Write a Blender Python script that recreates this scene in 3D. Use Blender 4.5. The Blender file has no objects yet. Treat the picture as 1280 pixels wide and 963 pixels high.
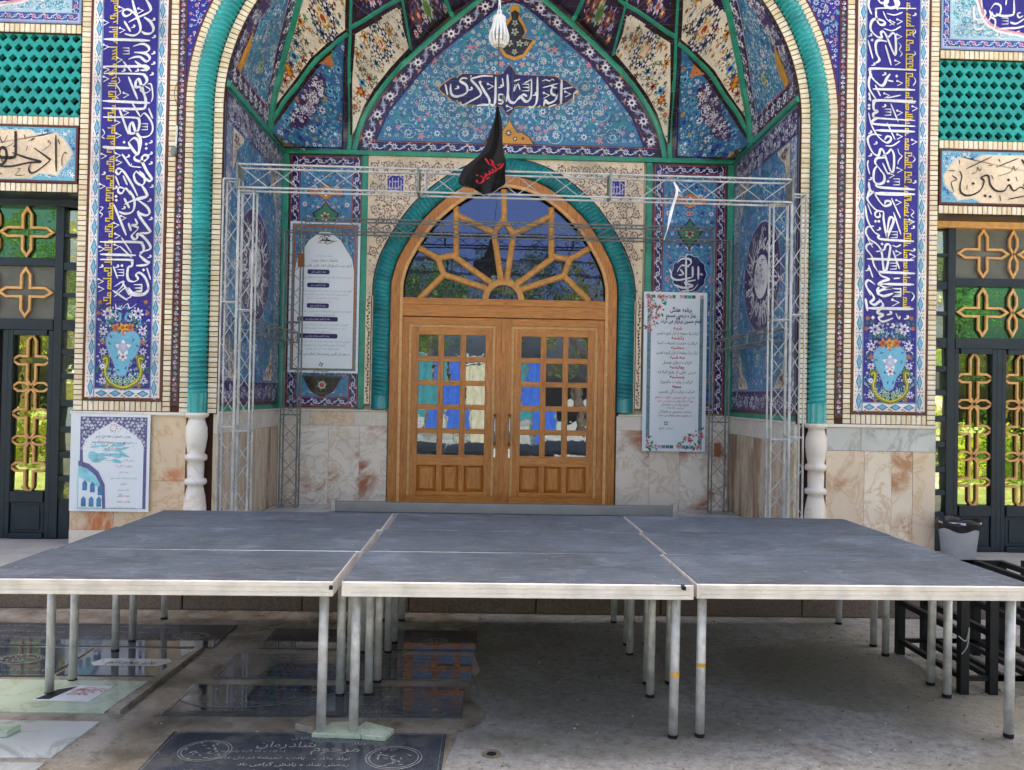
import bpy, bmesh, math, random
from mathutils import Vector, Matrix, Euler
random.seed(7)
R = math.radians
scene = bpy.context.scene
COL = scene.collection

# ------------------------------------------------------------------ camera
F_PX = 1025.0
CAM = Vector((-0.195, 0.0, 1.97))
PSI, TH, ROLL = R(1.40), R(0.75), R(1.05)
_fw = Vector((math.sin(PSI)*math.cos(TH), math.cos(PSI)*math.cos(TH), math.sin(TH)))
_r0 = Vector((math.cos(PSI), -math.sin(PSI), 0)); _u0 = _r0.cross(_fw)
_ri = _r0*math.cos(ROLL)+_u0*math.sin(ROLL); _up = -_r0*math.sin(ROLL)+_u0*math.cos(ROLL)
cd = bpy.data.cameras.new('camera'); cam = bpy.data.objects.new('camera', cd); COL.objects.link(cam)
cd.sensor_fit = 'HORIZONTAL'; cd.sensor_width = 36.0; cd.lens = 36.0*F_PX/1280.0
cd.clip_start = 0.05; cd.clip_end = 600
cam.matrix_world = Matrix(((_ri.x,_up.x,-_fw.x,CAM.x),(_ri.y,_up.y,-_fw.y,CAM.y),(_ri.z,_up.z,-_fw.z,CAM.z),(0,0,0,1)))
scene.camera = cam
# ------------------------------------------------------------------ sky, sun, exposure
SUN_EL, SUN_AZ = 52.0, 8.0          # the sun stands behind the building: the whole portal is in open shade
w = bpy.data.worlds.new('World'); scene.world = w; w.use_nodes = True
nt = w.node_tree; nt.nodes.clear()
sk = nt.nodes.new('ShaderNodeTexSky'); sk.sky_type = 'NISHITA'; sk.sun_disc = False
sk.sun_elevation = R(SUN_EL); sk.sun_rotation = R(SUN_AZ); sk.air_density = 0.38; sk.dust_density = 9.0; sk.ozone_density = 0.0
bg = nt.nodes.new('ShaderNodeBackground'); bg.inputs[1].default_value = 0.15
ow = nt.nodes.new('ShaderNodeOutputWorld'); nt.links.new(sk.outputs[0], bg.inputs[0]); nt.links.new(bg.outputs[0], ow.inputs[0])
sd = bpy.data.lights.new('sun', 'SUN'); sd.energy = 4.6; sd.angle = R(0.53); sd.color = (1.0, 0.95, 0.86)
sun = bpy.data.objects.new('sun', sd); COL.objects.link(sun)
_sv = Vector((math.sin(R(SUN_AZ))*math.cos(R(SUN_EL)), math.cos(R(SUN_AZ))*math.cos(R(SUN_EL)), math.sin(R(SUN_EL))))
sun.rotation_euler = _sv.to_track_quat('Z', 'Y').to_euler()
sun.location = (3, 25, 30)
vs = scene.view_settings
vs.view_transform = 'Standard'; vs.look = 'None'; vs.gamma = 1.0; vs.exposure = 2.75; vs.use_curve_mapping = False

# ------------------------------------------------------------------ helpers
YF, YB = 8.8, 11.3          # front plane of the portal, plane of the door wall
HW = 3.12                   # half width of the recess
def ray(u, v):
    d = _fw*F_PX+_ri*(u-640)-_up*(v-481.5); return d/d.y
def at(u, v, Y):            # a point seen at photo position (u, v) on the vertical plane at depth Y -> (x, z)
    p = CAM+ray(u, v)*Y; return (p.x, p.z)
def atz(u, v, z):           # the same on a horizontal plane -> (x, y)
    d = ray(u, v); t = (z-CAM.z)/d.z; p = CAM+d*t; return (p.x, p.y)
def lin(c): c /= 255.0; return c/12.92 if c <= 0.04045 else ((c+0.055)/1.055)**2.4
def hexc(h): h = h.lstrip('#'); return tuple(lin(int(h[i:i+2], 16)) for i in (0, 2, 4))+(1,)

MATS = {}
def N(t, ty, **kw):
    n = t.nodes.new(ty)
    for k, v in kw.items(): setattr(n, k, v)
    return n
def base_mat(name):
    m = bpy.data.materials.new(name); m.use_nodes = True; t = m.node_tree
    b = t.nodes['Principled BSDF']; MATS[name] = m
    return m, t, b
def coords(t, kind='pos', scale=(1, 1, 1)):
    mp = N(t, 'ShaderNodeMapping'); mp.inputs['Scale'].default_value = scale
    if kind == 'pos':
        g = N(t, 'ShaderNodeNewGeometry'); t.links.new(g.outputs['Position'], mp.inputs[0])
    else:
        g = N(t, 'ShaderNodeTexCoord'); t.links.new(g.outputs['Object'], mp.inputs[0])
    return mp.outputs[0]
def noise(t, vec, scale, detail=4, rough=.55, dist=0):
    n = N(t, 'ShaderNodeTexNoise'); n.inputs['Scale'].default_value = scale; n.inputs['Detail'].default_value = detail
    n.inputs['Roughness'].default_value = rough; n.inputs['Distortion'].default_value = dist
    t.links.new(vec, n.inputs['Vector']); return n.outputs['Fac']
def ramp(t, fac, stops):
    r = N(t, 'ShaderNodeValToRGB'); e = r.color_ramp.elements
    while len(e) < len(stops): e.new(.5)
    for i, (p, c) in enumerate(stops): e[i].position = p; e[i].color = c if len(c) == 4 else tuple(c)+(1,)
    t.links.new(fac, r.inputs[0]); return r.outputs[0]
def mix(t, fac, a, b, mode='MIX'):
    m = N(t, 'ShaderNodeMix', data_type='RGBA', blend_type=mode)
    for s, x in ((m.inputs[0], fac), (m.inputs[6], a), (m.inputs[7], b)):
        if isinstance(x, (int, float)): s.default_value = x
        elif isinstance(x, tuple): s.default_value = x
        else: t.links.new(x, s)
    return m.outputs[2]
def bump(t, b, h, strength=.3, dist=.01):
    n = N(t, 'ShaderNodeBump'); n.inputs['Strength'].default_value = strength; n.inputs['Distance'].default_value = dist
    t.links.new(h, n.inputs['Height']); t.links.new(n.outputs[0], b.inputs['Normal'])
def g1(v): return (v, v, v, 1)

def _math(t, op, a, b_):
    n = N(t, 'ShaderNodeMath', operation=op)
    for i, x in enumerate((a, b_)):
        if isinstance(x, (int, float)): n.inputs[i].default_value = x
        else: t.links.new(x, n.inputs[i])
    return n.outputs[0]
def glaze(name, h, rough=.22, var=.35, spec=.5, gscale=2.2):     # a glazed, slightly weathered colour
    m, t, b = base_mat(name); c = hexc(h)
    p = coords(t)
    f = noise(t, p, gscale, 5); f2 = noise(t, p, 38, 2)
    dark = tuple(x*(1-var*.75) for x in c[:3])+(1,); lite = tuple(min(1, x*(1+var*.55)+.012*var) for x in c[:3])+(1,)
    cc = ramp(t, f, [(.3, dark), (.5, c), (.72, lite)])
    cc = mix(t, .4, cc, ramp(t, f2, [(.35, g1(.62)), (.65, g1(1.0))]), 'MULTIPLY')
    sx = N(t, 'ShaderNodeSeparateXYZ'); t.links.new(p, sx.inputs[0]); M_ = lambda op, a, b_: _math(t, op, a, b_)
    jx = M_('LESS_THAN', M_('FRACT', M_('MULTIPLY', M_('ADD', sx.outputs[0], sx.outputs[1]), 4.6), 0), .016); jz = M_('LESS_THAN', M_('FRACT', M_('MULTIPLY', sx.outputs[2], 4.6), 0), .016)
    jj = M_('MULTIPLY', M_('MULTIPLY', M_('MAXIMUM', jx, jz), M_('GREATER_THAN', sx.outputs[1], 8.86)), .32)
    cc = mix(t, jj, cc, g1(.42))
    t.links.new(cc, b.inputs['Base Color']); b.inputs['Specular IOR Level'].default_value = spec
    t.links.new(ramp(t, f, [(.3, g1(rough*1.7)), (.7, g1(rough*.8))]), b.inputs['Roughness'])
    bump(t, b, f2, .12, .004)
    return m
def plain(name, h, rough=.6, metal=0, var=.25, scale=6, bumpy=0, spec=.4, coord='pos', stretch=(1, 1, 1), bscale=60):
    m, t, b = base_mat(name); c = hexc(h)
    p = coords(t, coord, stretch); f = noise(t, p, scale, 6)
    cc = ramp(t, f, [(.28, tuple(x*(1-var) for x in c[:3])), (.55, c), (.8, tuple(min(1, x*(1+var*.6)) for x in c[:3]))])
    t.links.new(cc, b.inputs['Base Color']); b.inputs['Roughness'].default_value = rough; b.inputs['Metallic'].default_value = metal
    b.inputs['Specular IOR Level'].default_value = spec
    if bumpy: bump(t, b, noise(t, p, bscale, 3), bumpy, .006)
    return m

for n, h in dict(navy='#2b1f86', navydark='#1c1558', cobalt='#36509c', blue='#4680ae', midblue='#37699a', sky='#6cb0cc', pale='#aecfdd',
                 turq='#3f9fa8', white='#e6e6ea', cream='#e9d3b4', ivory='#eee3cf', orange='#bf7a44', amber='#d99a2e', rust='#a8482a',
                 pink='#d79aa8', rose='#b8505c', lilac='#b9aed0', grape='#46305f', green='#2d7a52', mint='#9fc9b2', olive='#6d7f3a',
                 gold='#d9bd3c', ink='#2c1c12', black='#120f16', maroon='#5c2a22', slate='#7f90b0', plum='#341f3c').items():
    glaze('t_'+n, h)
glaze('teal_rope', '#12999a', .16, .5, .6, 3); glaze('teal_rib', '#2b9278', .3, .35, .5, 4); glaze('teal_dark', '#17868a', .2, .45, .6, 4)
glaze('teal_grille', '#1d9c94', .3, .3, .5, 4)

# brick, each with its own shade
m, t, b = base_mat('brick'); oi = N(t, 'ShaderNodeObjectInfo'); p = coords(t)
cc = ramp(t, oi.outputs['Random'], [(0, hexc('#e2cfa8')), (.45, hexc('#efe0c0')), (1, hexc('#f6ebd4'))])
cc = mix(t, .5, cc, ramp(t, noise(t, p, 3, 5), [(.3, g1(.72)), (.65, g1(1))]), 'MULTIPLY')
cc = mix(t, .35, cc, ramp(t, noise(t, p, 90, 3), [(.35, g1(.6)), (.6, g1(1))]), 'MULTIPLY')
t.links.new(cc, b.inputs['Base Color']); b.inputs['Roughness'].default_value = .7; bump(t, b, noise(t, p, 120, 3), .35, .004)
plain('mortar', '#4a2f22', .9, var=.3, scale=20)
plain('plaster', '#c9b99a', .85, var=.2, scale=3, bumpy=.2)

# marble slabs: each slab its own piece of stone
def marble(name, base, vein, rust, rust_amt, vert=1.0, vein_scale=2.6):
    m, t, b = base_mat(name); oi = N(t, 'ShaderNodeObjectInfo'); g = N(t, 'ShaderNodeNewGeometry')
    off = N(t, 'ShaderNodeVectorMath', operation='SCALE'); off.inputs[0].default_value = (37, 19, 53); t.links.new(oi.outputs['Random'], off.inputs[3])
    ad = N(t, 'ShaderNodeVectorMath', operation='ADD'); t.links.new(g.outputs['Position'], ad.inputs[0]); t.links.new(off.outputs[0], ad.inputs[1])
    mp = N(t, 'ShaderNodeMapping'); mp.inputs['Scale'].default_value = (1, 1, vert); t.links.new(ad.outputs[0], mp.inputs[0]); v = mp.outputs[0]
    f = noise(t, v, vein_scale, 8, .62, 1.4); f2 = noise(t, v, 1.5, 3); f3 = noise(t, v, 2.3, 7, .68, .8)
    cc = ramp(t, f2, [(.3, tuple(x*.86 for x in hexc(base)[:3])), (.6, hexc(base))])
    cc = mix(t, ramp(t, oi.outputs['Random'], [(0, g1(0)), (1, g1(.45))]), cc, tuple(x for x in hexc(vein)))
    cc = mix(t, ramp(t, f, [(.44, g1(0)), (.495, g1(.75)), (.52, g1(.15)), (.6, g1(0))]), cc, hexc(vein))
    f5 = noise(t, v, .9, 2); f6 = noise(t, v, 24, 4, .7)
    mm = N(t, 'ShaderNodeMath', operation='MULTIPLY'); t.links.new(ramp(t, f3, [(.46, g1(0)), (.58, g1(.95*min(1, rust_amt)))]), mm.inputs[0]); t.links.new(ramp(t, f5, [(.60-.07*rust_amt, g1(0)), (.68-.07*rust_amt, g1(1))]), mm.inputs[1])
    cc = mix(t, mm.outputs[0], cc, mix(t, f6, hexc(rust), tuple(min(1, x*1.35) for x in hexc(rust)[:3])+(1,)))
    t.links.new(cc, b.inputs['Base Color']); b.inputs['Roughness'].default_value = .22; b.inputs['Specular IOR Level'].default_value = .5
    return m
marble('marble_back', '#eae4d8', '#c4ae94', '#8a4a2c', 1.3)
marble('marble_side', '#dccdb2', '#a0856a', '#7d5a44', 1.1, .22, 3.4)
marble('marble_front', '#e3d2b8', '#c39c74', '#b0683e', 1.0)
marble('marble_frontright', '#e4d8c4', '#c2a07c', '#9c6c4c', 1.0)
marble('marble_pale', '#e3ddd0', '#cbbfae', '#c79a6a', .25)
marble('marble_column', '#efeae0', '#d8c8b4', '#c8a488', .15, 1, 1.6)
marble('marble_green', '#c3d3bb', '#9aa98f', '#a9a48c', .25)
marble('marble_floor', '#c8ccc8', '#8f938f', '#9c9a90', .5, 1, 1.3)

# wood
m, t, b = base_mat('wood'); p = coords(t, 'pos', (9, 9, 1.1)); g = noise(t, p, 5.5, 7, .6, .6); g2 = noise(t, coords(t), 1.2, 2)
cc = ramp(t, g, [(.25, hexc('#8a4d18')), (.45, hexc('#b5702a')), (.62, hexc('#c8853c')), (.8, hexc('#d89c54'))])
cc = mix(t, .45, cc, ramp(t, g2, [(.35, g1(.72)), (.65, g1(1.05))]), 'MULTIPLY'); t.links.new(cc, b.inputs['Base Color'])
b.inputs['Roughness'].default_value = .36; bump(t, b, g, .15, .003)
m, t, b = base_mat('wood_across'); p = coords(t, 'pos', (1.1, 9, 9)); g = noise(t, p, 5.5, 7, .6, .6)
cc = ramp(t, g, [(.25, hexc('#8e521c')), (.45, hexc('#b8742e')), (.62, hexc('#c8853c')), (.8, hexc('#d89c54'))]); t.links.new(cc, b.inputs['Base Color'])
b.inputs['Roughness'].default_value = .36; bump(t, b, g, .15, .003)
plain('wood_pale', '#d2a468', .4, var=.25, scale=14); plain('wood_dark', '#7a4a22', .45, var=.3, scale=12)
plain('wood_trim', '#dca868', .5, var=.25, scale=18); plain('wood_bar', '#c98f48', .42, var=.3, scale=16)
# steel and aluminium
plain('steel_dark', '#26323b', .38, .25, .2, 5, .05)
plain('steel_black', '#14181c', .5, .2, .3, 8, .1)
plain('truss_white', '#aeb1b1', .45, .4, .35, 9); plain('truss_grey', '#7c817e', .5, .4, .4, 9)
m, t, b = base_mat('aluminium'); p = coords(t, 'pos', (1, 1, 1)); f = noise(t, p, 7, 6); f2 = noise(t, coords(t, 'pos', (2, 2, 40)), 12, 3)
cc = ramp(t, f, [(.3, hexc('#bfbcb6')), (.55, hexc('#d6d2cb')), (.8, hexc('#e2ded8'))])
cc = mix(t, ramp(t, noise(t, p, 31, 4), [(.66, g1(0)), (.78, g1(.4))]), cc, hexc('#8a8278'))
t.links.new(cc, b.inputs['Base Color']); b.inputs['Metallic'].default_value = .35; b.inputs['Roughness'].default_value = .42; bump(t, b, f2, .08, .002)
plain('leg_tube', '#cfcfcb', .42, .25, .35, 14); plain('grey_bar', '#8f8f8d', .45, .4, .15, 4)
plain('rubber', '#17171a', .8); plain('tape_yellow', '#d0a02a', .5); plain('tape_red', '#8c3a30', .6)
plain('chrome', '#c8c8c8', .2, .9, .1)
# stage deck: worn dark plywood with scuffs
m, t, b = base_mat('deck'); pw = coords(t)
f = noise(t, pw, 1.5, 6, .6); s = noise(t, coords(t, 'pos', (2.0, 16, 4)), 3.2, 7, .68, .5); s2 = noise(t, coords(t, 'pos', (1.1, 60, 9)), 5, 4, .6)
cc = ramp(t, f, [(.3, hexc('#28313a')), (.5, hexc('#36424f')), (.7, hexc('#465361'))])
cc = mix(t, ramp(t, s, [(.48, g1(0)), (.60, g1(.55)), (.74, g1(.85))]), cc, hexc('#676e74'))
cc = mix(t, ramp(t, s2, [(.575, g1(0)), (.66, g1(.6))]), cc, hexc('#9aa1aa'))
cc = mix(t, ramp(t, noise(t, pw, 9, 5, .6), [(.62, g1(0)), (.8, g1(.6))]), cc, hexc('#2c3038'))
cc = mix(t, ramp(t, noise(t, pw, 3.0, 9, .75, .4), [(.56, g1(0)), (.63, g1(.3)), (.66, g1(.08)), (.8, g1(.25))]), cc, hexc('#7f8792'))
cc = mix(t, ramp(t, noise(t, pw, 26, 3, .6), [(.66, g1(0)), (.72, g1(.6))]), cc, hexc('#a4a8ae'))
oi = N(t, 'ShaderNodeObjectInfo'); cc = mix(t, .6, cc, ramp(t, oi.outputs['Random'], [(0, g1(.72)), (1, g1(1.1))]), 'MULTIPLY')
t.links.new(cc, b.inputs['Base Color']); t.links.new(ramp(t, s, [(.3, g1(.5)), (.7, g1(.7))]), b.inputs['Roughness']); b.inputs['Specular IOR Level'].default_value = .35; bump(t, b, s, .2, .003)
# asphalt / concrete ground
m, t, b = base_mat('ground'); pw = coords(t)
f = noise(t, pw, .8, 7, .6); f2 = noise(t, pw, 55, 4, .7); f3 = noise(t, pw, 2.4, 6, .65, 1.0); f4 = noise(t, pw, 5.5, 7, .7)
cc = ramp(t, f, [(.3, hexc('#8f8d86')), (.5, hexc('#9f9d96')), (.7, hexc('#adaba4'))])
cc = mix(t, ramp(t, f3, [(.5, g1(0)), (.68, g1(.5))]), cc, hexc('#6f6455'))
cc = mix(t, ramp(t, f4, [(.62, g1(0)), (.72, g1(.4))]), cc, hexc('#b8b5ae'))
cc = mix(t, ramp(t, noise(t, pw, 1.1, 8, .7, .6), [(.54, g1(0)), (.70, g1(.5))]), cc, hexc('#66624f'))
cc = mix(t, .55, cc, ramp(t, f2, [(.3, g1(.62)), (.6, g1(1.0))]), 'MULTIPLY')
cc = mix(t, .75, cc, ramp(t, noise(t, pw, 17, 6, .72), [(.36, g1(.42)), (.48, g1(.88)), (.64, g1(1.18))]), 'MULTIPLY')
cc = mix(t, ramp(t, noise(t, pw, .55, 5, .6, .8), [(.46, g1(0)), (.58, g1(.6))]), cc, hexc('#66634f'))
cc = mix(t, ramp(t, noise(t, pw, 75, 2, .5), [(.69, g1(0)), (.73, g1(.7))]), cc, hexc('#33312c'))
vor = N(t, 'ShaderNodeTexVoronoi', feature='DISTANCE_TO_EDGE'); vor.inputs['Scale'].default_value = .8
dm = N(t, 'ShaderNodeVectorMath', operation='ADD'); nn = N(t, 'ShaderNodeTexNoise'); nn.inputs['Scale'].default_value = 2.5; nn.inputs['Detail'].default_value = 6
t.links.new(pw, nn.inputs['Vector']); t.links.new(pw, dm.inputs[0]); t.links.new(nn.outputs['Color'], dm.inputs[1]); t.links.new(dm.outputs[0], vor.inputs['Vector'])
crack = ramp(t, vor.outputs['Distance'], [(0, g1(1)), (.008, g1(0))])
cm = N(t, 'ShaderNodeMath', operation='MULTIPLY'); t.links.new(crack, cm.inputs[0]); t.links.new(ramp(t, f, [(.45, g1(0)), (.55, g1(.8))]), cm.inputs[1])
t.links.new(cc, b.inputs['Base Color']); t.links.new(ramp(t, f3, [(.35, g1(.85)), (.7, g1(.5))]), b.inputs['Roughness'])
bump(t, b, f2, .9, .02)
# cement between the grave slabs, damp
m, t, b = base_mat('cement'); pw = coords(t); f = noise(t, pw, 2.2, 7, .65); f2 = noise(t, pw, 60, 3)
cc = ramp(t, f, [(.3, hexc('#574e40')), (.45, hexc('#837a69')), (.6, hexc('#a0978a'))]); cc = mix(t, ramp(t, noise(t, pw, 9, 8, .75), [(.52, g1(0)), (.66, g1(.65))]), cc, hexc('#4c4438')); cc = mix(t, ramp(t, noise(t, pw, 16, 6, .7), [(.6, g1(0)), (.7, g1(.6))]), cc, hexc('#bdb5a6')); cc = mix(t, .5, cc, ramp(t, f2, [(.3, g1(.6)), (.6, g1(1))]), 'MULTIPLY')
t.links.new(cc, b.inputs['Base Color']); t.links.new(ramp(t, noise(t, pw, 1.3, 3), [(.48, g1(.08)), (.60, g1(.55))]), b.inputs['Roughness']); bump(t, b, f2, .25, .005)
# wet black granite
m, t, b = base_mat('granite_black'); pw = coords(t); f = noise(t, pw, 1.9, 5); f2 = noise(t, pw, 140, 2)
cc = ramp(t, f, [(.3, hexc('#2c3138')), (.7, hexc('#454b54'))]); cc = mix(t, ramp(t, f2, [(.6, g1(0)), (.7, g1(.5))]), cc, hexc('#5c6068'))
cc = mix(t, ramp(t, noise(t, pw, 3.3, 6, .7), [(.5, g1(0)), (.75, g1(.55))]), cc, hexc('#7d7a70'))
t.links.new(cc, b.inputs['Base Color']); t.links.new(ramp(t, noise(t, pw, 2.6, 5), [(.46, g1(.02)), (.72, g1(.2))]), b.inputs['Roughness'])
b.inputs['Specular IOR Level'].default_value = .75
plain('engraving', '#8b8d89', .5, var=.55, scale=25)
plain('kerb_granite', '#7a6a5a', .8, var=.45, scale=50, bumpy=.5, bscale=90)
plain('paving', '#aaa7a0', .7, var=.25, scale=3, bumpy=.2)
# glass that mirrors the yard
def mirror(name, tint, body, fac, rough=.02, wob=.0):
    m, t, b = base_mat(name); o = t.nodes['Material Output']
    gl = N(t, 'ShaderNodeBsdfGlossy'); gl.inputs['Color'].default_value = hexc(tint); gl.inputs['Roughness'].default_value = rough
    b.inputs['Base Color'].default_value = hexc(body); b.inputs['Roughness'].default_value = .3
    mx = N(t, 'ShaderNodeMixShader'); lw = N(t, 'ShaderNodeLayerWeight'); lw.inputs['Blend'].default_value = .25
    mr = N(t, 'ShaderNodeMapRange'); mr.inputs['To Min'].default_value = fac; mr.inputs['To Max'].default_value = 1; t.links.new(lw.outputs['Fresnel'], mr.inputs['Value'])
    t.links.new(mr.outputs[0], mx.inputs[0]); t.links.new(b.outputs[0], mx.inputs[1]); t.links.new(gl.outputs[0], mx.inputs[2]); t.links.new(mx.outputs[0], o.inputs[0])
    if wob:
        bn = N(t, 'ShaderNodeBump'); bn.inputs['Strength'].default_value = wob; bn.inputs['Distance'].default_value = .02
        t.links.new(noise(t, coords(t), 5, 2), bn.inputs['Height']); t.links.new(bn.outputs[0], gl.inputs['Normal'])
mirror('pane_door', '#747e86', '#141b1f', .6, .01, .03); mirror('pane_fan', '#5b6a8c', '#0d1218', .55, .01, .06)
mirror('pane_gold', '#98a862', '#222a10', .7, .01, .05); mirror('pane_green', '#5f9468', '#0f3a22', .55, .01, .08)
mirror('pane_clear', '#cfd6bc', '#5a6450', .5, .02, .08); plain('pane_grey', '#66675f', .35, var=.3, scale=5)
plain('painted_dark', '#0b0c0d', .9)  # near-black colour painted in place of unlit depth behind openings
plain('paper', '#dfe6ea', .4, var=.06, scale=2); plain('print_navy', '#2a2560', .5); plain('print_dark', '#23262c', .5); plain('print_green', '#24624a', .5)
plain('print_red', '#c0304a', .5); plain('print_teal', '#3aa6a0', .5, var=.5, scale=14); plain('print_pink', '#d9a9ae', .5, var=.5, scale=20); plain('print_leaf', '#3f7d5a', .5, var=.5, scale=20)
plain('print_lilac', '#6a6796', .5, var=.4, scale=40); plain('print_blue', '#4a86b4', .5, var=.4, scale=12); plain('print_sky', '#8fd0dc', .5, var=.3, scale=8); plain('print_orange', '#c4672e', .5, var=.5, scale=30)
plain('print_border', '#6f8a94', .5, var=.6, scale=45); plain('print_grey', '#8d99a2', .5)
plain('flag_black', '#0d0c0e', .75, var=.4, scale=12); plain('flag_red', '#c01a2a', .6)
plain('plastic_white', '#dcdcda', .35, var=.06); plain('bin_grey', '#b4bac2', .45, var=.12); plain('bag_black', '#1a1c1e', .3, var=.4, scale=20, bumpy=.6, bscale=25)
plain('wire', '#3a3a3a', .6); plain('ribbon_white', '#e6e8ee', .5)
plain('bark', '#4a3b2e', .9, var=.4, scale=9, bumpy=.6); plain('tarp_blue', '#1c4a9a', .6, var=.25, scale=3); plain('tarp_teal', '#1f6a70', .6, var=.25, scale=3); plain('tarp_white', '#a8a084', .7, var=.3)
def leafmat(name, a, b2):
    m, t, b = base_mat(name); f = noise(t, coords(t), 1.3, 3)
    t.links.new(ramp(t, f, [(.35, hexc(a)), (.65, hexc(b2))]), b.inputs['Base Color']); b.inputs['Roughness'].default_value = .55
    tr = N(t, 'ShaderNodeBsdfTranslucent'); tr.inputs[0].default_value = hexc(b2); mx = N(t, 'ShaderNodeMixShader'); mx.inputs[0].default_value = .35
    t.links.new(b.outputs[0], mx.inputs[1]); t.links.new(tr.outputs[0], mx.inputs[2]); t.links.new(mx.outputs[0], t.nodes['Material Output'].inputs[0])
leafmat('leaf', '#33501c', '#6d8a2c'); leafmat('leaf_yellow', '#5d6a1e', '#9a9a34'); leafmat('leaf_pine', '#1c3320', '#365a2e')

# ---- objects
def link(o, parent=None, inv=None):
    COL.objects.link(o)
    if parent is not None:
        o.parent = parent
        if inv is not None: o.matrix_parent_inverse = inv
    return o
def mw(o):
    return Matrix.LocRotScale(o.location, o.rotation_euler, None)
def thing(name, label, cat, loc=(0, 0, 0), rz=0, group=None, kind=None):
    o = bpy.data.objects.new(name, None); o.empty_display_size = .1; COL.objects.link(o); o.location = loc; o.rotation_euler = (0, 0, rz)
    tag(o, label, cat, group, kind); return o
def tag(o, label=None, cat=None, group=None, kind=None):
    if label: o['label'] = label
    if cat: o['category'] = cat
    if group: o['group'] = group
    if kind: o['kind'] = kind
    return o
def winv(parent):           # lets a part be modelled in world coordinates under its thing
    return mw(parent).inverted() if parent.parent is None else Matrix.Identity(4)
class MB:
    def __init__(s): s.v = []; s.f = []; s.mi = []; s.ms = []; s.sm = False; s.c = 0
    def mat(s, m):
        if m not in s.ms: s.ms.append(m)
        return s.ms.index(m)
    def add(s, vs, fs, m):
        n = len(s.v); s.v += [tuple(v) for v in vs]; k = s.mat(m)
        for f in fs: s.f.append(tuple(i+n for i in f)); s.mi.append(k)
    def box(s, a, b, m, rot=None, c=None):
        x0, y0, z0 = a; x1, y1, z1 = b
        vs = [(x0,y0,z0),(x1,y0,z0),(x1,y1,z0),(x0,y1,z0),(x0,y0,z1),(x1,y0,z1),(x1,y1,z1),(x0,y1,z1)]
        if rot is not None: vs = [tuple(c+rot@(Vector(v)-c)) for v in vs]
        s.add(vs, [(0,3,2,1),(4,5,6,7),(0,1,5,4),(1,2,6,5),(2,3,7,6),(3,0,4,7)], m); return s
    def tube(s, p0, p1, r0, m, r1=None, n=8, cap=True):
        p0 = Vector(p0); p1 = Vector(p1); r1 = r0 if r1 is None else r1; d = (p1-p0).normalized()
        a = d.cross(Vector((0, 0, 1)) if abs(d.z) < .9 else Vector((1, 0, 0))).normalized(); b = d.cross(a)
        vs = []
        for p, r in ((p0, r0), (p1, r1)):
            for i in range(n):
                q = 2*math.pi*i/n; vs.append(p+a*math.cos(q)*r+b*math.sin(q)*r)
        fs = [(i, (i+1) % n, n+(i+1) % n, n+i) for i in range(n)]
        if cap: fs += [tuple(range(n))[::-1], tuple(range(n, 2*n))]
        s.add(vs, fs, m); return s
    def lathe(s, prof, c, m, n=24):
        vs = []; fs = []
        for (r, z) in prof:
            for i in range(n):
                q = 2*math.pi*i/n; vs.append((c[0]+math.cos(q)*r, c[1]+math.sin(q)*r, c[2]+z))
        for j in range(len(prof)-1):
            for i in range(n): fs.append((j*n+i, j*n+(i+1) % n, (j+1)*n+(i+1) % n, (j+1)*n+i))
        fs += [tuple(range(n))[::-1], tuple(range((len(prof)-1)*n, len(prof)*n))]
        s.add(vs, fs, m); return s
    def prism(s, poly, y0, y1, m):       # polygon in the x-z plane pushed along y
        n = len(poly); vs = [(x, y0, z) for x, z in poly]+[(x, y1, z) for x, z in poly]
        s.add(vs, [tuple(range(n)), tuple(range(n, 2*n))[::-1]]+[(i, n+i, n+(i+1) % n, (i+1) % n) for i in range(n)], m); return s
    def sweep(s, path, frames, sect, m, closed_sect=True, cap=False):
        n = len(sect); vs = []
        for p, (a, b) in zip(path, frames):
            for (u, v) in sect: vs.append(Vector(p)+a*u+b*v)
        fs = []
        for j in range(len(path)-1):
            for i in range(n if closed_sect else n-1): fs.append((j*n+i, j*n+(i+1) % n, (j+1)*n+(i+1) % n, (j+1)*n+i))
        if cap: fs += [tuple(range(n))[::-1], tuple(range((len(path)-1)*n, len(path)*n))]
        s.add(vs, fs, m); return s
    def mesh(s, name):
        me = bpy.data.meshes.new(name); me.from_pydata(s.v, [], s.f)
        for m in s.ms: me.materials.append(MATS[m])
        me.polygons.foreach_set('material_index', s.mi)
        if s.sm: me.polygons.foreach_set('use_smooth', [True]*len(s.f))
        me.update(); return me
    def build(s, name, parent=None, world=True, smooth=False, bevel=0, kind=None):
        s.sm = smooth; o = bpy.data.objects.new(name, s.mesh(name))
        link(o, parent, winv(parent) if (parent is not None and world) else None)
        if bevel:
            bm = o.modifiers.new('bevel', 'BEVEL'); bm.width = bevel; bm.segments = 2; bm.limit_method = 'ANGLE'
        if kind: o['kind'] = kind
        return o
def copy_tree(o, parent=None):
    c = o.copy(); COL.objects.link(c); c.parent = parent
    for ch in list(o.children): copy_tree(ch, c)
    return c
def smooth_pts(p, n=6, closed=False):
    if len(p) < 3: 
        return [tuple(Vector(p[0]).lerp(Vector(p[1]), i/n)) for i in range(n+1)]
    out = []; L = len(p)
    for i in range(L if closed else L-1):
        g = lambda k: Vector(p[k % L]) if closed else Vector(p[max(0, min(L-1, k))])
        a, b, c, d = g(i-1), g(i), g(i+1), g(i+2)
        for k in range(n):
            t = k/n; out.append(tuple(.5*((2*b)+(c-a)*t+(2*a-5*b+4*c-d)*t*t+(-a+3*b-3*c+d)*t**3)))
    if not closed: out.append(tuple(p[-1]))
    return out
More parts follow.
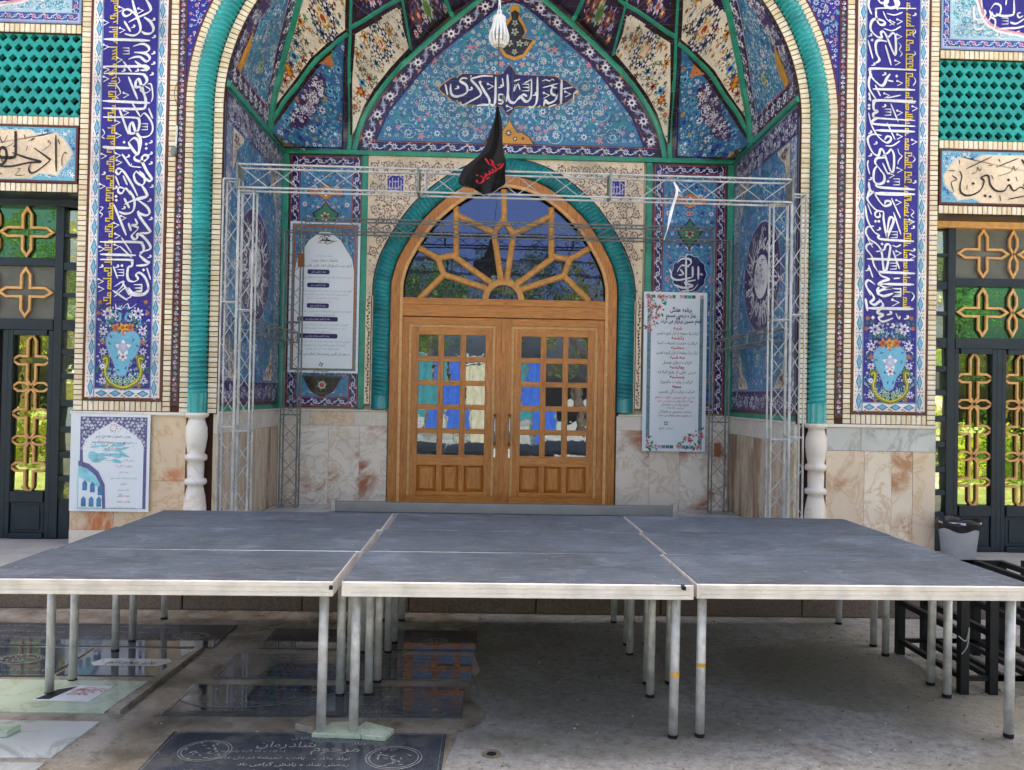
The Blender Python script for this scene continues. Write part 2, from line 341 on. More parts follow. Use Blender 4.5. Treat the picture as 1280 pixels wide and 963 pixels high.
def inside(p, poly):
    x, y = p; c = False; j = len(poly)-1
    for i in range(len(poly)):
        xi, yi = poly[i]; xj, yj = poly[j]
        if (yi > y) != (yj > y) and x < (xj-xi)*(y-yi)/(yj-yi)+xi: c = not c
        j = i
    return c
def edge_dist(p, poly):
    P = Vector(p); d = 9
    for i in range(len(poly)):
        a = Vector(poly[i]); b = Vector(poly[(i+1) % len(poly)]); ab = b-a
        t = max(0, min(1, (P-a).dot(ab)/max(1e-9, ab.length_squared))); d = min(d, (a+ab*t-P).length)
    return d

# ---- ornament on a surface: flat coloured pieces laid a millimetre proud, mapped by fn(u, v, h)
class Orn:
    def __init__(s, fn):
        s.mb = MB(); s.f0 = fn; s.k = 0; s.ax = None; s.fn = fn
    def poly(s, pts, m, h):
        s.k += 1; h = h*.0014+.00011*(s.k % 9)
        s.mb.add([s.fn(x, y, h) for x, y in pts], [tuple(range(len(pts)))], m)
        if s.ax is not None: s.mb.add([s.fn(2*s.ax-x, y, h) for x, y in pts], [tuple(range(len(pts)))], m)
    def fan(s, c, pts, m, h):
        s.k += 1; h = h*.0014+.00011*(s.k % 9); n = len(pts)
        s.mb.add([s.fn(c[0], c[1], h)]+[s.fn(x, y, h) for x, y in pts], [(0, i+1, (i+1) % n+1) for i in range(n)], m)
        if s.ax is not None: s.mb.add([s.fn(2*s.ax-c[0], c[1], h)]+[s.fn(2*s.ax-x, y, h) for x, y in pts], [(0, i+1, (i+1) % n+1) for i in range(n)], m)
    def ribbon(s, pts, w, m, h, sm=5, taper=True, nib=None, closed=False):
        P = [Vector(p) for p in (smooth_pts(pts, sm, closed) if sm else pts)]
        if closed: P.append(P[0].copy())
        n = len(P)
        if n < 2: return
        s.k += 1; hh = h*.0014+.00011*(s.k % 9); vs = []
        for i, p in enumerate(P):
            d = (P[min(n-1, i+1)]-P[max(0, i-1)])
            if closed and i in (0, n-1): d = P[1]-P[n-2]
            if d.length < 1e-9: d = Vector((1, 0))
            d.normalize(); t = i/(n-1); k = 1.0
            if taper: k *= .35+.65*min(1, 5*t+.15, 5*(1-t)+.15)
            if nib is not None: k *= .5+.55*abs(math.sin(math.atan2(d.y, d.x)-nib))
            q = Vector((-d.y, d.x))*w*.5*k; vs += [p+q, p-q]
        s.mb.add([s.fn(v.x, v.y, hh) for v in vs], [(2*i, 2*i+1, 2*i+3, 2*i+2) for i in range(n-1)], m)
        if s.ax is not None: s.mb.add([s.fn(2*s.ax-v.x, v.y, hh) for v in vs], [(2*i, 2*i+1, 2*i+3, 2*i+2) for i in range(n-1)], m)
    def disc(s, c, r, m, h, n=8, ph=0): s.poly([(c[0]+r*math.cos(ph+2*math.pi*i/n), c[1]+r*math.sin(ph+2*math.pi*i/n)) for i in range(n)], m, h)
    def flower(s, c, r, m, m2, h=2, petals=6, core=.38, m3=None, ph=None):
        ph = random.random()*6 if ph is None else ph; n = petals*4
        pts = [(c[0]+r*(.72+.28*math.cos(petals*a))*math.cos(a+ph), c[1]+r*(.72+.28*math.cos(petals*a))*math.sin(a+ph)) for a in (2*math.pi*i/n for i in range(n))]
        s.fan(c, pts, m, h)
        if m3: s.disc(c, r*.6, m3, h+1, 7)
        s.disc(c, r*core, m2, h+2, 6)
    def leaf(s, c, a, l, wd, m, h=1):
        ca, sa = math.cos(a), math.sin(a)
        s.poly([(c[0]+x*ca-y*sa, c[1]+x*sa+y*ca) for x, y in ((0, 0), (l*.4, wd), (l, 0), (l*.45, -wd*.8))], m, h)
    def spiral(s, c, r, m, w, h=1, turns=1.3, sgn=1, ph=0, poly=None):
        n = int(14*turns); pts = []
        for i in range(n+1):
            t = i/n; a = ph+sgn*t*turns*2*math.pi; q = r*(1-.82*t); pts.append((c[0]+q*math.cos(a), c[1]+q*math.sin(a)))
        if poly is not None: 
            while pts and not inside(pts[0], poly): pts.pop(0)
            if len(pts) < 4 or not all(inside(p, poly) for p in pts): return
        s.ribbon(pts, w, m, h, 2)
    def net(s, pts, m, h, st=.05):
        x0 = min(p[0] for p in pts); x1 = max(p[0] for p in pts); y0 = min(p[1] for p in pts); y1 = max(p[1] for p in pts)
        y = y0
        while y < y1:
            x = x0
            while x < x1:
                if inside((x+st/2, y+st/2), pts): s.mb.add([s.fn(x+a, y+b, h*.0014) for a, b in ((0, 0), (st, 0), (st, st), (0, st))], [(0, 1, 2, 3)], m)
                x += st
            y += st
    def shape(s, pts, m, h, c=None):      # a star-shaped outline filled from its middle
        c = c or (sum(p[0] for p in pts)/len(pts), sum(p[1] for p in pts)/len(pts)); s.fan(c, pts, m, h)
    def build(s, name, parent, kind='stuff'): return s.mb.build(name, parent, kind=kind)

def fill_floral(o, poly, cell, flowers, darts, vine, vw=.010, r=(.028, .05), margin=.02, sp=.42, sprad=.19, dart_l=.05, skip=None, ndart=3, h=1, axis=None):
    """scrolling stems with a blossom in every coil and buds round it, then small blossoms and leaves in the gaps; mirrored about axis"""
    xs = [p[0] for p in poly]; ys = [p[1] for p in poly]; o.ax = axis
    ok = lambda p, mg: (axis is None or p[0] >= axis+mg*.5) and inside(p, poly) and edge_dist(p, poly) > mg and not (skip and skip(p))
    taken = []
    def blossom(c, rr, fl):
        if fl[0] == 'l':
            a0 = random.random()*6.3
            for k in range(5): o.leaf(c, a0+k*1.257, rr*1.5, rr*.38, fl[1], h+1)
        else: o.flower(c, rr, fl[0], fl[1], h+1, random.choice((6, 8, 8)), .36, fl[2] if len(fl) > 2 else None)
    solid = [f for f in flowers if f[0] != 'l'] or flowers
    if vine:
        y = min(ys)+sp*.3; row = 0
        while y < max(ys)+sp:
            x = (min(xs) if axis is None else axis)+sp*(.55 if row % 2 == 0 else .08); i = 0
            while x < max(xs)+sp:
                c = (x+random.uniform(-.03, .03)*sp, y+random.uniform(-.03, .03)*sp); sg = 1 if (i+row) % 2 else -1; ph = random.random()*6; R_ = sprad*random.uniform(.95, 1.08)
                if ok(c, .025):
                    near = edge_dist(c, poly) < R_*1.1
                    o.spiral(c, R_, vine, vw, h, 1.45, sg, ph, poly if near else None)
                    if ok(c, r[1]*.9): blossom(c, r[1]*1.15, solid[(i+row) % len(solid)]); taken.append((c, r[1]*1.9))
                    for k in range(7):          # buds and leaf pairs on the coil
                        a = ph+k*.9; q = (c[0]+R_*.97*math.cos(a), c[1]+R_*.97*math.sin(a)); q2 = (c[0]+R_*.62*math.cos(a+.45), c[1]+R_*.62*math.sin(a+.45))
                        if k % 2 == 0 and ok(q, r[0]): blossom(q, r[0]*1.1, random.choice(flowers)); taken.append((q, r[0]*2))
                        for e in (-1, 1):
                            if ok(q2, dart_l*.7): o.leaf(q2, a+sg*1.57+e*.7, dart_l*.9, dart_l*.2, random.choice(darts), h+1)
                    for k in range(3):
                        a = ph+k*2.1; q = (c[0]+R_*1.25*math.cos(a), c[1]+R_*1.25*math.sin(a))
                        if ok(q, R_*.3): o.spiral(q, R_*.3, vine, vw*.8, h, .9, -sg, a+3.1, None)
                x += sp; i += 1
            y += sp*.86; row += 1
    y = min(ys); row = 0
    while y < max(ys)+cell:
        x = (min(xs) if axis is None else axis)-(row % 2)*cell*.5
        while x < max(xs)+cell:
            c = (x+random.uniform(-.18, .18)*cell, y+random.uniform(-.18, .18)*cell); rr = random.uniform(*r)*(.85 if vine else 1)
            if ok(c, rr*.8+margin*.3) and all(math.hypot(c[0]-q[0], c[1]-q[1]) > d+rr*.4 for q, d in taken): blossom(c, rr, random.choice(flowers))
            for k in range(ndart):
                q = (c[0]+random.uniform(-.6, .6)*cell, c[1]+random.uniform(-.6, .6)*cell)
                if ok(q, dart_l*.8): o.leaf(q, random.random()*6.3, dart_l*random.uniform(.5, 1.0), dart_l*random.uniform(.14, .26), random.choice(darts), h)
            x += cell
        y += cell*.87; row += 1
    o.ax = None
def rect(x0, x1, z0, z1): return [(x0, z0), (x1, z0), (x1, z1), (x0, z1)]
def band(o, path, wd, base, edge, motif, sp=.16, h=1):
    """a border strip along a polyline: ground, edge lines, a wavy stem with flowers on either side"""
    o.ribbon(path, wd, base, h, 0, False); P = [Vector(p) for p in path]; L = [0]
    for i in range(len(P)-1): L.append(L[-1]+(P[i+1]-P[i]).length)
    T = L[-1]
    def pt(s, off):
        s = max(0, min(T-1e-6, s)); i = 0
        while i < len(P)-2 and L[i+1] < s: i += 1
        d = (P[i+1]-P[i]).normalized(); q = P[i]+d*(s-L[i])+Vector((-d.y, d.x))*off; return (q.x, q.y)
    for e in (-1, 1): o.ribbon([pt(T*k/max(2, int(T/.12)), e*wd*.46) for k in range(max(2, int(T/.12))+1)], wd*.07, edge, h+2, 0, False)
    motif(o, pt, T, wd, h+1)
def motif_scroll(light, f1, f2, tri, sp=.2):
    def fn(o, pt, T, wd, h):
        n = max(1, int(round(T/sp))); s = T/n
        o.ribbon([pt(i*s*.25, wd*.25*math.sin(i*math.pi*.25*1.0*2)) for i in range(4*n+1)], wd*.085, light, h+1, 2, False)
        for i in range(n):
            o.flower(pt((i+.5)*s, 0), wd*.34, f1[0], f1[1], h+2, 8, .3, f1[2] if len(f1) > 2 else None)
            c = pt(i*s, 0); o.flower(c, wd*.23, f2[0], f2[1], h+2, 6, .4)
            for e in (-1, 1):
                q = pt((i+.25)*s, e*wd*.30); o.leaf(q, random.random()*6, wd*.22, wd*.07, light, h+1)
                a, b, c = pt((i+.12)*s, e*wd*.44), pt((i+.42)*s, e*wd*.44), pt((i+.27)*s, e*wd*.24); o.poly([a, b, c], tri, h)
    return fn
def motif_dots(a, b, sp=.09):
    def fn(o, pt, T, wd, h):
        n = max(1, int(round(T/sp))); s = T/n
        for i in range(n):
            o.flower(pt((i+.5)*s, wd*.1*(-1)**i), wd*.24, a if i % 2 else b, 't_navydark', h, 5)
            o.leaf(pt(i*s, -wd*.2*(-1)**i), random.random()*6, wd*.45, wd*.12, b if i % 2 else a, h)
    return fn
# ---- traced calligraphy: 'width:x,y x,y ...' in the pixels of one enlarged crop; c comma, v tick, d dot, w shadda
def strokes(o, data, x0, y0, k, Y, m, h=3, nib=.9, fn2=None, thin=.97):
    mpx = Y/F_PX
    cv = lambda x, y: at(x0+x/k, y0+y/k, Y) if fn2 is None else fn2(*at(x0+x/k, y0+y/k, Y))
    for st in data.replace('\n', ';').split(';'):
        st = st.strip()
        if not st: continue
        a, b = st.split(':'); P = [tuple(float(z) for z in q.split(',')) for q in b.split()]
        if a == 'd':
            x, y = P[0]; s = 15; o.poly([cv(x, y-s), cv(x+s, y), cv(x, y+s), cv(x-s, y)], m, h+1)
        elif a == 'c': 
            x, y = P[0]; o.ribbon([cv(x+16, y-14), cv(x+18, y+4), cv(x-14, y+12)], 11/k*mpx, m, h+1, 4); o.disc(cv(x+12, y-8), 9/k*mpx, m, h+1, 6)
        elif a == 'v':
            x, y = P[0]; o.ribbon([cv(x-30, y-24), cv(x+22, y), cv(x-26, y+26)], 15/k*mpx, m, h+1, 1); o.disc(cv(x-24, y-20), 11/k*mpx, m, h+1, 6)
        elif a == 'w':
            x, y = P[0]; o.ribbon([cv(x-32, y-28), cv(x+26, y-28), cv(x+28, y-4), cv(x-28, y-2), cv(x+28, y+2), cv(x+26, y+26), cv(x-32, y+28)], 11/k*mpx, m, h+1, 0)
        else: o.ribbon([cv(x, y) for x, y in P], float(a)*thin/k*mpx, m, h+1, 6, True, nib)
# ---- Persian / Arabic lettering with joined letter forms
_F = {}
def _reg(s, iso, n):
    _F[s] = tuple(chr(iso+i) if i < n else None for i in range(4))
for s_, c_, n_ in (('ا',0xFE8D,2),('أ',0xFE83,2),('آ',0xFE81,2),('إ',0xFE87,2),('ب',0xFE8F,4),('ة',0xFE93,2),('ت',0xFE95,4),('ث',0xFE99,4),('ج',0xFE9D,4),('ح',0xFEA1,4),('خ',0xFEA5,4),
                   ('د',0xFEA9,2),('ذ',0xFEAB,2),('ر',0xFEAD,2),('ز',0xFEAF,2),('س',0xFEB1,4),('ش',0xFEB5,4),('ص',0xFEB9,4),('ض',0xFEBD,4),('ط',0xFEC1,4),('ظ',0xFEC5,4),('ع',0xFEC9,4),
                   ('غ',0xFECD,4),('ف',0xFED1,4),('ق',0xFED5,4),('ك',0xFED9,4),('ل',0xFEDD,4),('م',0xFEE1,4),('ن',0xFEE5,4),('ه',0xFEE9,4),('و',0xFEED,2),('ي',0xFEF1,4),('ئ',0xFE89,4),
                   ('پ',0xFB56,4),('چ',0xFB7A,4),('گ',0xFB92,4),('ک',0xFB8E,4),('ی',0xFBFC,4),('ژ',0xFB8A,2)): _reg(s_, c_, n_)
def shape_ar(s):
    out = []; i = 0; n = len(s); s = s.replace('لا', 'ﻻ')
    n = len(s)
    for i, ch in enumerate(s):
        pv = s[i-1] if i else ' '; nx = s[i+1] if i < n-1 else ' '
        pj = pv in _F and _F[pv][2] is not None
        if ch == 'ﻻ': out.append('\uFEFC' if pj else '\uFEFB'); continue
        if ch not in _F: out.append(ch); continue
        iso, fin, ini, med = _F[ch]; nj = ini is not None and (nx in _F or nx == 'ﻻ')
        out.append(med if pj and nj else fin if pj else ini if nj else iso)
    return ''.join(reversed(out))
_TC = {}
def text_into(o, s, cx, cz, size, m, h=2, maxw=None, fn2=None, sx=1.0):
    if s not in _TC:
        fc = bpy.data.curves.new('lettering', 'FONT'); fc.body = shape_ar(s); fc.resolution_u = 1; ob = bpy.data.objects.new('lettering', fc)
        me = ob.to_mesh(); _TC[s] = ([(v.co.x, v.co.y) for v in me.vertices], [tuple(p.vertices) for p in me.polygons]); ob.to_mesh_clear()
        bpy.data.objects.remove(ob); bpy.data.curves.remove(fc)
    V, Fs = _TC[s]
    if not V: return
    x0 = min(v[0] for v in V); x1 = max(v[0] for v in V); k = size; kx = size*sx
    if maxw and (x1-x0)*kx > maxw: kx = maxw/(x1-x0)
    f2 = fn2 or (lambda x, y: (x, y)); hh = h*.0014
    o.mb.add([o.fn(*f2(cx+(x-(x0+x1)/2)*kx, cz+y*k), hh) for x, y in V], Fs, m)

# ================================================================== the setting
def sheet(name, poly, z, m, kind='structure'):
    mb = MB(); mb.add([(x, y, z) for x, y in poly], [tuple(range(len(poly)))], m); o = mb.build(name); o['kind'] = kind; return o
sheet('ground', [(-150, -150), (150, -150), (150, 150), (-150, 150)], 0, 'ground')
edge = [(-.28, 7.42), (-.27, 6.9), (-.30, 6.3), (-.24, 5.9), (-.33, 5.45), (-.20, 5.1), (-.22, 4.95), (-.36, 4.8), (-.38, 4.62), (-.42, 4.3), (-.40, 3.9), (-.43, 3.4)]
sheet('cement_pavement', [(-6.5, 7.42), (-6.5, 3.2)]+[(-.45, 3.2)]+edge[::-1], .004, 'cement')
# landing in front of the portal: paved top, granite kerb stones along its front
def rough_stone(mb, x0, x1, y0, y1, z0, z1, m): mb.box((x0, y0, z0), (x1, y1, z1), m)
land = thing('landing', 'low grey landing with rough granite kerb in front of the tiled portal', 'landing', (0, 7.42, 0)); land['kind'] = 'structure'; del land['category']
MB().box((-12, 7.60, 0), (12, 9.6, .296), 'paving').build('paving_slab', land)
MB().box((-3.10, 8.86, .30), (3.10, 11.5, .44), 'marble_floor').build('portal_floor', land)
x = -9.0
while x < 9:
    wdt = random.uniform(.9, 1.3); MB().box((x+.004, 7.42+random.uniform(0, .012), 0), (x+wdt-.004, 7.60, .30), 'kerb_granite').build('kerb_stone', land, bevel=.012); x += wdt

# ---- the arch of the recess: straight jamb, then two circles each side up to a point
C1, K2, A2 = (.93, 5.0), 4.0, R(35)
C2 = (C1[0]-K2*math.cos(A2), C1[1]-K2*math.sin(A2))
def arch_path(r, z0, ds=.0545):        # right half, from z0 up to the apex
    zs = C1[1]; X0 = C1[0]+r; out = []; z = z0
    while z < zs: out.append((X0, z, Vector((1, 0)))); z += ds
    a = (z-zs)/r
    while a < A2: out.append((C1[0]+r*math.cos(a), C1[1]+r*math.sin(a), Vector((math.cos(a), math.sin(a))))); a += ds/r
    r2 = r+K2; a = A2+(a-A2)*r/r2
    while C2[0]+r2*math.cos(a) > 0: out.append((C2[0]+r2*math.cos(a), C2[1]+r2*math.sin(a), Vector((math.cos(a), math.sin(a))))); a += ds/r2
    return out
def prof(z, r=HW-C1[0]):
    if z < C1[1]: return C1[0]+r
    if z < C1[1]+r*math.sin(A2): return C1[0]+math.sqrt(max(0, r*r-(z-C1[1])**2))
    q = (r+K2)**2-(z-C2[1])**2
    return max(0, C2[0]+math.sqrt(q)) if q > 0 else 0
ZTOP = 9.6
APEX = C2[1]+math.sqrt((HW-C1[0]+K2)**2-C2[0]**2)

# ---- building body
bld = thing('mosque_building', 'cream brick mosque building rising above and behind the tiled portal', 'building', (0, 12, 0))
MB().box((-12, 11.72, 0), (12, 22, ZTOP), 'plaster').build('rear_mass', bld)
MB().box((-12, 8.84, ZTOP), (12, 22.2, ZTOP+.25), 'plaster').build('roof', bld)
for s in (-1, 1):
    a, b_ = sorted((s*7.35, s*12)); MB().box((a, 8.84, 0), (b_, 11.72, ZTOP), 'plaster').build('wing_wall', bld)
    a, b_ = sorted((s*4.5, s*7.35)); MB().box((a, 9.6, 0), (b_, 11.72, ZTOP), 'painted_dark').build('inner_dark_block', bld)  # solid block in near-black, painted for the unlit rooms
    a, b_ = sorted((s*3.36, s*4.5)); MB().box((a, 9.3, 0), (b_, 11.72, ZTOP), 'plaster').build('pier', bld)

_BR = {}
def brick_mesh(w_, h_):
    k = (round(w_, 3), round(h_, 3))
    if k not in _BR:
        a, b_, i, d = w_/2, h_/2, .004, .02
        v = [(-a, d, -b_), (a, d, -b_), (a, d, b_), (-a, d, b_), (-a, .004, -b_), (a, .004, -b_), (a, .004, b_), (-a, .004, b_), (-a+i, 0, -b_+i), (a-i, 0, -b_+i), (a-i, 0, b_-i), (-a+i, 0, b_-i)]
        f = [(8, 9, 10, 11)]+[(4+j, 4+(j+1) % 4, 8+(j+1) % 4, 8+j) for j in range(4)]+[(j, (j+1) % 4, 4+(j+1) % 4, 4+j) for j in range(4)]
        me = bpy.data.meshes.new('brick'); me.from_pydata(v, [], f); me.materials.append(MATS['brick']); _BR[k] = me
    return _BR[k]
def put_brick(parent, inv, x, z, w_, h_, ang=0, Y=YF):
    o = bpy.data.objects.new('brick', brick_mesh(w_, h_)); o.location = (x, Y+random.uniform(-.0025, .0025), z)
    o.rotation_euler = (random.uniform(-.012, .012), ang+random.uniform(-.008, .008), random.uniform(-.012, .012)); link(o, parent, inv); return o
BP = .0545
def brick_column(parent, x0, x1, z0, z1, limit=6.6):
    inv = winv(parent); n = int((z1-z0)/BP); far = MB()
    for i in range(n):
        z = z0+(i+.5)*BP
        if z < limit: put_brick(parent, inv, (x0+x1)/2, z, abs(x1-x0)-.006, BP-.009)
        else: far.box((min(x0, x1)+.003, YF, z-BP/2+.0045), (max(x0, x1)-.003, YF+.02, z+BP/2-.0045), 'brick')
    if far.v: far.build('upper_bricks', parent, kind='stuff')
def brick_row(parent, x0, x1, z0, z1, Y=YF):
    inv = winv(parent); n = max(1, int(round(abs(x1-x0)/BP))); p = (x1-x0)/n
    for i in range(n): put_brick(parent, inv, x0+(i+.5)*p, (z0+z1)/2, abs(p)-.009, z1-z0-.006, Y=Y)
_TL = {}
def tile_mesh(w_, h_, m):
    k = (round(w_, 4), round(h_, 4), m)
    if k not in _TL:
        a, b_, i, d = w_/2-.0012, h_/2-.0012, .003, .012
        v = [(-a, d, -b_), (a, d, -b_), (a, d, b_), (-a, d, b_), (-a, .0015, -b_), (a, .0015, -b_), (a, .0015, b_), (-a, .0015, b_), (-a+i, 0, -b_+i), (a-i, 0, -b_+i), (a-i, 0, b_-i), (-a+i, 0, b_-i)]
        f = [(8, 9, 10, 11)]+[(4+j, 4+(j+1) % 4, 8+(j+1) % 4, 8+j) for j in range(4)]+[(j, (j+1) % 4, 4+(j+1) % 4, 4+j) for j in range(4)]
        me = bpy.data.meshes.new('tile'); me.from_pydata(v, [], f); me.materials.append(MATS[m]); _TL[k] = me
    return _TL[k]
def tiles(parent, xs, zs, Y, m):
    inv = winv(parent)
    for i in range(len(xs)-1):
        for j in range(len(zs)-1):
            o = bpy.data.objects.new('tile', tile_mesh(xs[i+1]-xs[i], zs[j+1]-zs[j], m)); o.location = ((xs[i]+xs[i+1])/2, Y+random.uniform(0, .001), (zs[j]+zs[j+1])/2); link(o, parent, inv)
def spread(a, b_, n): return [a+(b_-a)*i/n for i in range(n+1)]
def front(Y): return lambda x, z, h: (x, Y-h, z)
def frame_bars(parent, x0, x1, z0, z1, t_, Y, m, d=.016, name='border_frame'):
    mb = MB(); mb.box((x0, Y-.004, z0), (x0+t_, Y+d, z1), m); mb.box((x1-t_, Y-.004, z0), (x1, Y+d, z1), m)
    mb.box((x0+t_, Y-.004, z0), (x1-t_, Y+d, z0+t_), m); mb.box((x0+t_, Y-.004, z1-t_), (x1-t_, Y+d, z1), m); return mb.build(name, parent)

LT = {'a': (95, 0, 7.408, '''26:520,-20 545,80 570,160 600,250 590,305 535,335 455,318
26:640,-20 692,70 690,110 640,140 560,175 490,212
26:635,165 690,205 722,270 700,312 650,318 612,298
22:560,150 520,110 475,92 437,120 460,155 505,140 525,108
20:450,200 510,300
30:262,368 690,382
24:535,435 615,412 670,435 680,468 640,492 545,490
24:545,490 650,505 688,545 655,575 600,535 545,535 490,555
22:550,570 600,610 660,640 640,655 600,655
28:255,620 560,620 640,615 675,640 650,665
28:260,685 590,690 645,712 660,755 625,795 560,812 560,760 585,738 610,800 635,880 655,935
14:665,785 700,788 715,890 700,950
12:640,800 690,835 655,865 605,848 600,800
14:440,572 520,672;20:490,715 575,925
w:470,478;v:430,90;v:435,285;v:285,215;v:285,440;v:290,650;v:285,735;v:470,885;c:715,185;c:720,345;c:715,495;c:715,590;c:700,690;c:565,655;c:440,655;c:530,250;v:605,105;v:410,560
10:395,720 410,760 380,790 405,830 415,870 380,900 400,920'''),
'b': (95, 120, 7.408, '''28:250,50 690,70
28:255,118 600,125 645,100 650,50 640,-10
20:400,110 490,360
26:255,200 540,205 590,235 575,330 510,350 500,290 525,250 555,330 600,400 600,480 580,540
16:525,70 600,200;18:600,200 640,165 700,240 715,310 690,365 640,385 590,380
16:675,115 715,215
28:250,475 330,482 520,488
26:495,430 540,395 580,420 590,500 570,545 510,470 490,430
26:575,545 545,570 560,600 620,610 660,590 670,560 630,555 615,600 660,700 705,770 680,790 610,740 560,700
22:560,700 540,740 560,800 610,830 640,800 630,740 590,700
26:610,830 650,890 655,930 600,945 560,955
18:430,540 510,655;12:520,630 520,655 610,665
22:440,690 395,675 375,705 400,730 440,700 520,820 575,930
14:370,745 405,835;16:440,740 480,830
22:450,860 405,850 395,890 430,905 465,860 510,920
w:640,290;d:450,433;d:655,450;d:655,490;c:690,430;c:690,535;c:690,625;c:700,840;v:400,370;v:390,250;v:405,620;v:470,160;v:395,555;c:480,560;c:365,850;v:265,560;v:250,840;c:255,720
10:250,310 270,350 245,380 270,400'''),
'c': (95, 240, 7.408, '''24:500,-10 540,60 545,140 520,190 460,205 400,185
24:450,120 540,80 620,65 665,40 650,-10
24:580,80 660,140 685,195 655,220 600,205 570,185
24:590,180 580,190 600,240 680,350 690,375 650,385 600,380
20:450,60 500,155;22:355,120 470,405
20:550,250 570,300 520,310 575,330 570,350
24:575,350 545,380 520,410 540,440 570,430 575,390 630,420 685,490 690,530 640,550 590,565
26:225,465 570,468 620,490 630,540 590,590
26:590,590 650,640 680,660 640,680 560,685
26:230,580 560,590
26:230,628 500,632 525,650 520,690 490,700 480,770 495,820 540,835
22:540,835 580,810 560,770 590,750 640,790 670,860 670,920 630,955 540,960 490,930
14:425,425 520,570;14:410,505 520,610;14:350,690 390,805;14:660,705 695,815;20:490,290 515,365
18:360,880 440,830 430,880 360,940;18:380,960 460,890 490,930;16:430,830 500,960
w:590,890;w:420,750;d:375,45;d:378,80;d:630,725;d:430,685;c:680,80;c:690,250;c:680,600;v:390,410;v:385,510;v:380,310;v:445,245;c:380,690;c:440,150;v:245,530;c:235,690;v:235,830;v:240,900
10:225,140 255,150 225,190 250,210 230,240'''),
'd': (90, 360, 6.019, '''14:320,70 390,10;14:310,20 420,95;14:400,90 450,60 410,0
18:430,0 460,40 520,50 560,30 580,0
8:330,120 340,155 370,150 380,130;8:380,160 420,120 440,155 490,120;8:330,155 380,165;w:500,5''')}
RT = {'a': (1050, 0, 7.408, '''24:270,-20 260,60 290,140
26:340,-20 370,30 430,30 440,-10
26:700,85 360,82 330,110 335,180 360,230 400,235 410,210 370,190 310,185 280,230 285,290 340,345 380,350 375,310 400,300 430,350 505,515 510,350 485,312 450,345 430,360
24:490,-20 530,100;14:395,110 430,185 500,240;14:430,130 500,145 575,120;14:400,270 480,290 560,250
26:430,390 350,380 325,420 335,500 360,560 325,590
22:415,420 470,610;20:255,380 300,550
28:700,655 310,640 275,670 290,720 360,790 400,790 430,730 460,690
20:440,750 490,760;26:690,838 300,830
22:320,790 370,895;24:290,690 265,740 270,830 340,940;20:262,860 280,940
28:700,945 340,935 310,962
14:430,900 440,910 560,885
d:293,377;d:520,710;v:530,585;v:480,215;c:270,330;v:550,205;v:545,345;c:400,690;v:550,775;v:430,890;c:300,600;c:680,140
10:535,400 560,430 545,470 570,500 550,530;10:680,270 695,300 670,330 690,350;10:680,480 695,500 675,520;10:680,720 695,760 670,800'''),
'b': (1050, 120, 7.408, '''26:690,70 360,48 310,70 310,130 345,145 305,170 310,200 345,210 690,232
26:345,210 305,230 320,265 690,285
28:690,335 325,322
22:260,160 290,280 350,380 420,435 460,420 465,385 430,380 410,410
20:465,75 535,245;18:430,250 505,410;14:415,465 480,465 550,420
24:380,370 300,360 255,390 260,450 300,530 350,555 370,500 400,520 460,690 490,690 495,560 470,500 440,530 390,560
24:420,575 340,580 320,620 340,650
20:390,625 440,730
26:340,650 310,700 310,790 350,820 400,800 405,740 370,690 340,650
28:690,870 370,850 330,820
28:690,915 320,905 260,800
14:260,600 250,640 270,730;24:272,870 250,930;20:262,40 275,20
d:440,795;d:265,90;d:265,120;w:520,800;w:440,155;v:550,160;v:475,740;v:550,690;c:320,440;c:270,550;v:550,380;c:270,340;c:270,770;c:400,95;v:690,120;v:685,430;c:680,800
10:530,490 545,540 570,560 540,600 530,640;10:670,560 690,590 665,620'''),
'c': (1050, 240, 7.408, '''28:690,25 310,12
24:300,-10 340,60 400,130 460,120 460,90 420,90 410,120
24:300,10 250,50 265,100 330,170 400,185
20:350,180 320,200 330,235 365,230 360,195
26:400,190 400,270 430,420 440,400 490,280 480,240 450,260 430,400
20:470,60 555,245;20:490,190 560,400
22:230,130 250,260 310,370 360,400
26:360,400 375,440 680,460
24:310,320 250,330 235,380 270,440 340,490 380,560 400,720 425,720 460,530 450,490 420,495 400,540 330,555
22:300,480 250,490 240,530 290,600 310,680 350,745
28:680,635 245,622
22:485,545 545,715
28:690,758 390,745 350,745
24:350,745 380,780 450,810 390,830 350,860 400,855
28:680,860 400,855;24:350,860 420,890 480,890 380,910 345,945 400,960
20:260,680 300,795;24:320,860 260,820 235,860 280,960
14:250,110 290,215;14:250,430 300,520
w:500,400;w:490,690;w:530,930;d:385,485;d:325,275;d:355,275;c:350,345;c:245,720;v:540,100;v:540,570;c:670,540;v:670,600;v:660,280;c:665,330
14:480,495 520,510 560,490;14:490,805 550,800;10:650,160 680,190 655,220 680,245'''),
'd': (1045, 360, 5.665, '''20:215,-5 265,70 240,105 270,120 300,100 320,90
20:300,-5 290,30 330,60 400,40
22:205,75 220,165;24:545,150 215,145
20:300,80 330,120 300,160 290,180 330,190 300,215 330,240 400,215
14:420,180 440,220 450,200;w:430,35;v:420,105;c:370,180;d:258,212;c:490,210;c:390,270;10:530,30 550,60 530,95''')}
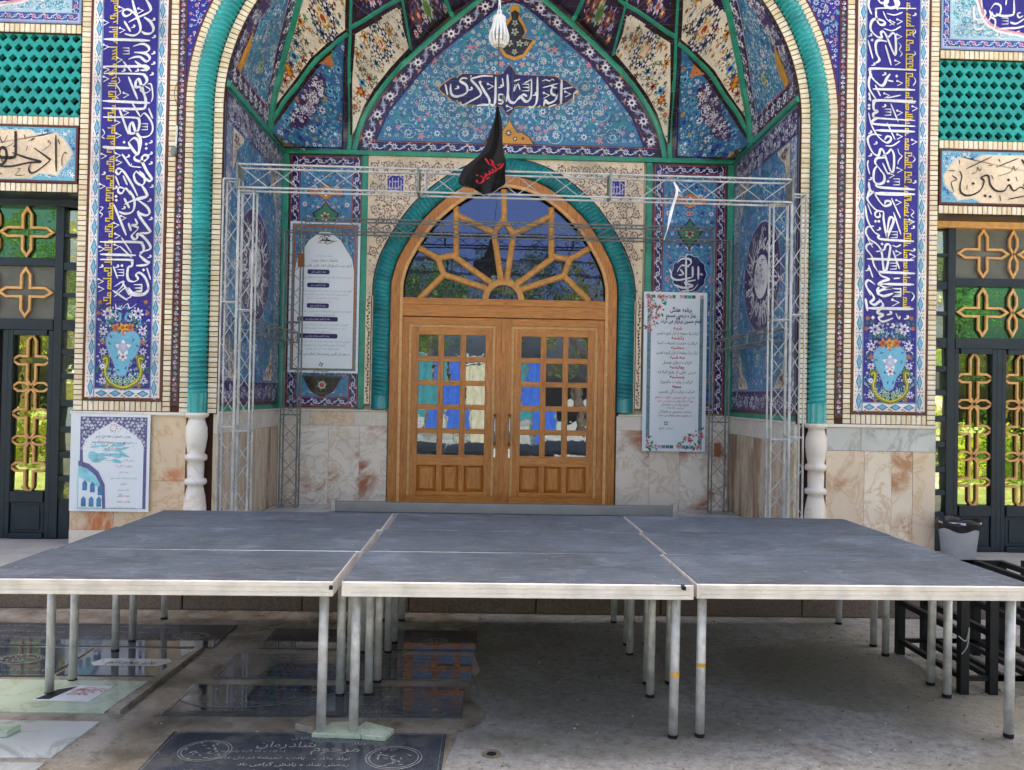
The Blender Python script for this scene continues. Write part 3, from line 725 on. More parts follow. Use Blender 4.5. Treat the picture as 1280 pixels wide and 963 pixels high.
def kufic(o, xb, sgn, z0, z1, seed):
    """the square gold letters along the ascenders: a base line with blocky uprights, hooks and loops"""
    rng = random.Random(seed); z = z1; w_ = .0125; P = lambda a, b_: o.ribbon([a, b_], w_, 't_gold', 4, 0, False)
    while z > z0+.1:
        L = rng.choice((.10, .14, .17, .2)); e = min(L, z-z0)
        P((xb, z), (xb, z-e*.94)); q = z-.012
        while q > z-e+.02:
            k = rng.random(); up = sgn*rng.choice((.035, .05, .075, .085))
            if k < .45: P((xb, q), (xb+up, q)); q -= .024
            elif k < .65: P((xb, q), (xb+sgn*.07, q)); P((xb+sgn*.07, q+.006), (xb+sgn*.07, q-.036)); P((xb+sgn*.07, q-.03), (xb+sgn*.028, q-.03)); q -= .052
            elif k < .85: P((xb+sgn*.03, q), (xb+sgn*.03, q-.036)); P((xb, q), (xb+sgn*.036, q)); P((xb, q-.03), (xb+sgn*.036, q-.03)); q -= .05
            else: P((xb, q), (xb+sgn*.045, q-.02)); q -= .034
        z -= e+.012
def vase(o, X0):
    cu = at(154.8, 440, YF)[0]
    cv = lambda x, y: (X0+at(90+x/6.019, 360+y/6.019, YF)[0]-cu, at(90+x/6.019, 360+y/6.019, YF)[1])
    k = YF/F_PX/6.019
    G = smooth_pts([(392, 365), (345, 330), (295, 345), (268, 400), (285, 480), (325, 570), (350, 652), (410, 652), (440, 570), (500, 480), (517, 400), (490, 345), (440, 330)], 3, True)
    o.shape([cv(*p) for p in [(392+(x-392)*1.07, 500+(y-500)*1.05) for x, y in G]], 't_slate', 3, cv(392, 460)); o.shape([cv(*p) for p in G], 't_sky', 4, cv(392, 460))
    o.flower(cv(392, 450), 62*k, 't_white', 't_pale', 5, 5, .3, 't_lilac', 1.57); o.flower(cv(392, 520), 36*k, 't_white', 't_rose', 5, 5)
    for x, y in ((310, 380), (475, 380), (300, 430), (485, 430), (345, 540), (440, 540), (370, 620), (410, 620)): o.leaf(cv(x, y), random.random()*6, 34*k, 9*k, 't_midblue', 5)
    for sx in (-1, 1):
        c = cv(392+sx*55, 300); o.flower(c, 40*k, 't_orange', 't_rust', 5, 4, .4)
        o.leaf(cv(392+sx*100, 265), 1.0 if sx < 0 else 2.1, 60*k, 14*k, 't_green', 4); o.leaf(cv(392+sx*20, 250), 1.57, 50*k, 12*k, 't_sky', 4)
        for (dx, y, r, m) in ((115, 195, 46, 't_white'), (148, 325, 36, 't_white'), (150, 480, 30, 't_white'), (152, 590, 24, 't_white'), (155, 700, 30, 't_white'), (60, 205, 18, 't_pale'), (120, 740, 18, 't_orange'), (185, 190, 18, 't_orange'), (150, 410, 20, 't_orange'), (172, 110, 20, 't_orange')):
            o.flower(cv(392+sx*dx, y), r*k, m, 't_navy' if m == 't_white' else 't_rust', 5, 7, .28, 't_lilac' if r > 26 else None)
        o.ribbon([cv(392+sx*a, y) for a, y in ((155, 545), (120, 520), (118, 570), (135, 630), (110, 700), (50, 740), (0, 758))], 34*k, 't_olive', 4, 5, False)
        o.ribbon([cv(392+sx*a, y) for a, y in ((150, 540), (122, 530), (122, 580), (135, 630), (108, 695), (50, 735), (0, 750))], 10*k, 't_gold', 6, 5, False)
        for (a, y) in ((120, 660), (90, 700), (50, 700), (20, 720), (20, 690), (60, 670)): o.flower(cv(392+sx*a, y), 20*k, 't_mint', 't_olive', 5, 5)
    o.flower(cv(392, 300), 42*k, 't_amber', 't_rust', 6, 5, .3)
def border_diamonds(o, x0, x1, z0, z1, left=True):
    wd = x1-x0; o.poly(rect(x0, x1, z0, z1), 't_white', 1); n = int(round((z1-z0)/.215)); p = (z1-z0)/n; s = 1 if left else -1
    xo, xi = (x0, x1) if left else (x1, x0)
    o.poly(rect(*sorted((xi, xi-s*wd*.13)), z0, z1), 't_slate', 3); o.poly(rect(*sorted((xo, xo+s*wd*.16)), z0, z1), 't_ivory', 3)
    cx = xi-s*wd*.42
    for i in range(n):
        c = z0+(i+.5)*p; hw, hh = wd*.36, p*.44
        o.poly([(cx-hw*.85, c), (cx, c-hh), (cx+hw*.8, c), (cx, c+hh)], 't_midblue', 2); o.poly([(cx-hw*.62, c), (cx, c-hh*.78), (cx+hw*.6, c), (cx, c+hh*.78)], 't_sky', 3)
        o.flower((cx, c), hw*.42, 't_pale', 't_cobalt', 4, 5); 
        for e in (-1, 1): o.leaf((cx, c+e*hh*.35), 1.57*e, hh*.35, hw*.2, 't_pale', 4); o.leaf((cx, c-e*hh*.55), random.random()*6, hw*.4, hw*.14, 't_cobalt', 5)
        q = z0+i*p
        o.flower((cx-s*hw*.25, q), hw*.5, 't_white', 't_rust', 3, 5, .4); o.disc((cx+s*hw*.45, q), hw*.26, 't_sky', 4)
        for e in (-1, 1):
            o.leaf((cx-s*hw*.9, q+e*p*.12), 1.57*e, p*.16, hw*.16, 't_orange', 3); o.leaf((cx-s*hw*.3, q+e*p*.1), .8*e, p*.2, hw*.13, 't_midblue', 3); o.disc((cx-s*hw*.95, q), hw*.18, 't_rust', 3, 6); o.leaf((cx+s*hw*.5, q+e*p*.16), 1.57*e, p*.16, hw*.12, 't_turq', 3)

# ================================================================== pilasters
ZD = 1.72
def pilaster(s):
    lab = 'tiled pilaster left of the portal, poster hanging on its marble foot' if s < 0 else 'tiled pilaster right of the portal above the bare pinkish marble foot'
    T = thing('tiled_pilaster', lab, 'pilaster', (s*4.1, YF, .3), group='inscription pilasters beside the portal')
    X = lambda a: s*a
    a, b_ = sorted((X(3.52), X(4.63)))
    MB().box((a, YF+.012, ZD), (b_, 9.3, ZTOP), 'mortar').build('backing', T)
    brick_column(T, X(4.63), X(4.535), ZD+.012, ZTOP-.05); brick_column(T, X(3.695), X(3.61), ZD+.012, ZTOP-.05)
    brick_row(T, X(4.53), X(3.70), ZD+.012, ZD+.118)
    x0, x1 = sorted((X(4.535), X(3.695))); frame_bars(T, x0, x1, 1.845, 8.9, .028, YF, 't_maroon')
    fx0, fx1 = x0+.13, x1-.13; cx = (fx0+fx1)/2
    zs = [1.975+.226*i for i in range(31)]
    c0, c1 = (fx0, fx1); W_ = c1-c0
    xs = [c0, c0+W_*.25, c0+W_*.75, c1] if s < 0 else [c0, c0+W_*.25, c0+W_*.75, c1]
    MB().box((x0+.02, YF+.008, 1.86), (x1-.02, YF+.03, 8.88), 't_slate').build('grout', T)
    tiles(T, xs, zs, YF-.003, 't_navy')
    o = Orn(front(YF-.001)); border_diamonds(o, x0+.028, fx0, 1.875, 8.88, True); border_diamonds(o, fx1, x1-.028, 1.875, 8.88, False)
    o.poly(rect(fx0, fx1, 1.875, 1.975), 't_white', 1); o.poly(rect(fx0, fx1, 1.960, 1.975), 't_slate', 3)
    for i in range(4):
        c = (fx0+(i+.5)*W_/4, 1.918); o.poly([(c[0]-.065, c[1]), (c[0], c[1]-.035), (c[0]+.065, c[1]), (c[0], c[1]+.035)], 't_midblue', 2); o.poly([(c[0]-.045, c[1]), (c[0], c[1]-.024), (c[0]+.045, c[1]), (c[0], c[1]+.024)], 't_sky', 3); o.flower(c, .018, 't_pale', 't_cobalt', 4)
        for e in (-1, 1): o.leaf((c[0]+e*.06, 1.885), .5*e, .04, .012, 't_orange', 3)
    o.build('tile_border', T)
    o = Orn(front(YF-.004)); X0 = cx
    fill_floral(o, rect(fx0+.01, fx1-.01, 1.98, 2.86), .075, [('t_white', 't_orange'), ('t_white', 't_navy'), ('t_pale', 't_navy'), ('l', 't_sky'), ('l', 't_green')], ['t_pale', 't_sky', 't_green', 't_white'], 't_turq', .006, (.014, .022), .008, .2, .085, .03, None, 2, axis=cx)
    vase(o, X0); o.build('vase_ornament', T)
    o = Orn(front(YF-.004)); D = LT if s < 0 else RT
    for k in D: x_, y_, k_, dat = D[k]; strokes(o, dat, x_, y_, k_, YF, 't_white', 4, .75 if s < 0 else -.75)
    # the text runs on above the photograph's edge
    top = 'صدق الله' if s < 0 else 'ما ودعك ربك'
    text_into(o, top, 0, 0, .42, 't_white', 4, None, (lambda x, y: (cx+.10-y*1.25, 7.35+x*1.0)) if s < 0 else (lambda x, y: (cx-.12+y*1.25, 7.35-x*1.0)))
    o.build('calligraphy', T)
    o = Orn(front(YF-.004)); xb = (fx0+.148) if s < 0 else (fx1-.148)
    kufic(o, xb, -1 if s < 0 else 1, 2.72 if s < 0 else 2.98, 8.6, 5+s); o.build('gold_lettering', T, None)
    # narrow floral strip in maroon frames
    a, b_ = sorted((X(3.61), X(3.52))); frame_bars(T, a+.002, b_-.002, 1.80, 8.9, .012, YF, 't_maroon')
    o = Orn(front(YF)); o.poly(rect(a+.014, b_-.014, 1.812, 8.88), 't_plum', 1); m_ = (a+b_)/2
    z = 1.86
    while z < 7.2:
        o.flower((m_+random.uniform(-.008, .008), z), random.uniform(.014, .022), random.choice(('t_white', 't_pale', 't_lilac', 't_pink')), 't_rust', 3, 5)
        for e in (-1, 1): o.leaf((m_, z+.03), 1.57+e*.9, .034, .009, random.choice(('t_white', 't_green', 't_lilac', 't_orange')), 2)
        z += .058
    o.build('floral_strip', T)
    # marble foot: slabs with a pale course and a moulding on top
    mname = 'marble_front' if s < 0 else 'marble_frontright'
    a, b_ = sorted((X(4.63), X(3.43))); MB().box((a, YF+.03, .30), (b_, 9.3, ZD), 'plaster').build('marble_backing', T)
    cuts = [a, a+.5, a+.82, b_] if s < 0 else [a, a+.42, a+.72, a+.95, b_]
    for i in range(len(cuts)-1):
        if s < 0:
            MB().box((cuts[i]+.0015, YF-.012+random.uniform(0, .002), 1.0), (cuts[i+1]-.0015, YF+.03, 1.695), mname).build('marble_slab', T, bevel=.002)
            MB().box((cuts[i]+.0015-(.04 if i else 0), YF-.012, .47), (cuts[i+1]-.0015-(.04 if i < 2 else 0), YF+.03, .998), mname).build('marble_slab', T, bevel=.002)
        else: MB().box((cuts[i]+.0015, YF-.012+random.uniform(0, .002), .30), (cuts[i+1]-.0015, YF+.03, 1.44), mname).build('marble_slab', T, bevel=.002)
    if s < 0: MB().box((a, YF-.016, .30), (b_, YF+.03, .468), 'marble_pale').build('marble_slab', T, bevel=.002)
    else:
        for q0, q1 in ((a, a+.38), (a+.38, b_)): MB().box((q0+.0015, YF-.014, 1.443), (q1-.0015, YF+.03, 1.69), 'marble_floor').build('marble_slab', T, bevel=.002)
    MB().box((a-.01, YF-.035, 1.692), (b_+.005, YF+.03, ZD+.008), 'marble_pale').build('moulding', T, bevel=.008)
    # the foot's flank, facing the glazed bay
    xo = X(4.63)
    return T
pilaster(-1); pilaster(1)

# ================================================================== arch surround: brick, turquoise rope moulding, brick
A = thing('portal_arch', 'tall pointed arch with turquoise twisted rope moulding between cream brick edges', 'arch', (0, YF, 1.72))
inv = winv(A); nb = 0; far = MB()
for s in (-1, 1):
    for (r, w_) in ((3.17-C1[0], .092), (3.47-C1[0], .092)):
        for (x, z, nrm) in arch_path(r, ZD+.03, BP):
            ang = math.atan2(nrm.y, nrm.x)
            if nb < 150*(2 if s > 0 else 1) and z < 6.45: put_brick(A, inv, s*x, z, w_, BP-.009, -s*ang); nb += 1
            else:
                rot = Matrix.Rotation(-s*ang, 3, 'Y'); c = Vector((s*x, YF+.01, z)); far.box((c.x-w_/2, YF, z-BP/2+.0045), (c.x+w_/2, YF+.02, z+BP/2-.0045), 'brick', rot, c)
far.build('arch_bricks', A, kind='stuff')
def ring_poly(ra, rb, z0, ds=.1):
    a = [(x, z) for x, z, n in arch_path(ra, z0, ds)]; b_ = [(x, z) for x, z, n in arch_path(rb, z0, ds)]; return a, b_
for s in (-1, 1):       # mortar bed behind the bricks, then the spandrel above
    pi_ = [(x, z) for x, z, n in arch_path(HW-C1[0], ZD, .08)]; po = [(x, z) for x, z, n in arch_path(3.525-C1[0], ZD, .08)]
    mb = MB(); n = min(len(pi_), len(po)); vs_ = []
    for i in range(n):
        a = pi_[int(i*(len(pi_)-1)/(n-1))]; b_ = po[int(i*(len(po)-1)/(n-1))]
        vs_ += [(s*a[0], YF+.012, a[1]), (s*b_[0], YF+.012, b_[1]), (s*a[0], YF+.10, a[1])]
    mb.add(vs_, [(3*i, 3*i+1, 3*i+4, 3*i+3) for i in range(n-1)]+[(3*i, 3*i+3, 3*i+5, 3*i+2) for i in range(n-1)], 'mortar'); mb.build('mortar_bed', A)
    # rope
    path = arch_path(3.32-C1[0], ZD+.22, .009); mb = MB(); NS = 18; vs_ = []; L = 0
    for i, (x, z, nr) in enumerate(path):
        L = i*.009
        for j in range(NS):
            q = 2*math.pi*j/NS; ph = (L/.054)*2*math.pi+q*s*1.0
            rr = .094+.009*math.cos(ph); rr = .093+.013*(abs(math.cos(ph/2))*2-1)
            d = nr*math.cos(q)*rr
            vs_.append((s*(x+d.x), YF-.012-math.sin(q)*rr, z+d.y))
    fs_ = [(i*NS+j, i*NS+(j+1) % NS, (i+1)*NS+(j+1) % NS, (i+1)*NS+j) for i in range(len(path)-1) for j in range(NS)]
    mb.add(vs_, fs_, 'teal_rope'); mb.build('rope_moulding', A, smooth=True)
    # fluted foot of the rope
    mb = MB(); NF = 40; sec = []
    for j in range(NF): q = 2*math.pi*j/NF; rr = .094+.006*math.cos(q*10); sec.append((rr*math.cos(q), rr*math.sin(q)))
    mb.add([(s*3.32+u, YF-.012+v, z) for z in (ZD+.01, ZD+.225) for u, v in sec], [(j, (j+1) % NF, NF+(j+1) % NF, NF+j) for j in range(NF)]+[tuple(range(NF, 2*NF))], 'teal_rope'); mb.build('rope_foot', A)
    # spandrel tiles
    po2 = [(x, z) for x, z, n in arch_path(3.525-C1[0], 4.6, .08)]
    pts = [(s*x, z) for x, z in po2]; inner = [p for p in pts if p[1] < 8.6]+[(0, 8.9)]
    poly = inner+[(s*3.52, 8.9)] if True else None
    o = Orn(front(YF+.004))
    mb_ = [(x, z) for x, z in inner]; 
    for i in range(len(mb_)-1):
        a, b_ = mb_[i], mb_[i+1]
        if abs(a[0]) < 3.518 or abs(b_[0]) < 3.518: o.poly([a, b_, (s*3.522, b_[1]), (s*3.522, a[1])], 't_navy', 0)
    fill_floral(o, poly, .085, [('t_white', 't_rust'), ('t_pale', 't_navy'), ('t_lilac', 't_navy'), ('t_pink', 't_rust'), ('l', 't_sky')], ['t_white', 't_pale', 't_lilac', 't_sky'], 't_white', .008, (.02, .034), .006, .24, .11, .035)
    o.ribbon([p for p in inner], .02, 't_maroon', 4, 0, False)
    o.build('spandrel_tiles', A)
MB().box((-3.52, YF+.02, APEX+.62), (3.52, 9.3, ZTOP), 'plaster').build('upper_wall', A)
mb = MB()
pp = [(x, z) for x, z, n in arch_path(3.50-C1[0], 4.9, .15)]
for s in (-1, 1):
    for i in range(len(pp)-1): mb.add([(s*pp[i][0], YF+.02, pp[i][1]), (s*pp[i+1][0], YF+.02, pp[i+1][1]), (s*3.55, YF+.02, pp[i+1][1]), (s*3.55, YF+.02, pp[i][1]),
                                       (s*pp[i][0], YF+.3, pp[i][1]), (s*pp[i+1][0], YF+.3, pp[i+1][1])], [(0, 1, 2, 3), (0, 1, 5, 4)], 'plaster')
mb.build('spandrel_backing', A)

# marble column feet under the rope
for s in (-1, 1):
    prof_ = [(.118, 0), (.118, .09), (.095, .12), (.085, .16), (.112, .30), (.118, .42), (.105, .54), (.088, .62), (.080, .66), (.112, .675), (.118, .70), (.112, .725), (.084, .74), (.088, .86), (.084, .915), (.112, .93), (.118, .955), (.112, .98), (.086, 1.0), (.102, 1.08), (.114, 1.18), (.112, 1.27), (.088, 1.34), (.082, 1.37), (.112, 1.385), (.122, 1.40), (.125, 1.43)]
    c = MB().lathe(prof_, (s*3.32, YF-.012, .30), 'marble_column', 28).build('marble_column', smooth=True)
    tag(c, 'turned cream marble column foot under the rope moulding beside the %s' % ('hanging poster' if s < 0 else 'bare right pilaster'), 'column', 'turned marble column feet')

# ================================================================== side walls of the recess
def side_map(s): return lambda y, z, h: (s*(HW-h), y, z)
ZB = 5.29
def side_wall(s):
    T = thing('recess_side_wall', 'blue tiled side wall of the recess on the %s with a round calligraphy medallion' % ('left' if s < 0 else 'right'), 'wall', (s*HW, 10, .44), group='side walls of the portal recess')
    a, b_ = sorted((s*HW, s*(HW+.2))); MB().box((a if s > 0 else a, YF+.1, .3), (b_, YB+.3, ZB), 'mortar').build('backing', T)
    fn = side_map(s)
    o = Orn(fn); y0, y1 = 8.86, 11.28; z0, z1 = 1.80, 5.24
    o.poly(rect(y0, y1, z0, z1), 't_slate', 1); o.poly(rect(y0+.02, y0+.05, z0, z1), 't_plum', 3); o.poly(rect(y0, y1, z0, z0+.045), 't_maroon', 3)
    o.poly(rect(y0+.26, y1-.34, z0+.30, z1-.34), 't_blue', 3)
    # ogee top of the blue field
    fill_floral(o, rect(y0+.05, y0+.25, z0+.05, z1-.03), .07, [('t_white', 't_grape'), ('t_lilac', 't_grape'), ('l', 't_white')], ['t_white', 't_grape', 't_lilac', 't_pale'], None, r=(.018, .03), margin=.004, dart_l=.045, ndart=4)
    fill_floral(o, rect(y1-.33, y1-.02, z0+.05, z1-.03), .075, [('t_white', 't_grape'), ('t_cream', 't_grape'), ('l', 't_white')], ['t_white', 't_grape', 't_lilac', 't_cream'], None, r=(.018, .03), margin=.004, dart_l=.05, ndart=4)
    for (q0, q1) in ((z0+.05, z0+.28), (z1-.33, z1-.02)): 
        o.poly(rect(y0+.06, y1-.05, q0, q1), 't_grape', 2)
        fill_floral(o, rect(y0+.08, y1-.06, q0, q1), .09, [('t_white', 't_navy'), ('t_lilac', 't_navy'), ('l', 't_white')], ['t_white', 't_pale', 't_lilac'], 't_white', .009, (.025, .04), .004, .22, .09, .05, h=2)
    C = (10.05, 3.50)
    fill_floral(o, rect(y0+.27, y1-.35, z0+.31, z1-.35), .105, [('t_white', 't_rust'), ('t_pale', 't_navy'), ('t_sky', 't_white'), ('l', 't_midblue'), ('l', 't_turq'), ('t_lilac', 't_navy')], ['t_sky', 't_pale', 't_midblue', 't_turq', 't_slate', 't_midblue'], 't_pale', .012, (.026, .045), .008, .34, .14, .055, lambda p: math.hypot(p[0]-C[0], p[1]-C[1]) < .70, 6, h=3)
    for (yy, zz) in ((y0+.27, z0+.31), (y1-.35, z0+.31), (y1-.35, z1-.35), (y0+.27, z1-.35)):       # corner pieces
        e1 = 1 if yy < 10 else -1; e2 = 1 if zz < 3.5 else -1
        P_ = [(yy, zz), (yy+e1*.42, zz), (yy+e1*.30, zz+e2*.12), (yy+e1*.16, zz+e2*.2), (yy+e1*.1, zz+e2*.36), (yy, zz+e2*.5)]
        o.fan(P_[0], P_[1:], 't_lilac', 4) if False else o.poly(P_, 't_cream', 4); fill_floral(o, P_, .07, [('l', 't_grape'), ('t_white', 't_grape')], ['t_grape', 't_plum'], None, r=(.02, .03), margin=.002, dart_l=.04, h=5)
    # medallion: ring of letters round a white heart
    n = 72; o.fan(C, [(C[0]+.69*math.cos(2*math.pi*i/n), C[1]+.69*math.sin(2*math.pi*i/n)) for i in range(n)], 't_lilac', 5)
    o.fan(C, [(C[0]+.67*math.cos(2*math.pi*i/n), C[1]+.67*math.sin(2*math.pi*i/n)) for i in range(n)], 't_grape', 7)
    o.fan(C, [(C[0]+.26*math.cos(2*math.pi*i/n), C[1]+.27*math.sin(2*math.pi*i/n)) for i in range(n)], 't_white', 9)
    pol = lambda x, y: (C[0]+(.31+y)*math.sin(x), C[1]+(.31+y)*math.cos(x))
    ring = 'اللهم صل علی محمد و آل محمد'
    text_into(o, ring, 0, .04, .36, 't_white', 9, None, (lambda x, y: pol(x/.62*1.0, max(-.03, min(.33, y*1.0)))))
    rng = random.Random(3)
    for i in range(40):
        q = i*2*math.pi/40+rng.uniform(-.04, .04); k = i % 4
        if k == 0: o.ribbon([pol(q, .03), pol(q+.02, .18), pol(q-.03, .32)], .017, 't_white', 10, 4)
        elif k == 1: o.ribbon([pol(q-.1, .22), pol(q, .08), pol(q+.13, .05), pol(q+.2, .12), pol(q+.1, .18)], .020, 't_white', 10, 4)
        elif k == 2: o.ribbon([pol(q-.12, .06), pol(q, .02), pol(q+.14, .07)], .018, 't_white', 10, 4); o.leaf(pol(q, .28), rng.random()*6, .05, .014, 't_white', 10); o.leaf(pol(q+.05, .15), rng.random()*6, .04, .012, 't_lilac', 10)
        else: o.ribbon([pol(q-.05, .30), pol(q+.06, .25), pol(q+.02, .18), pol(q+.1, .13)], .016, 't_white', 10, 4); o.disc(pol(q+.1, .3), .012, 't_white', 10, 5)
    for i in range(16):
        q = rng.random()*6.3; r_ = .2*math.sqrt(rng.random()); c = (C[0]+r_*math.cos(q), C[1]+r_*math.sin(q)); o.ribbon([c, (c[0]+rng.uniform(-.05, .05), c[1]+.04), (c[0]+rng.uniform(-.08, .08), c[1]+.02)], .011, 't_plum', 10, 4)
    o.build('tile_picture', T)
    MB().box(tuple(sorted((s*(HW-.004), s*(HW+.05)))[:1])+(8.86, 1.745), (max(s*(HW-.012), s*(HW+.05)), 11.29, 1.80), 'teal_rib').build('teal_strip', T)
    # marble dado
    y = 8.86
    for i in range(7):
        yy = y+2.43/7; xa, xb = sorted((s*(HW-.012), s*(HW+.05))); MB().box((xa, y+.0015, .44), (xb, yy-.0015, 1.50), 'marble_side').build('marble_slab', T); y = yy
    for q0, q1 in ((8.86, 9.6), (9.6, 10.5), (10.5, 11.29)): xa, xb = sorted((s*(HW-.014), s*(HW+.05))); MB().box((xa, q0+.0015, 1.503), (xb, q1-.0015, 1.715), 'marble_pale').build('marble_slab', T)
    xa, xb = sorted((s*(HW-.035), s*(HW+.05))); MB().box((xa, 8.86, 1.717), (xb, 11.29, 1.743), 'marble_pale').build('moulding', T, bevel=.006)
side_wall(-1); side_wall(1)

# ================================================================== door wall
DW = thing('door_wall', 'tiled wall round the wooden entrance with blue panels and a cream scrolled spandrel', 'wall', (0, YB, .44))
for s in (-1, 1): a, b_ = sorted((s*1.60, s*(HW+.2))); MB().box((a, YB+.04, .3), (b_, YB+.4, ZB+.1), 'plaster').build('backing', DW)
MB().box((-1.6, YB+.2, 4.6), (1.6, YB+.4, 8.8), 'plaster').build('upper_backing', DW); 
for s in (-1, 1): a, b_ = sorted((s*1.59, s*3.3)); MB().box((a, YB+.05, ZB+.09), (b_, YB+.4, 8.8), 'plaster').build('upper_backing', DW)
# profile of the door opening (half): x against height above the springing
OPEN = [(1.55, 0), (1.535, .28), (1.42, .62), (1.10, 1.12), (.68, 1.49), (.33, 1.66), (0, 1.72)]
ZSP = 3.28
def arch_half(k, dz=0, n=6):   # offset outwards by k
    P = smooth_pts([(x, z) for x, z in OPEN], n); out = []
    for i, p in enumerate(P):
        a = Vector(P[max(0, i-1)]); b_ = Vector(P[min(len(P)-1, i+1)]); d = (b_-a).normalized(); nr = Vector((d.y, -d.x))
        if i == len(P)-1: nr = Vector((0, 1))
        q = Vector(p)+nr*k; out.append((max(0, q.x), q.y+ZSP+(dz if i == len(P)-1 else 0)))
    return out
DX = -.045      # the door stands a touch left of the recess axis
def full_arch(k, z0): h = arch_half(k); R_ = [(DX+1.55+k, z0)]+[(DX+x, z) for x, z in h]; return R_+[(2*DX-x, z) for x, z in R_[::-1][1:]]
# cream spandrel
out_ = full_arch(.255, 1.80)
o = Orn(front(YB)); half = len(out_)//2
zt = 5.235; xe = 1.905
for s_ in (1, -1):
    pts = [((x-DX)*s_+DX, z) for x, z in out_[:half+1]]
    for i in range(len(pts)-1):
        a, b_ = pts[i], pts[i+1]
        zz = min(zt, max(a[1], b_[1])); 
        o.poly([a, (b_[0], min(zt, b_[1])), (s_*xe+DX, min(zt, b_[1])), (s_*xe+DX, a[1])], 't_cream', 1)
    poly = pts+[(DX+s_*.02, zt), (s_*xe+DX, zt)]
    poly = [p for p in pts if p[1] > 3.0]+[(s_*xe+DX, zt), (s_*xe+DX, 3.0)]
    fill_floral(o, poly, .13, [('l', 't_ink'), ('t_pink', 't_ink'), ('l', 't_maroon')], ['t_ink', 't_ink', 't_maroon'], 't_ink', .0085, (.012, .019), .012, .17, .068, .024, ndart=1, h=2)
    # narrow strip down the side
    xs_ = sorted((s_*1.83+DX, s_*1.905+DX)); o.poly(rect(xs_[0]-.012, xs_[1]+.012, 1.80, 3.3), 't_black', 2); o.poly(rect(xs_[0], xs_[1], 1.82, 3.3), 't_cream', 3)
    z = 1.88
    while z < 3.3: o.leaf((sum(xs_)/2, z), 1.57+random.uniform(-.9, .9), .05, .012, 't_ink' if random.random() < .7 else 't_rust', 4); o.leaf((sum(xs_)/2, z), -1.0+random.uniform(-.6, .6), .035, .01, 't_ink', 4); z += .045
    # square kufic tile
    c = (s_*1.53+(-.045), 4.86); o.poly(rect(c[0]-.13, c[0]+.13, c[1]-.13, c[1]+.13), 't_cream', 6); o.poly(rect(c[0]-.11, c[0]+.11, c[1]-.11, c[1]+.11), 't_navy', 7)
    for k in range(5): o.ribbon([(c[0]-.08+k*.04, c[1]-.08), (c[0]-.08+k*.04, c[1]+.05+.03*(k % 2))], .012, 't_lilac', 8, 0, False)
    o.ribbon([(c[0]-.09, c[1]-.06), (c[0]+.09, c[1]-.06)], .012, 't_lilac', 9, 0, False); o.ribbon([(c[0]-.09, c[1]+.02), (c[0]+.05, c[1]+.03)], .012, 't_lilac', 9, 0, False)
    o.ribbon(pts[2:], .03, 't_black', 5, 0, False)
o.build('cream_spandrel', DW)
# teal strips and beams
for s in (-1, 1):
    a, b_ = sorted((DX*.6+s*1.925, DX*.6+s*2.005)); MB().box((a, YB-.03, 1.745), (b_, YB+.05, ZB-.055), 'teal_rib').build('teal_strip', DW, bevel=.006)
    a, b_ = sorted((s*3.03, s*3.115)); MB().box((a, YB-.03, 1.745), (b_, YB+.05, ZB-.055), 'teal_rib').build('teal_strip', DW, bevel=.006)
MB().box((-3.11, YB-.05, ZB-.052), (3.11, YB+.05, ZB+.012), 'teal_rib').build('teal_beam', DW, bevel=.008)
# rope moulding round the doorway
def rope_arch():
    pc = full_arch(.135, 1.76); P = [Vector(p) for p in pc]; D = [P[0]]; dens = []
    L = 0; path = []
    for i in range(len(P)-1):
        d = P[i+1]-P[i]; n = max(1, int(d.length/.008))
        for k in range(n): path.append(P[i]+d*(k/n))
    path.append(P[-1]); NS = 14; mb = MB(); vs_ = []; L = 0
    for i, p in enumerate(path):
        a = path[max(0, i-2)]; b_ = path[min(len(path)-1, i+2)]; d = (b_-a).normalized(); nr = Vector((d.y, -d.x)); L += (p-path[i-1]).length if i else 0
        for j in range(NS):
            q = math.pi*j/(NS-1); ph = L/.058*math.pi; ph += .9*math.cos(q)
            rr = 1+.20*(abs(math.cos(ph))*2-1); u = .115*math.cos(q); v = .085*math.sin(q)*rr
            if z_flute(p): v = .085*math.sin(q)*(1+.08*math.cos(q*14))
            c = p+nr*u; vs_.append((c.x, YB-.01-v, c.y))
    mb.add(vs_, [(i*NS+j, i*NS+j+1, (i+1)*NS+j+1, (i+1)*NS+j) for i in range(len(path)-1) for j in range(NS-1)], 'teal_dark'); return mb.build('rope_moulding', DW, smooth=True)
def z_flute(p): return p.y < 1.95
rope_arch()
# blue panels either side
def panel(o, x0, x1, z0, z1):
    o.poly(rect(x0, x1, z0, z1), 't_maroon', 1); cxp = (x0+x1)/2; b_ = .115
    ms = motif_scroll('t_white', ('t_white', 't_cobalt', 't_lilac'), ('t_slate', 't_white'), 't_lilac', .2)
    for pth in ([(x0+b_/2+.02, z0+.02), (x0+b_/2+.02, z1-.02)], [(x1-b_/2-.02, z0+.02), (x1-b_/2-.02, z1-.02)]): band(o, pth, b_, 't_navydark', 't_rose', ms, h=2)
    for zz in (z0+b_/2+.02, z1-b_/2-.02): band(o, [(x0+b_+.02, zz), (x1-b_-.02, zz)], b_, 't_navydark', 't_rose', ms, h=2)
    I = rect(x0+b_+.03, x1-b_-.03, z0+b_+.03, z1-b_-.03); o.poly(I, 't_blue', 3)
    fill_floral(o, I, .10, [('t_white', 't_rose'), ('t_turq', 't_white'), ('l', 't_navy'), ('l', 't_sky'), ('l', 't_turq'), ('t_pink', 't_rust')], ['t_sky', 't_midblue', 't_turq', 't_cobalt', 't_sky'], 't_cobalt', .011, (.022, .036), .008, .27, .115, .05, None, 3, h=4, axis=cxp)
    return cxp
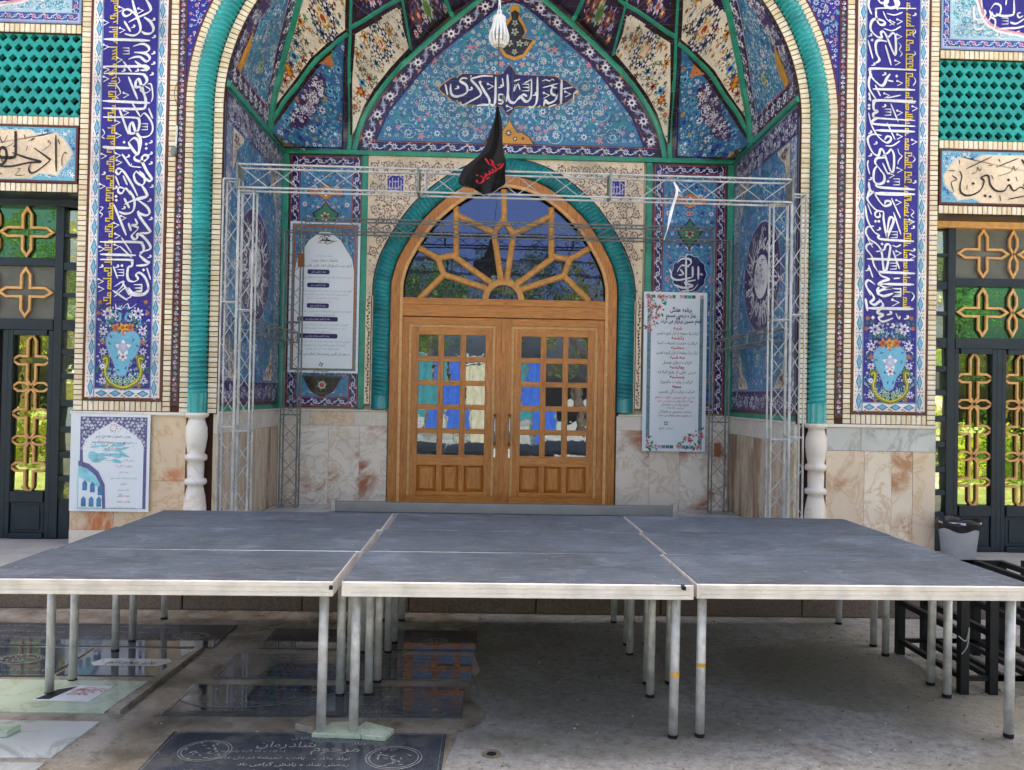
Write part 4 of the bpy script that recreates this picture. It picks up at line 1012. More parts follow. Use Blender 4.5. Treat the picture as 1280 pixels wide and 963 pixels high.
def cartouche(o, c, w_, h_, m, edge_, h):
    P = smooth_pts([(-1, 0), (-.9, .55), (-.5, .42), (-.32, .6), (0, 1), (.32, .6), (.5, .42), (.9, .55), (1, 0), (.9, -.55), (.5, -.42), (.32, -.6), (0, -1), (-.32, -.6), (-.5, -.42), (-.9, -.55)], 3, True)
    o.shape([(c[0]+x*w_*1.05, c[1]+y*h_*1.1) for x, y in P], edge_, h, c); o.shape([(c[0]+x*w_, c[1]+y*h_) for x, y in P], m, h+2, c)
for s in (-1, 1):
    o = Orn(front(YB)); x0, x1 = sorted((s*3.02, s*2.01+DX*.3)); c = panel(o, x0, x1, 1.765, ZB-.065)
    z_ = 4.72; cartouche(o, (c, z_), .23, .105, 't_orange', 't_maroon', 7); o.flower((c, z_), .065, 't_cream', 't_midblue', 10, 4, .4, 't_turq', 0)
    for e in (-1, 1): o.flower((c+e*.13, z_), .035, 't_pink', 't_rust', 10)
    for zz in ((4.28,) if s > 0 else (4.40,)):
        P_ = [(c, zz+.2), (c+.07, zz+.1), (c+.19, zz+.03), (c+.12, zz-.1), (c, zz-.24), (c-.12, zz-.1), (c-.19, zz+.03), (c-.07, zz+.1)]
        o.shape(P_, 't_ink', 7, (c, zz)); o.shape([(c+(x-c)*.84, zz+(z-zz)*.84) for x, z in P_], 't_green', 9, (c, zz)); o.flower((c, zz-.02), .07, 't_cream', 't_maroon', 11, 6, .4, 't_orange')
    if s > 0:
        cm = (c, 3.70); n = 40; P_ = [(cm[0]+(.245+.012*math.cos(12*a))*math.cos(a), cm[1]+(.27+.012*math.cos(12*a))*math.sin(a)) for a in (2*math.pi*i/n for i in range(n))]
        o.shape(P_, 't_pale', 8, cm); o.shape([(cm[0]+(x-cm[0])*.96, cm[1]+(z-cm[1])*.96) for x, z in P_], 't_navydark', 10, cm)
        strokes(o, '''16:360,670 360,900;16:442,740 442,830;16:404,740 404,812;14:404,812 370,822 300,832 262,812 265,780;12:320,760 342,792 310,800
16:425,832 350,850 405,872 340,884 280,862;14:300,722 330,692 380,692 392,722 350,752;12:372,880 372,915;14:262,790 250,760;10:440,860 400,900 330,905
12:300,780 330,735 380,745;10:455,790 470,800;10:385,700 395,690''', 790, 195, 5.354, YB, 't_white', 11, .9)
    # bottom motif
    P_ = [(c, 1.90), (c+.16, 1.98), (c+.27, 2.19), (c-.27, 2.19), (c-.16, 1.98)]; o.poly(P_, 't_ink', 7); o.flower((c, 2.07), .09, 't_green', 't_rose', 9, 6, .4, 't_cream')
    o.build('tile_picture', DW)
# marble dado of the door wall
for s in (-1, 1):
    x = 1.575; k = 0
    for w_ in (.42, .42, .42, .27):
        a, b_ = sorted((DX*(1 if k == 0 else 0)+s*x, s*(x+w_))); MB().box((a+.0015, YB-.012-random.uniform(0, .002), .44), (b_-.0015, YB+.05, 1.52), 'marble_back').build('marble_slab', DW); x += w_; k += 1
    x = 1.575
    for w_ in (.5, .6, .43):
        a, b_ = sorted((s*x+(DX if x < 1.6 else 0), s*(x+w_))); MB().box((a+.0015, YB-.014, 1.523), (b_-.0015, YB+.05, 1.715), 'marble_pale' if w_ != .6 else 'marble_front').build('marble_slab', DW); x += w_
    a, b_ = sorted((s*1.60+DX, s*3.10)); MB().box((a, YB-.035, 1.717), (b_, YB+.05, 1.743), 'marble_pale').build('moulding', DW, bevel=.006)

# ================================================================== vault over the recess
V = thing('portal_vault', 'ribbed half vault over the door with tiled kites, corner panels and pointed tympanum', 'vault', (0, YB, ZB))
XT = [(5.29, 2.15), (5.62, 1.99), (6.05, 1.78), (6.66, 1.42), (7.21, .90), (7.44, .57), (7.80, 0), (9.5, 0)]
YR = [(5.0, 10.55), (5.29, 10.47), (5.9, 10.23), (6.27, 9.85), (6.52, 9.5), (6.9, 9.1), (7.3, 8.9), (9.5, 8.86)]
def interp(T, z):
    for i in range(len(T)-1):
        if z <= T[i+1][0]: k = (z-T[i][0])/(T[i+1][0]-T[i][0]); return T[i][1]+(T[i+1][1]-T[i][1])*max(0, k)
    return T[-1][1]
def Yv(x, z):
    x = abs(x); a = interp(XT, z); b_ = prof(z); t = 0 if x <= a else 1 if x >= b_ else (x-a)/max(1e-6, b_-a)
    p = 1+3.2*math.exp(-(z-ZB)/.3); return YB-(YB-interp(YR, z))*t**p
def vmap(s): return lambda x, z, h: (s*x, Yv(x, z)-h*1.0, z)
def vpt(u, v):
    d = ray(u, v); t = 8.8
    while t < YB:
        p = CAM+d*t
        if p.y >= Yv(p.x, p.z) or abs(p.x) > prof(p.z)+.3: break
        t += .004
    p = CAM+d*t; return (min(abs(p.x), prof(p.z)), p.z)
def vpoly(P): return [vpt(u, v) for u, v in P]
corner = vpoly([(337, 162.5), (354.7, 139.6), (372, 115.6), (394, 87), (413.6, 65.4), (432, 47), (430, 120), (428, 185.4), (354.7, 184.5)])
whiteA = vpoly([(338.5, 144), (352, 126), (368, 105), (389.6, 76), (413.6, 54.5), (433, 40), (434, 0), (436, -45), (372, 8), (366, 25), (359, 48), (346, 105)])
whiteB = vpoly([(443, 41), (470, 25), (500.7, 8.7), (505, 35), (512.5, 62), (488, 88), (469, 112), (456, 134), (439, 174), (439, 100)])
darkC = vpoly([(507, 2), (519, 54.5), (540, 36), (564, 16), (555, -4), (540, -30)])
darkD = vpoly([(444, 28), (496, 2), (530, -20), (470, -40), (446, -60)])
tymp_out = [(441.8, 188.6), (455, 152.6), (476.7, 117.7), (507, 80.7), (551, 41), (605, -2)]
tymp_in = [(468, 173), (485.4, 139.5), (511.6, 107), (542, 72), (585.7, 37), (627, 5)]
TO = [(-x, z) for x, z in (at(u, v, YB) for u, v in tymp_out)]+[(0, 7.76)]; TI = [(-x, z) for x, z in (at(u, v, YB) for u, v in tymp_in)]+[(0, 7.44)]
TO[0] = (2.13, 5.31); TI[0] = (1.86, 5.46)
# panels: a fine net over the curved surface, each face given to the panel it lies in
NX, NZ = 110, 120
pan = {k: MB() for k in ('corner_panel', 'lower_kite', 'upper_kite', 'flower_panel', 'crown_panel')}
for s in (-1, 1):
    pan = {k: MB() for k in ('corner_panel', 'lower_kite', 'upper_kite', 'flower_panel', 'crown_panel')}
    zz = [ZB+(APEX-.01-ZB)*j/NZ for j in range(NZ+1)]
    for j in range(NZ):
        for i in range(NX):
            q = []
            for (ii, jj) in ((i, j), (i+1, j), (i+1, j+1), (i, j+1)):
                z = zz[jj]; a = max(0, interp(XT, z)-.03); b_ = prof(z); x = a+(b_-a)*ii/NX if b_ > a else b_; q.append((x, z))
            c = (sum(p[0] for p in q)/4, sum(p[1] for p in q)/4)
            k, m = ('corner_panel', 't_midblue') if inside(c, corner) else ('lower_kite', 't_ivory') if inside(c, whiteA) else ('upper_kite', 't_ivory') if inside(c, whiteB) else ('flower_panel', 't_plum') if inside(c, darkC) or inside(c, darkD) else ('crown_panel', 't_plum')
            pan[k].add([vmap(s)(x, z, 0) for x, z in q], [(0, 1, 2, 3)], m)
    for k, mb in pan.items(): mb.build(k, V, smooth=True)
    fn = vmap(s)
    o = Orn(fn)
    for P_ in (whiteA, whiteB):
        fill_floral(o, P_, .076, [('t_orange', 't_maroon', 't_amber'), ('t_rust', 't_amber'), ('t_rust', 't_ink'), ('t_midblue', 't_ink'), ('l', 't_ink'), ('l', 't_green'), ('l', 't_maroon')], ['t_ink', 't_ink', 't_green', 't_maroon'], 't_ink', .005, (.018, .036), .014, .2, .08, .03, None, 1, h=2)
        o.ribbon(P_+[P_[0]], .026, 't_ink', 3, 0, False)
    for c in (vpt(404, 24), vpt(476, 55)):
        for i in range(9): q = 2*math.pi*i/9; o.flower((c[0]+.095*math.cos(q), c[1]+.12*math.sin(q)), .04, 't_navydark', 't_white', 4, 5)
        o.flower(c, .07, 't_amber', 't_rust', 6, 8, .4, 't_cream')
    for c in (vpt(368, 71), vpt(453, 104)): o.flower(c, .055, 't_turq', 't_navy', 6, 4, .4, 't_sky')
    for c in (vpt(360, 85), vpt(451, 115), vpt(362, 92)): o.flower(c, .06, 't_rust', 't_amber', 5, 6)
    fill_floral(o, corner, .08, [('t_white', 't_rust', 't_pale'), ('t_pale', 't_navy'), ('t_sky', 't_white'), ('t_white', 't_navy'), ('l', 't_turq'), ('l', 't_navy'), ('t_sky', 't_navy'), ('t_turq', 't_white')]*2+[('t_amber', 't_rust')], ['t_sky', 't_turq', 't_navy', 't_cobalt', 't_pale'], 't_sky', .009, (.022, .038), .008, .26, .11, .04, None, 3, h=2)
    c = vpt(385, 122); M_ = [(c[0]+x, c[1]+z) for x, z in ((0, .62), (.14, .40), (.26, .22), (.34, -.05), (.42, -.35), (.22, -.48), (0, -.30), (-.2, -.2), (-.24, 0), (-.2, .28), (-.08, .38))]
    M_ = [vpt(u, v) for u, v in ((402, 90), (408, 105), (404, 125), (396, 140), (380, 160), (362, 162), (362, 148), (374, 128), (380, 108), (392, 96))]
    o.net(M_, 't_grape', 3.5, .03)
    fill_floral(o, M_, .062, [('t_white', 't_grape'), ('t_lilac', 't_plum'), ('l', 't_white')], ['t_white', 't_lilac', 't_plum'], 't_white', .007, (.02, .03), .004, .14, .06, .035, h=5)
    o.poly([vpt(u, v) for u, v in ((399, 80), (414, 68), (418, 86), (408, 82))], 't_orange', 5)
    o.ribbon(corner+[corner[0]], .02, 't_ink', 3, 0, False)
    for P_ in (darkC, darkD):
        fill_floral(o, P_, .085, [('t_white', 't_rust', 't_pink'), ('t_lilac', 't_rust'), ('t_orange', 't_cream'), ('t_rust', 't_cream')], ['t_orange', 't_cobalt', 't_lilac', 't_midblue'], 't_rust', .006, (.03, .044), .012, .2, .09, .04, None, 3, h=2); o.ribbon(P_+[P_[0]], .024, 't_ink', 3, 0, False)
    c = vpt(534, 12); o.flower(c, .085, 't_mint', 't_green', 9, 8, .3, 't_olive')
    top = [(x, z) for x, z in ((.55, 7.75), (1.6, 7.2), (1.9, 7.0), (1.2, 7.9), (.5, 8.1))]
    fill_floral(o, top, .12, [('t_white', 't_rust', 't_pink'), ('t_orange', 't_cream')], ['t_orange', 't_lilac'], None, r=(.03, .05), h=2)
    o.build('tile_ornament', V)
    # ribs
    def rib(P, w_=.062, hgt=.028):
        P = smooth_pts(P, 6); n = len(P); mb = MB(); vs_ = []
        for i, p in enumerate(P):
            d = (Vector(P[min(n-1, i+1)])-Vector(P[max(0, i-1)])).normalized(); nn = Vector((-d.y, d.x)); gs = (Yv(p[0]+nn.x*.02, p[1]+nn.y*.02)-Yv(p[0]-nn.x*.02, p[1]-nn.y*.02))/.04; q = nn*w_/2/math.sqrt(1+gs*gs)
            for e, hh in ((1, -.02), (1, hgt*.7), (.6, hgt), (-.6, hgt), (-1, hgt*.7), (-1, -.02)): vs_.append(fn(p[0]+q.x*e, p[1]+q.y*e, hh))
        mb.add(vs_, [(6*i+k, 6*i+k+1, 6*i+k+7, 6*i+k+6) for i in range(n-1) for k in range(5)], 'teal_rib'); return mb.build('rib', V)
    rib(vpoly([(336, 161), (352, 133), (371, 109), (392, 80), (415, 59), (435, 43)])); rib(vpoly([(436, 190), (437, 100), (438, 43), (439, 0), (441, -50)]))
    rib([(x+.02, z) for x, z in TO[:-1]]+[(.02, 7.80)], .07); rib(vpoly([(438, 36), (470, 17), (503, -2), (540, -26)])); rib(vpoly([(514, 64), (503, 0), (497, -35)])); rib(vpoly([(567, 22), (557, 0), (545, -35)]))
    # rib between the half vault and the side vault, following the side
    mb = MB(); vs_ = []; nn_ = 40
    for i in range(nn_+1):
        z = ZB-.01+(7.25-ZB)*i/nn_; x = prof(z); y = interp(YR, z)
        for dx, dy in ((.02, .05), (-.05, .05), (-.06, 0), (-.05, -.05), (.02, -.05)): vs_.append((s*(x+dx), y+dy, z))
    mb.add(vs_, [(5*i+k, 5*i+k+1, 5*i+k+6, 5*i+k+5) for i in range(nn_) for k in range(4)], 'teal_rib'); mb.build('rib', V)
    # side vault with its own tympanum picture
    fb = lambda y, z, h: (s*(prof(z)-h), y, z)
    mb = MB(); nz = 50; ny = 14
    for j in range(nz):
        z0_, z1_ = ZB+(APEX-.02-ZB)*j/nz, ZB+(APEX-.02-ZB)*(j+1)/nz
        for i in range(ny):
            e = lambda k, z: 8.84+(interp(YR, z)+.02-8.84)*k/ny
            mb.add([fb(e(i, z0_), z0_, 0), fb(e(i+1, z0_), z0_, 0), fb(e(i+1, z1_), z1_, 0), fb(e(i, z1_), z1_, 0)], [(0, 1, 2, 3)], 't_blue')
    mb.build('side_vault', V, smooth=True)
    o = Orn(fb); Pz = [ZB+.03+i*.12 for i in range(15)]
    Pb = [(interp(YR, z)-.05, z) for z in Pz]; poly = [(8.88, ZB+.03)]+Pb+[(8.88, Pz[-1])]
    fill_floral(o, poly, .10, [('t_white', 't_rust'), ('t_pale', 't_navy'), ('t_sky', 't_navy'), ('l', 't_midblue'), ('l', 't_turq')], ['t_sky', 't_pale', 't_midblue', 't_turq', 't_white'], 't_pale', .011, (.026, .046), .01, .34, .15, .06, None, 4, h=2)
    ms = motif_scroll('t_white', ('t_lilac', 't_plum', 't_white'), ('t_slate', 't_plum'), 't_slate', .2)
    band(o, [(a-.08, b_) for a, b_ in Pb], .2, 't_plum', 't_lilac', ms, h=4); band(o, [(8.9, ZB+.12), (10.3, ZB+.12)], .2, 't_plum', 't_rose', ms, h=4)
    P_ = [(8.86, 5.62), (9.18, 5.62), (9.35, 5.95), (9.25, 6.3), (9.3, 6.6), (8.86, 6.9)]; 
    for i_, z_ in enumerate((5.55, 5.8, 6.05, 6.3, 6.55, 6.8)): o.poly([(8.86, z_), (9.12-.03*i_, z_+.02), (9.2-.04*i_, z_+.13), (9.12-.03*i_, z_+.24), (8.86, z_+.25)], 't_grape', 4)
    fill_floral(o, [(8.86, 5.5), (9.15, 5.5), (9.1, 7.0), (8.86, 7.0)], .06, [('t_white', 't_grape'), ('t_lilac', 't_plum'), ('l', 't_white')], ['t_white', 't_lilac'], None, r=(.018, .03), margin=.004, dart_l=.04, h=6)
    for P_ in ([(9.0, 5.52), (9.12, 5.50), (9.2, 5.68), (9.17, 5.82), (9.05, 5.95)],): o.poly(P_, 't_amber', 9); o.flower((9.1, 5.7), .04, 't_rust', 't_ink', 10)
    o.flower((9.62, 5.78), .08, 't_gold', 't_olive', 9, 8, .4, 't_mint'); o.build('side_tile_picture', V)
    a, b_ = sorted((s*(HW+.02), s*(HW-.05))); MB().box((a, 8.84, ZB-.05), (b_, YB-.05, ZB+.012), 'teal_rib').build('teal_beam', V, bevel=.008)
    # outer shell so no light leaks through
    mb = MB()
    for j in range(20):
        z0_, z1_ = ZB-.1+(APEX+.1-ZB)*j/20, ZB-.1+(APEX+.1-ZB)*(j+1)/20; mb.add([(s*(prof(min(z0_, APEX))+.06), 8.9, z0_), (s*(prof(min(z0_, APEX))+.06), 11.7, z0_), (s*(prof(min(z1_, APEX))+.06), 11.7, z1_), (s*(prof(min(z1_, APEX))+.06), 8.9, z1_)], [(0, 1, 2, 3)], 'plaster')
    mb.build('shell', V)
# tympanum
full = [(-x, z) for x, z in TO]+[(x, z) for x, z in TO[::-1][1:]]; fin = [(-x, z) for x, z in TI]+[(x, z) for x, z in TI[::-1][1:]]
o = Orn(front(YB+.02)); o.shape(full, 't_plum', 0, (0, 6.0))
o2 = Orn(front(YB+.014)); o2.shape(fin, 't_blue', 1, (0, 6.0)); o2.build('tympanum_field', V)
mid = [((a[0]+b_[0])/2, (a[1]+b_[1])/2) for a, b_ in zip(full, fin)]
ms = motif_scroll('t_lilac', ('t_lilac', 't_plum', 't_white'), ('t_slate', 't_lilac'), 't_orange', .3)
h_ = len(mid)//2
o.build('tympanum_base', V)
o = Orn(front(YB+.004)); band(o, smooth_pts(mid[:h_+1], 5), .24, 't_plum', 't_rust', ms, h=2); band(o, smooth_pts(mid[h_:], 5), .24, 't_plum', 't_rust', ms, h=2)
ms2 = motif_scroll('t_white', ('t_white', 't_cobalt', 't_lilac'), ('t_slate', 't_white'), 't_orange', .26)
band(o, [(-2.0, 5.375), (2.0, 5.375)], .145, 't_navydark', 't_rust', ms2, h=5)
carto = smooth_pts([(-1, 0), (-.9, .14), (-.80, .25), (-.74, .22), (-.66, .33), (-.15, .34), (-.08, .40), (0, .56), (.08, .40), (.15, .34), (.66, .33), (.74, .22), (.80, .25), (.9, .14), (1, 0), (.9, -.14), (.80, -.25), (.74, -.22), (.66, -.33), (.15, -.34), (.08, -.40), (0, -.56), (-.08, -.40), (-.15, -.34), (-.66, -.33), (-.74, -.22), (-.80, -.25), (-.9, -.14)], 2, True)
CC = (-.035, 6.195); cp = [(CC[0]+x*.95, CC[1]+y*.62) for x, y in carto]
skip = lambda p: inside(p, [(CC[0]+x*1.0, CC[1]+y*.68) for x, y in carto]) or (abs(p[0]) < .36-(p[1]-5.45)*1.0 and p[1] < 5.85) or math.hypot(p[0]-.02, (p[1]-6.95)*.75) < .26
fill_floral(o, fin, .085, [('t_white', 't_rose', 't_pale'), ('t_white', 't_slate', 't_pale'), ('t_pale', 't_midblue', 't_white'), ('t_white', 't_midblue', 't_sky'), ('l', 't_turq'), ('l', 't_pink'), ('t_pale', 't_amber'), ('t_sky', 't_white')], ['t_midblue', 't_turq', 't_sky', 't_midblue', 't_turq', 't_pale', 't_cobalt'], 't_pale', .013, (.026, .050), .008, .40, .165, .05, skip, 4, h=3, axis=0.0)
o.ribbon(fin, .03, 't_navydark', 6, 0, False)
o.shape([(CC[0]+(x-CC[0])*1.035, CC[1]+(z-CC[1])*1.06) for x, z in cp], 't_amber', 7, CC); o.shape([(CC[0]+(x-CC[0])*1.015, CC[1]+(z-CC[1])*1.03) for x, z in cp], 't_black', 8, CC); o.shape(cp, 't_navydark', 9, CC)
strokes(o, '''24:1092,205 1085,410
22:1052,272 1010,275 1008,320 1045,332 1052,290 1042,370 980,402 950,375 940,425
24:888,180 882,380 842,437 815,428;14:940,425 960,385 985,400
24:838,205 832,350 790,388 745,345 715,375 690,398 652,380 640,300
20:800,345 765,328 730,372
24:635,160 640,300 625,390
20:600,330 565,328 562,370 600,375 602,340 592,402 556,402
24:537,178 532,380 515,418 488,410
22:400,228 440,300 482,370 476,412 430,416 375,422
20:515,175 430,172 370,185 330,202 380,260 412,312 400,342 330,382 258,418 238,388
22:300,195 260,190 238,215 290,252 292,312 220,345 170,332 156,280 160,240
16:112,240 132,335;14:742,200 688,216;14:700,240 690,300 722,240 742,292;14:800,215 770,242 842,195;14:1062,235 930,272;14:1188,265 1100,282;14:592,190 602,262
14:1190,382 1195,320 1215,300;14:890,437 912,420;14:980,432 1048,412;12:330,165 325,185;10:925,215 960,205 990,215 1010,200 1030,210
v:495,260;v:965,335;v:1145,325;c:1205,308;w:790,270;v:655,445;c:860,325;d:405,225;d:1015,262;c:570,260;c:205,270;c:320,280''', 540, 70, 6.737, YB, 't_white', 10, .9)
# amber arch motif below, amber and black motif above
a_ = [(-.37, 5.455), (-.30, 5.55), (-.2, 5.62), (-.14, 5.61), (-.06, 5.72), (-.02, 5.80), (.02, 5.72), (.10, 5.61), (.16, 5.62), (.27, 5.55), (.33, 5.455)]
o.shape(a_, 't_ink', 8, (-.02, 5.47)); o.shape([(-.02+(x+.02)*.94, 5.455+(z-5.455)*.95) for x, z in a_], 't_amber', 9, (-.02, 5.47))
o.flower((-.03, 5.60), .055, 't_maroon', 't_white', 11, 8); o.flower((.06, 5.52), .04, 't_maroon', 't_white', 11, 6); o.flower((.17, 5.53), .03, 't_rust', 't_ink', 11)
b0 = (.03, 6.93); B_ = [(0, .47), (.07, .42), (.05, .32), (.13, .2), (.17, .1), (.12, 0), (.3, -.03), (.2, -.18), (.14, -.27), (0, -.32), (-.14, -.27), (-.2, -.18), (-.3, -.03), (-.12, 0), (-.17, .1), (-.13, .2), (-.05, .32), (-.07, .42)]
o.shape([(b0[0]+x, b0[1]+z) for x, z in B_], 't_amber', 8, b0); o.shape([(b0[0]+x*.83, b0[1]-.005+z*.83) for x, z in B_], 't_ink', 10, b0)
for (x, z, r_) in ((0, .2, .05), (0, .08, .06), (-.07, -.08, .055), (.07, -.08, .055), (-.16, -.08, .04), (.16, -.08, .04), (0, -.2, .045)): o.flower((b0[0]+x, b0[1]+z), r_, 't_mint', 't_rust', 12, 5)
o.build('tympanum_ornament', V)

# ================================================================== wooden entrance
D = thing('entrance_door', 'honey coloured wooden double door with small panes under a spoked arched fanlight', 'door', (DX, YB, .44))
YD = YB-.02
fo = full_arch(.0, .44); 
def ring(mb, pa, pb, y0, y1, m):
    n = len(pa); vs_ = [(x, y0, z) for x, z in pa]+[(x, y0, z) for x, z in pb]+[(x, y1, z) for x, z in pa]+[(x, y1, z) for x, z in pb]; fs_ = []
    for i in range(n-1): fs_ += [(i, i+1, n+i+1, n+i), (2*n+i, 2*n+i+1, i+1, i), (n+i, n+i+1, 3*n+i+1, 3*n+i)]
    mb.add(vs_, fs_, m)
inn = full_arch(-.135, .44); mb = MB(); ring(mb, fo, inn, YD-.03, YD+.16, 'wood'); mb.build('frame', D)
in2 = full_arch(-.16, .44); in1 = full_arch(-.12, .44); mb = MB(); ring(mb, in1, in2, YD-.048, YD-.0, 'wood_trim'); mb.build('frame_moulding', D)
MB().box((DX-1.42, YD-.022, 3.04), (DX+1.42, YD+.12, 3.295), 'wood_across').build('transom', D, bevel=.008)
MB().box((DX-1.44, YD-.04, 3.20), (DX+1.44, YD-.02, 3.262), 'wood_across').build('transom_moulding', D, bevel=.006)
# fanlight
fz = lambda zx, zy: at(470+zx/4, 200+zy/4, YD)
g = full_arch(-.13, 3.29); mb = MB(); mb.add([(x, YD+.07, z) for x, z in g], [tuple(range(len(g)))], 'pane_fan'); mb.build('fanlight_pane', D)
hubc = fz(637, 694); hub_r = .285
def bar(p, q, w_=.082, y0=None, name='glazing_bar'):
    a = Vector(p); b_ = Vector(q); d = (b_-a).normalized(); n = Vector((-d.y, d.x))*w_/2; a -= d*.012; b_ += d*.012; mb = MB()
    P_ = [a+n, b_+n, b_-n, a-n]; i_ = [a+n*.55, b_+n*.55, b_-n*.55, a-n*.55]; y = YD+.01+random.uniform(0, .004)
    vs_ = [(p.x, y+.015, p.y) for p in P_]+[(p.x, y, p.y) for p in i_]+[(p.x, YD+.08, p.y) for p in P_]
    mb.add(vs_, [(4, 5, 6, 7)]+[(k, (k+1) % 4, 4+(k+1) % 4, 4+k) for k in range(4)]+[(8+k, 8+(k+1) % 4, (k+1) % 4, k) for k in range(4)], 'wood_bar'); return mb.build(name, D)
half_bars = [((640, 150), (640, 300)), ((400, 235), (400, 482)), ((395, 270), (590, 362)), ((590, 362), (640, 292)), ((590, 362), (626, 606)), ((392, 482), (572, 612)), ((200, 430), (308, 490)), ((308, 490), (395, 474)), ((308, 490), (338, 572)), ((338, 572), (548, 640)), ((338, 572), (215, 695))]
cxz = 640
for (p, q) in half_bars:
    bar(fz(*p), fz(*q))
    if not (p[0] == 640 and q[0] == 640): bar(fz(2*cxz-p[0]-2, p[1]+6), fz(2*cxz-q[0]-2, q[1]+6))
mb = MB(); n = 20; pa = [(hubc[0]+hub_r*math.cos(math.pi*i/n), 3.29+hub_r*math.sin(math.pi*i/n)) for i in range(n+1)]; pb = [(hubc[0]+.205*math.cos(math.pi*i/n), 3.29+.205*math.sin(math.pi*i/n)) for i in range(n+1)]
ring(mb, pa, pb, YD-.002, YD+.08, 'wood_bar'); mb.build('fanlight_hub', D)
# leaves
MB().box((DX-1.42, YD+.06, .44), (DX+1.42, YD+.12, 3.04), 'wood_dark').build('door_back', D)
rx = [.12, 0, 0, 0]
def leaf(sg):
    a, b_ = sorted((DX+sg*.012, DX+sg*1.40)); L = 'wood'
    lf = MB().box((a, YD+.045, .47), (b_, YD+.075, 3.03), 'wood').build('door_leaf', D)
    def piece(x0, x1, z0, z1, y, m, name, bv=.004): return MB().box((x0, y, z0), (x1, YD+.05, z1), m).build(name, lf, bevel=bv)
    piece(a, a+.10, .47, 3.03, YD-.004, 'wood', 'stile'); piece(b_-.10, b_, .47, 3.03, YD-.004, 'wood', 'stile')
    piece(a+.10, b_-.10, 2.93, 3.03, YD-.004, 'wood_across', 'rail'); piece(a+.10, b_-.10, .47, .58, YD-.004, 'wood_across', 'rail')
    # pale inlay, then the inner frame
    x0, x1 = a+.10, b_-.10
    for q in ((x0, x0+.035, .58, 2.93), (x1-.035, x1, .58, 2.93)): piece(*q, YD+.012, 'wood_pale', 'inlay', .002)
    piece(x0+.035, x1-.035, 2.895, 2.93, YD+.012, 'wood_pale', 'inlay', .002)
    x0 += .036; x1 -= .036; px0, px1 = x0+.10, x1-.10; pw = (px1-px0)
    piece(x0, px0, .582, 2.894, YD+.004, 'wood', 'stile'); piece(px1, x1, .582, 2.894, YD+.004, 'wood', 'stile')
    piece(px0, px1, 2.79, 2.894, YD+.004, 'wood_across', 'rail'); piece(px0, px1, 1.00, 1.14, YD+.004, 'wood_across', 'rail'); piece(px0, px1, .582, .64, YD+.004, 'wood_across', 'rail')
    cw = pw/3; bw = .078
    for k in (1, 2): piece(px0+k*cw-bw/2, px0+k*cw+bw/2, 1.14, 2.79, YD+.006, 'wood', 'glazing_bar'); piece(px0+k*cw-bw/2, px0+k*cw+bw/2, .64, 1.00, YD+.006, 'wood', 'glazing_bar')
    rz = [1.14+(2.79-1.14)*j/5 for j in range(6)]
    for j in range(1, 5): 
        for k in range(3): piece(px0+k*cw+(bw/2 if k else 0), px0+(k+1)*cw-(bw/2 if k < 2 else 0), rz[j]-bw*.46, rz[j]+bw*.46, YD+.006, 'wood_across', 'glazing_bar')
    for k in range(3):
        e0 = px0+k*cw+(bw/2 if k else 0); e1 = px0+(k+1)*cw-(bw/2 if k < 2 else 0)
        for j in range(5):
            z0, z1 = rz[j]+(bw*.46 if j else 0), rz[j+1]-(bw*.46 if j < 4 else 0)
            mb = MB(); ti = random.uniform(-.0015, .0015); tj = random.uniform(-.0015, .0015)
            mb.add([(e0, YD+.036-ti-tj, z0), (e1, YD+.036+ti-tj, z0), (e1, YD+.036+ti+tj, z1), (e0, YD+.036-ti+tj, z1)], [(0, 1, 2, 3)], 'pane_door'); mb.build('pane', lf)
        mb = MB(); z0, z1 = .64, 1.0; q = .045; f0, f1 = e0+.004, e1-.004
        vs_ = [(f0, YD+.044, z0), (f1, YD+.044, z0), (f1, YD+.044, z1), (f0, YD+.044, z1), (f0+.02, YD+.03, z0+.02), (f1-.02, YD+.03, z0+.02), (f1-.02, YD+.03, z1-.02), (f0+.02, YD+.03, z1-.02), (f0+q, YD+.012, z0+q), (f1-q, YD+.012, z0+q), (f1-q, YD+.012, z1-q), (f0+q, YD+.012, z1-q)]
        mb.add(vs_, [(8, 9, 10, 11)]+[(k_, (k_+1) % 4, 4+(k_+1) % 4, 4+k_) for k_ in range(4)]+[(4+k_, 4+(k_+1) % 4, 8+(k_+1) % 4, 8+k_) for k_ in range(4)], 'wood_dark'); mb.ms = ['wood']; mb.build('raised_panel', lf)
    hx = DX+sg*.10
    mb = MB(); mb.tube((hx, YD-.065, 1.32), (hx, YD-.065, 1.68), .013, 'chrome', n=10)
    for zz in (1.345, 1.655): mb.tube((hx, YD-.065, zz), (hx, YD, zz), .012, 'chrome', n=8)
    for zz in (1.30, 1.70): mb.lathe([(.004, -.02), (.018, -.012), (.022, 0), (.018, .012), (.004, .02)], (hx, YD-.065, zz), 'wood_dark', 10)
    mb.build('handle', lf, smooth=True)
    MB().box((hx-.012, YD-.012, 1.12), (hx+.012, YD-.003, 1.24), 'chrome').build('lock_plate', lf)


leaf(-1); leaf(1)
MB().box((DX-.03, YD-.02, .47), (DX+.03, YD-.004, 3.03), 'wood').build('meeting_strip', D, bevel=.004)
# grey bar laid along the threshold
o = MB().box((-2.2, 10.56, .445), (2.2, 10.68, .575), 'grey_bar').build('threshold_bar', bevel=.01); tag(o, 'long grey metal bar lying along the threshold below the wooden door', 'metal bar')
for s in (-1, 1): MB().box((s*2.2-.03, 10.55, .442), (s*2.2+.03, 10.69, .60), 'chrome').build('end_cap', o, bevel=.006)

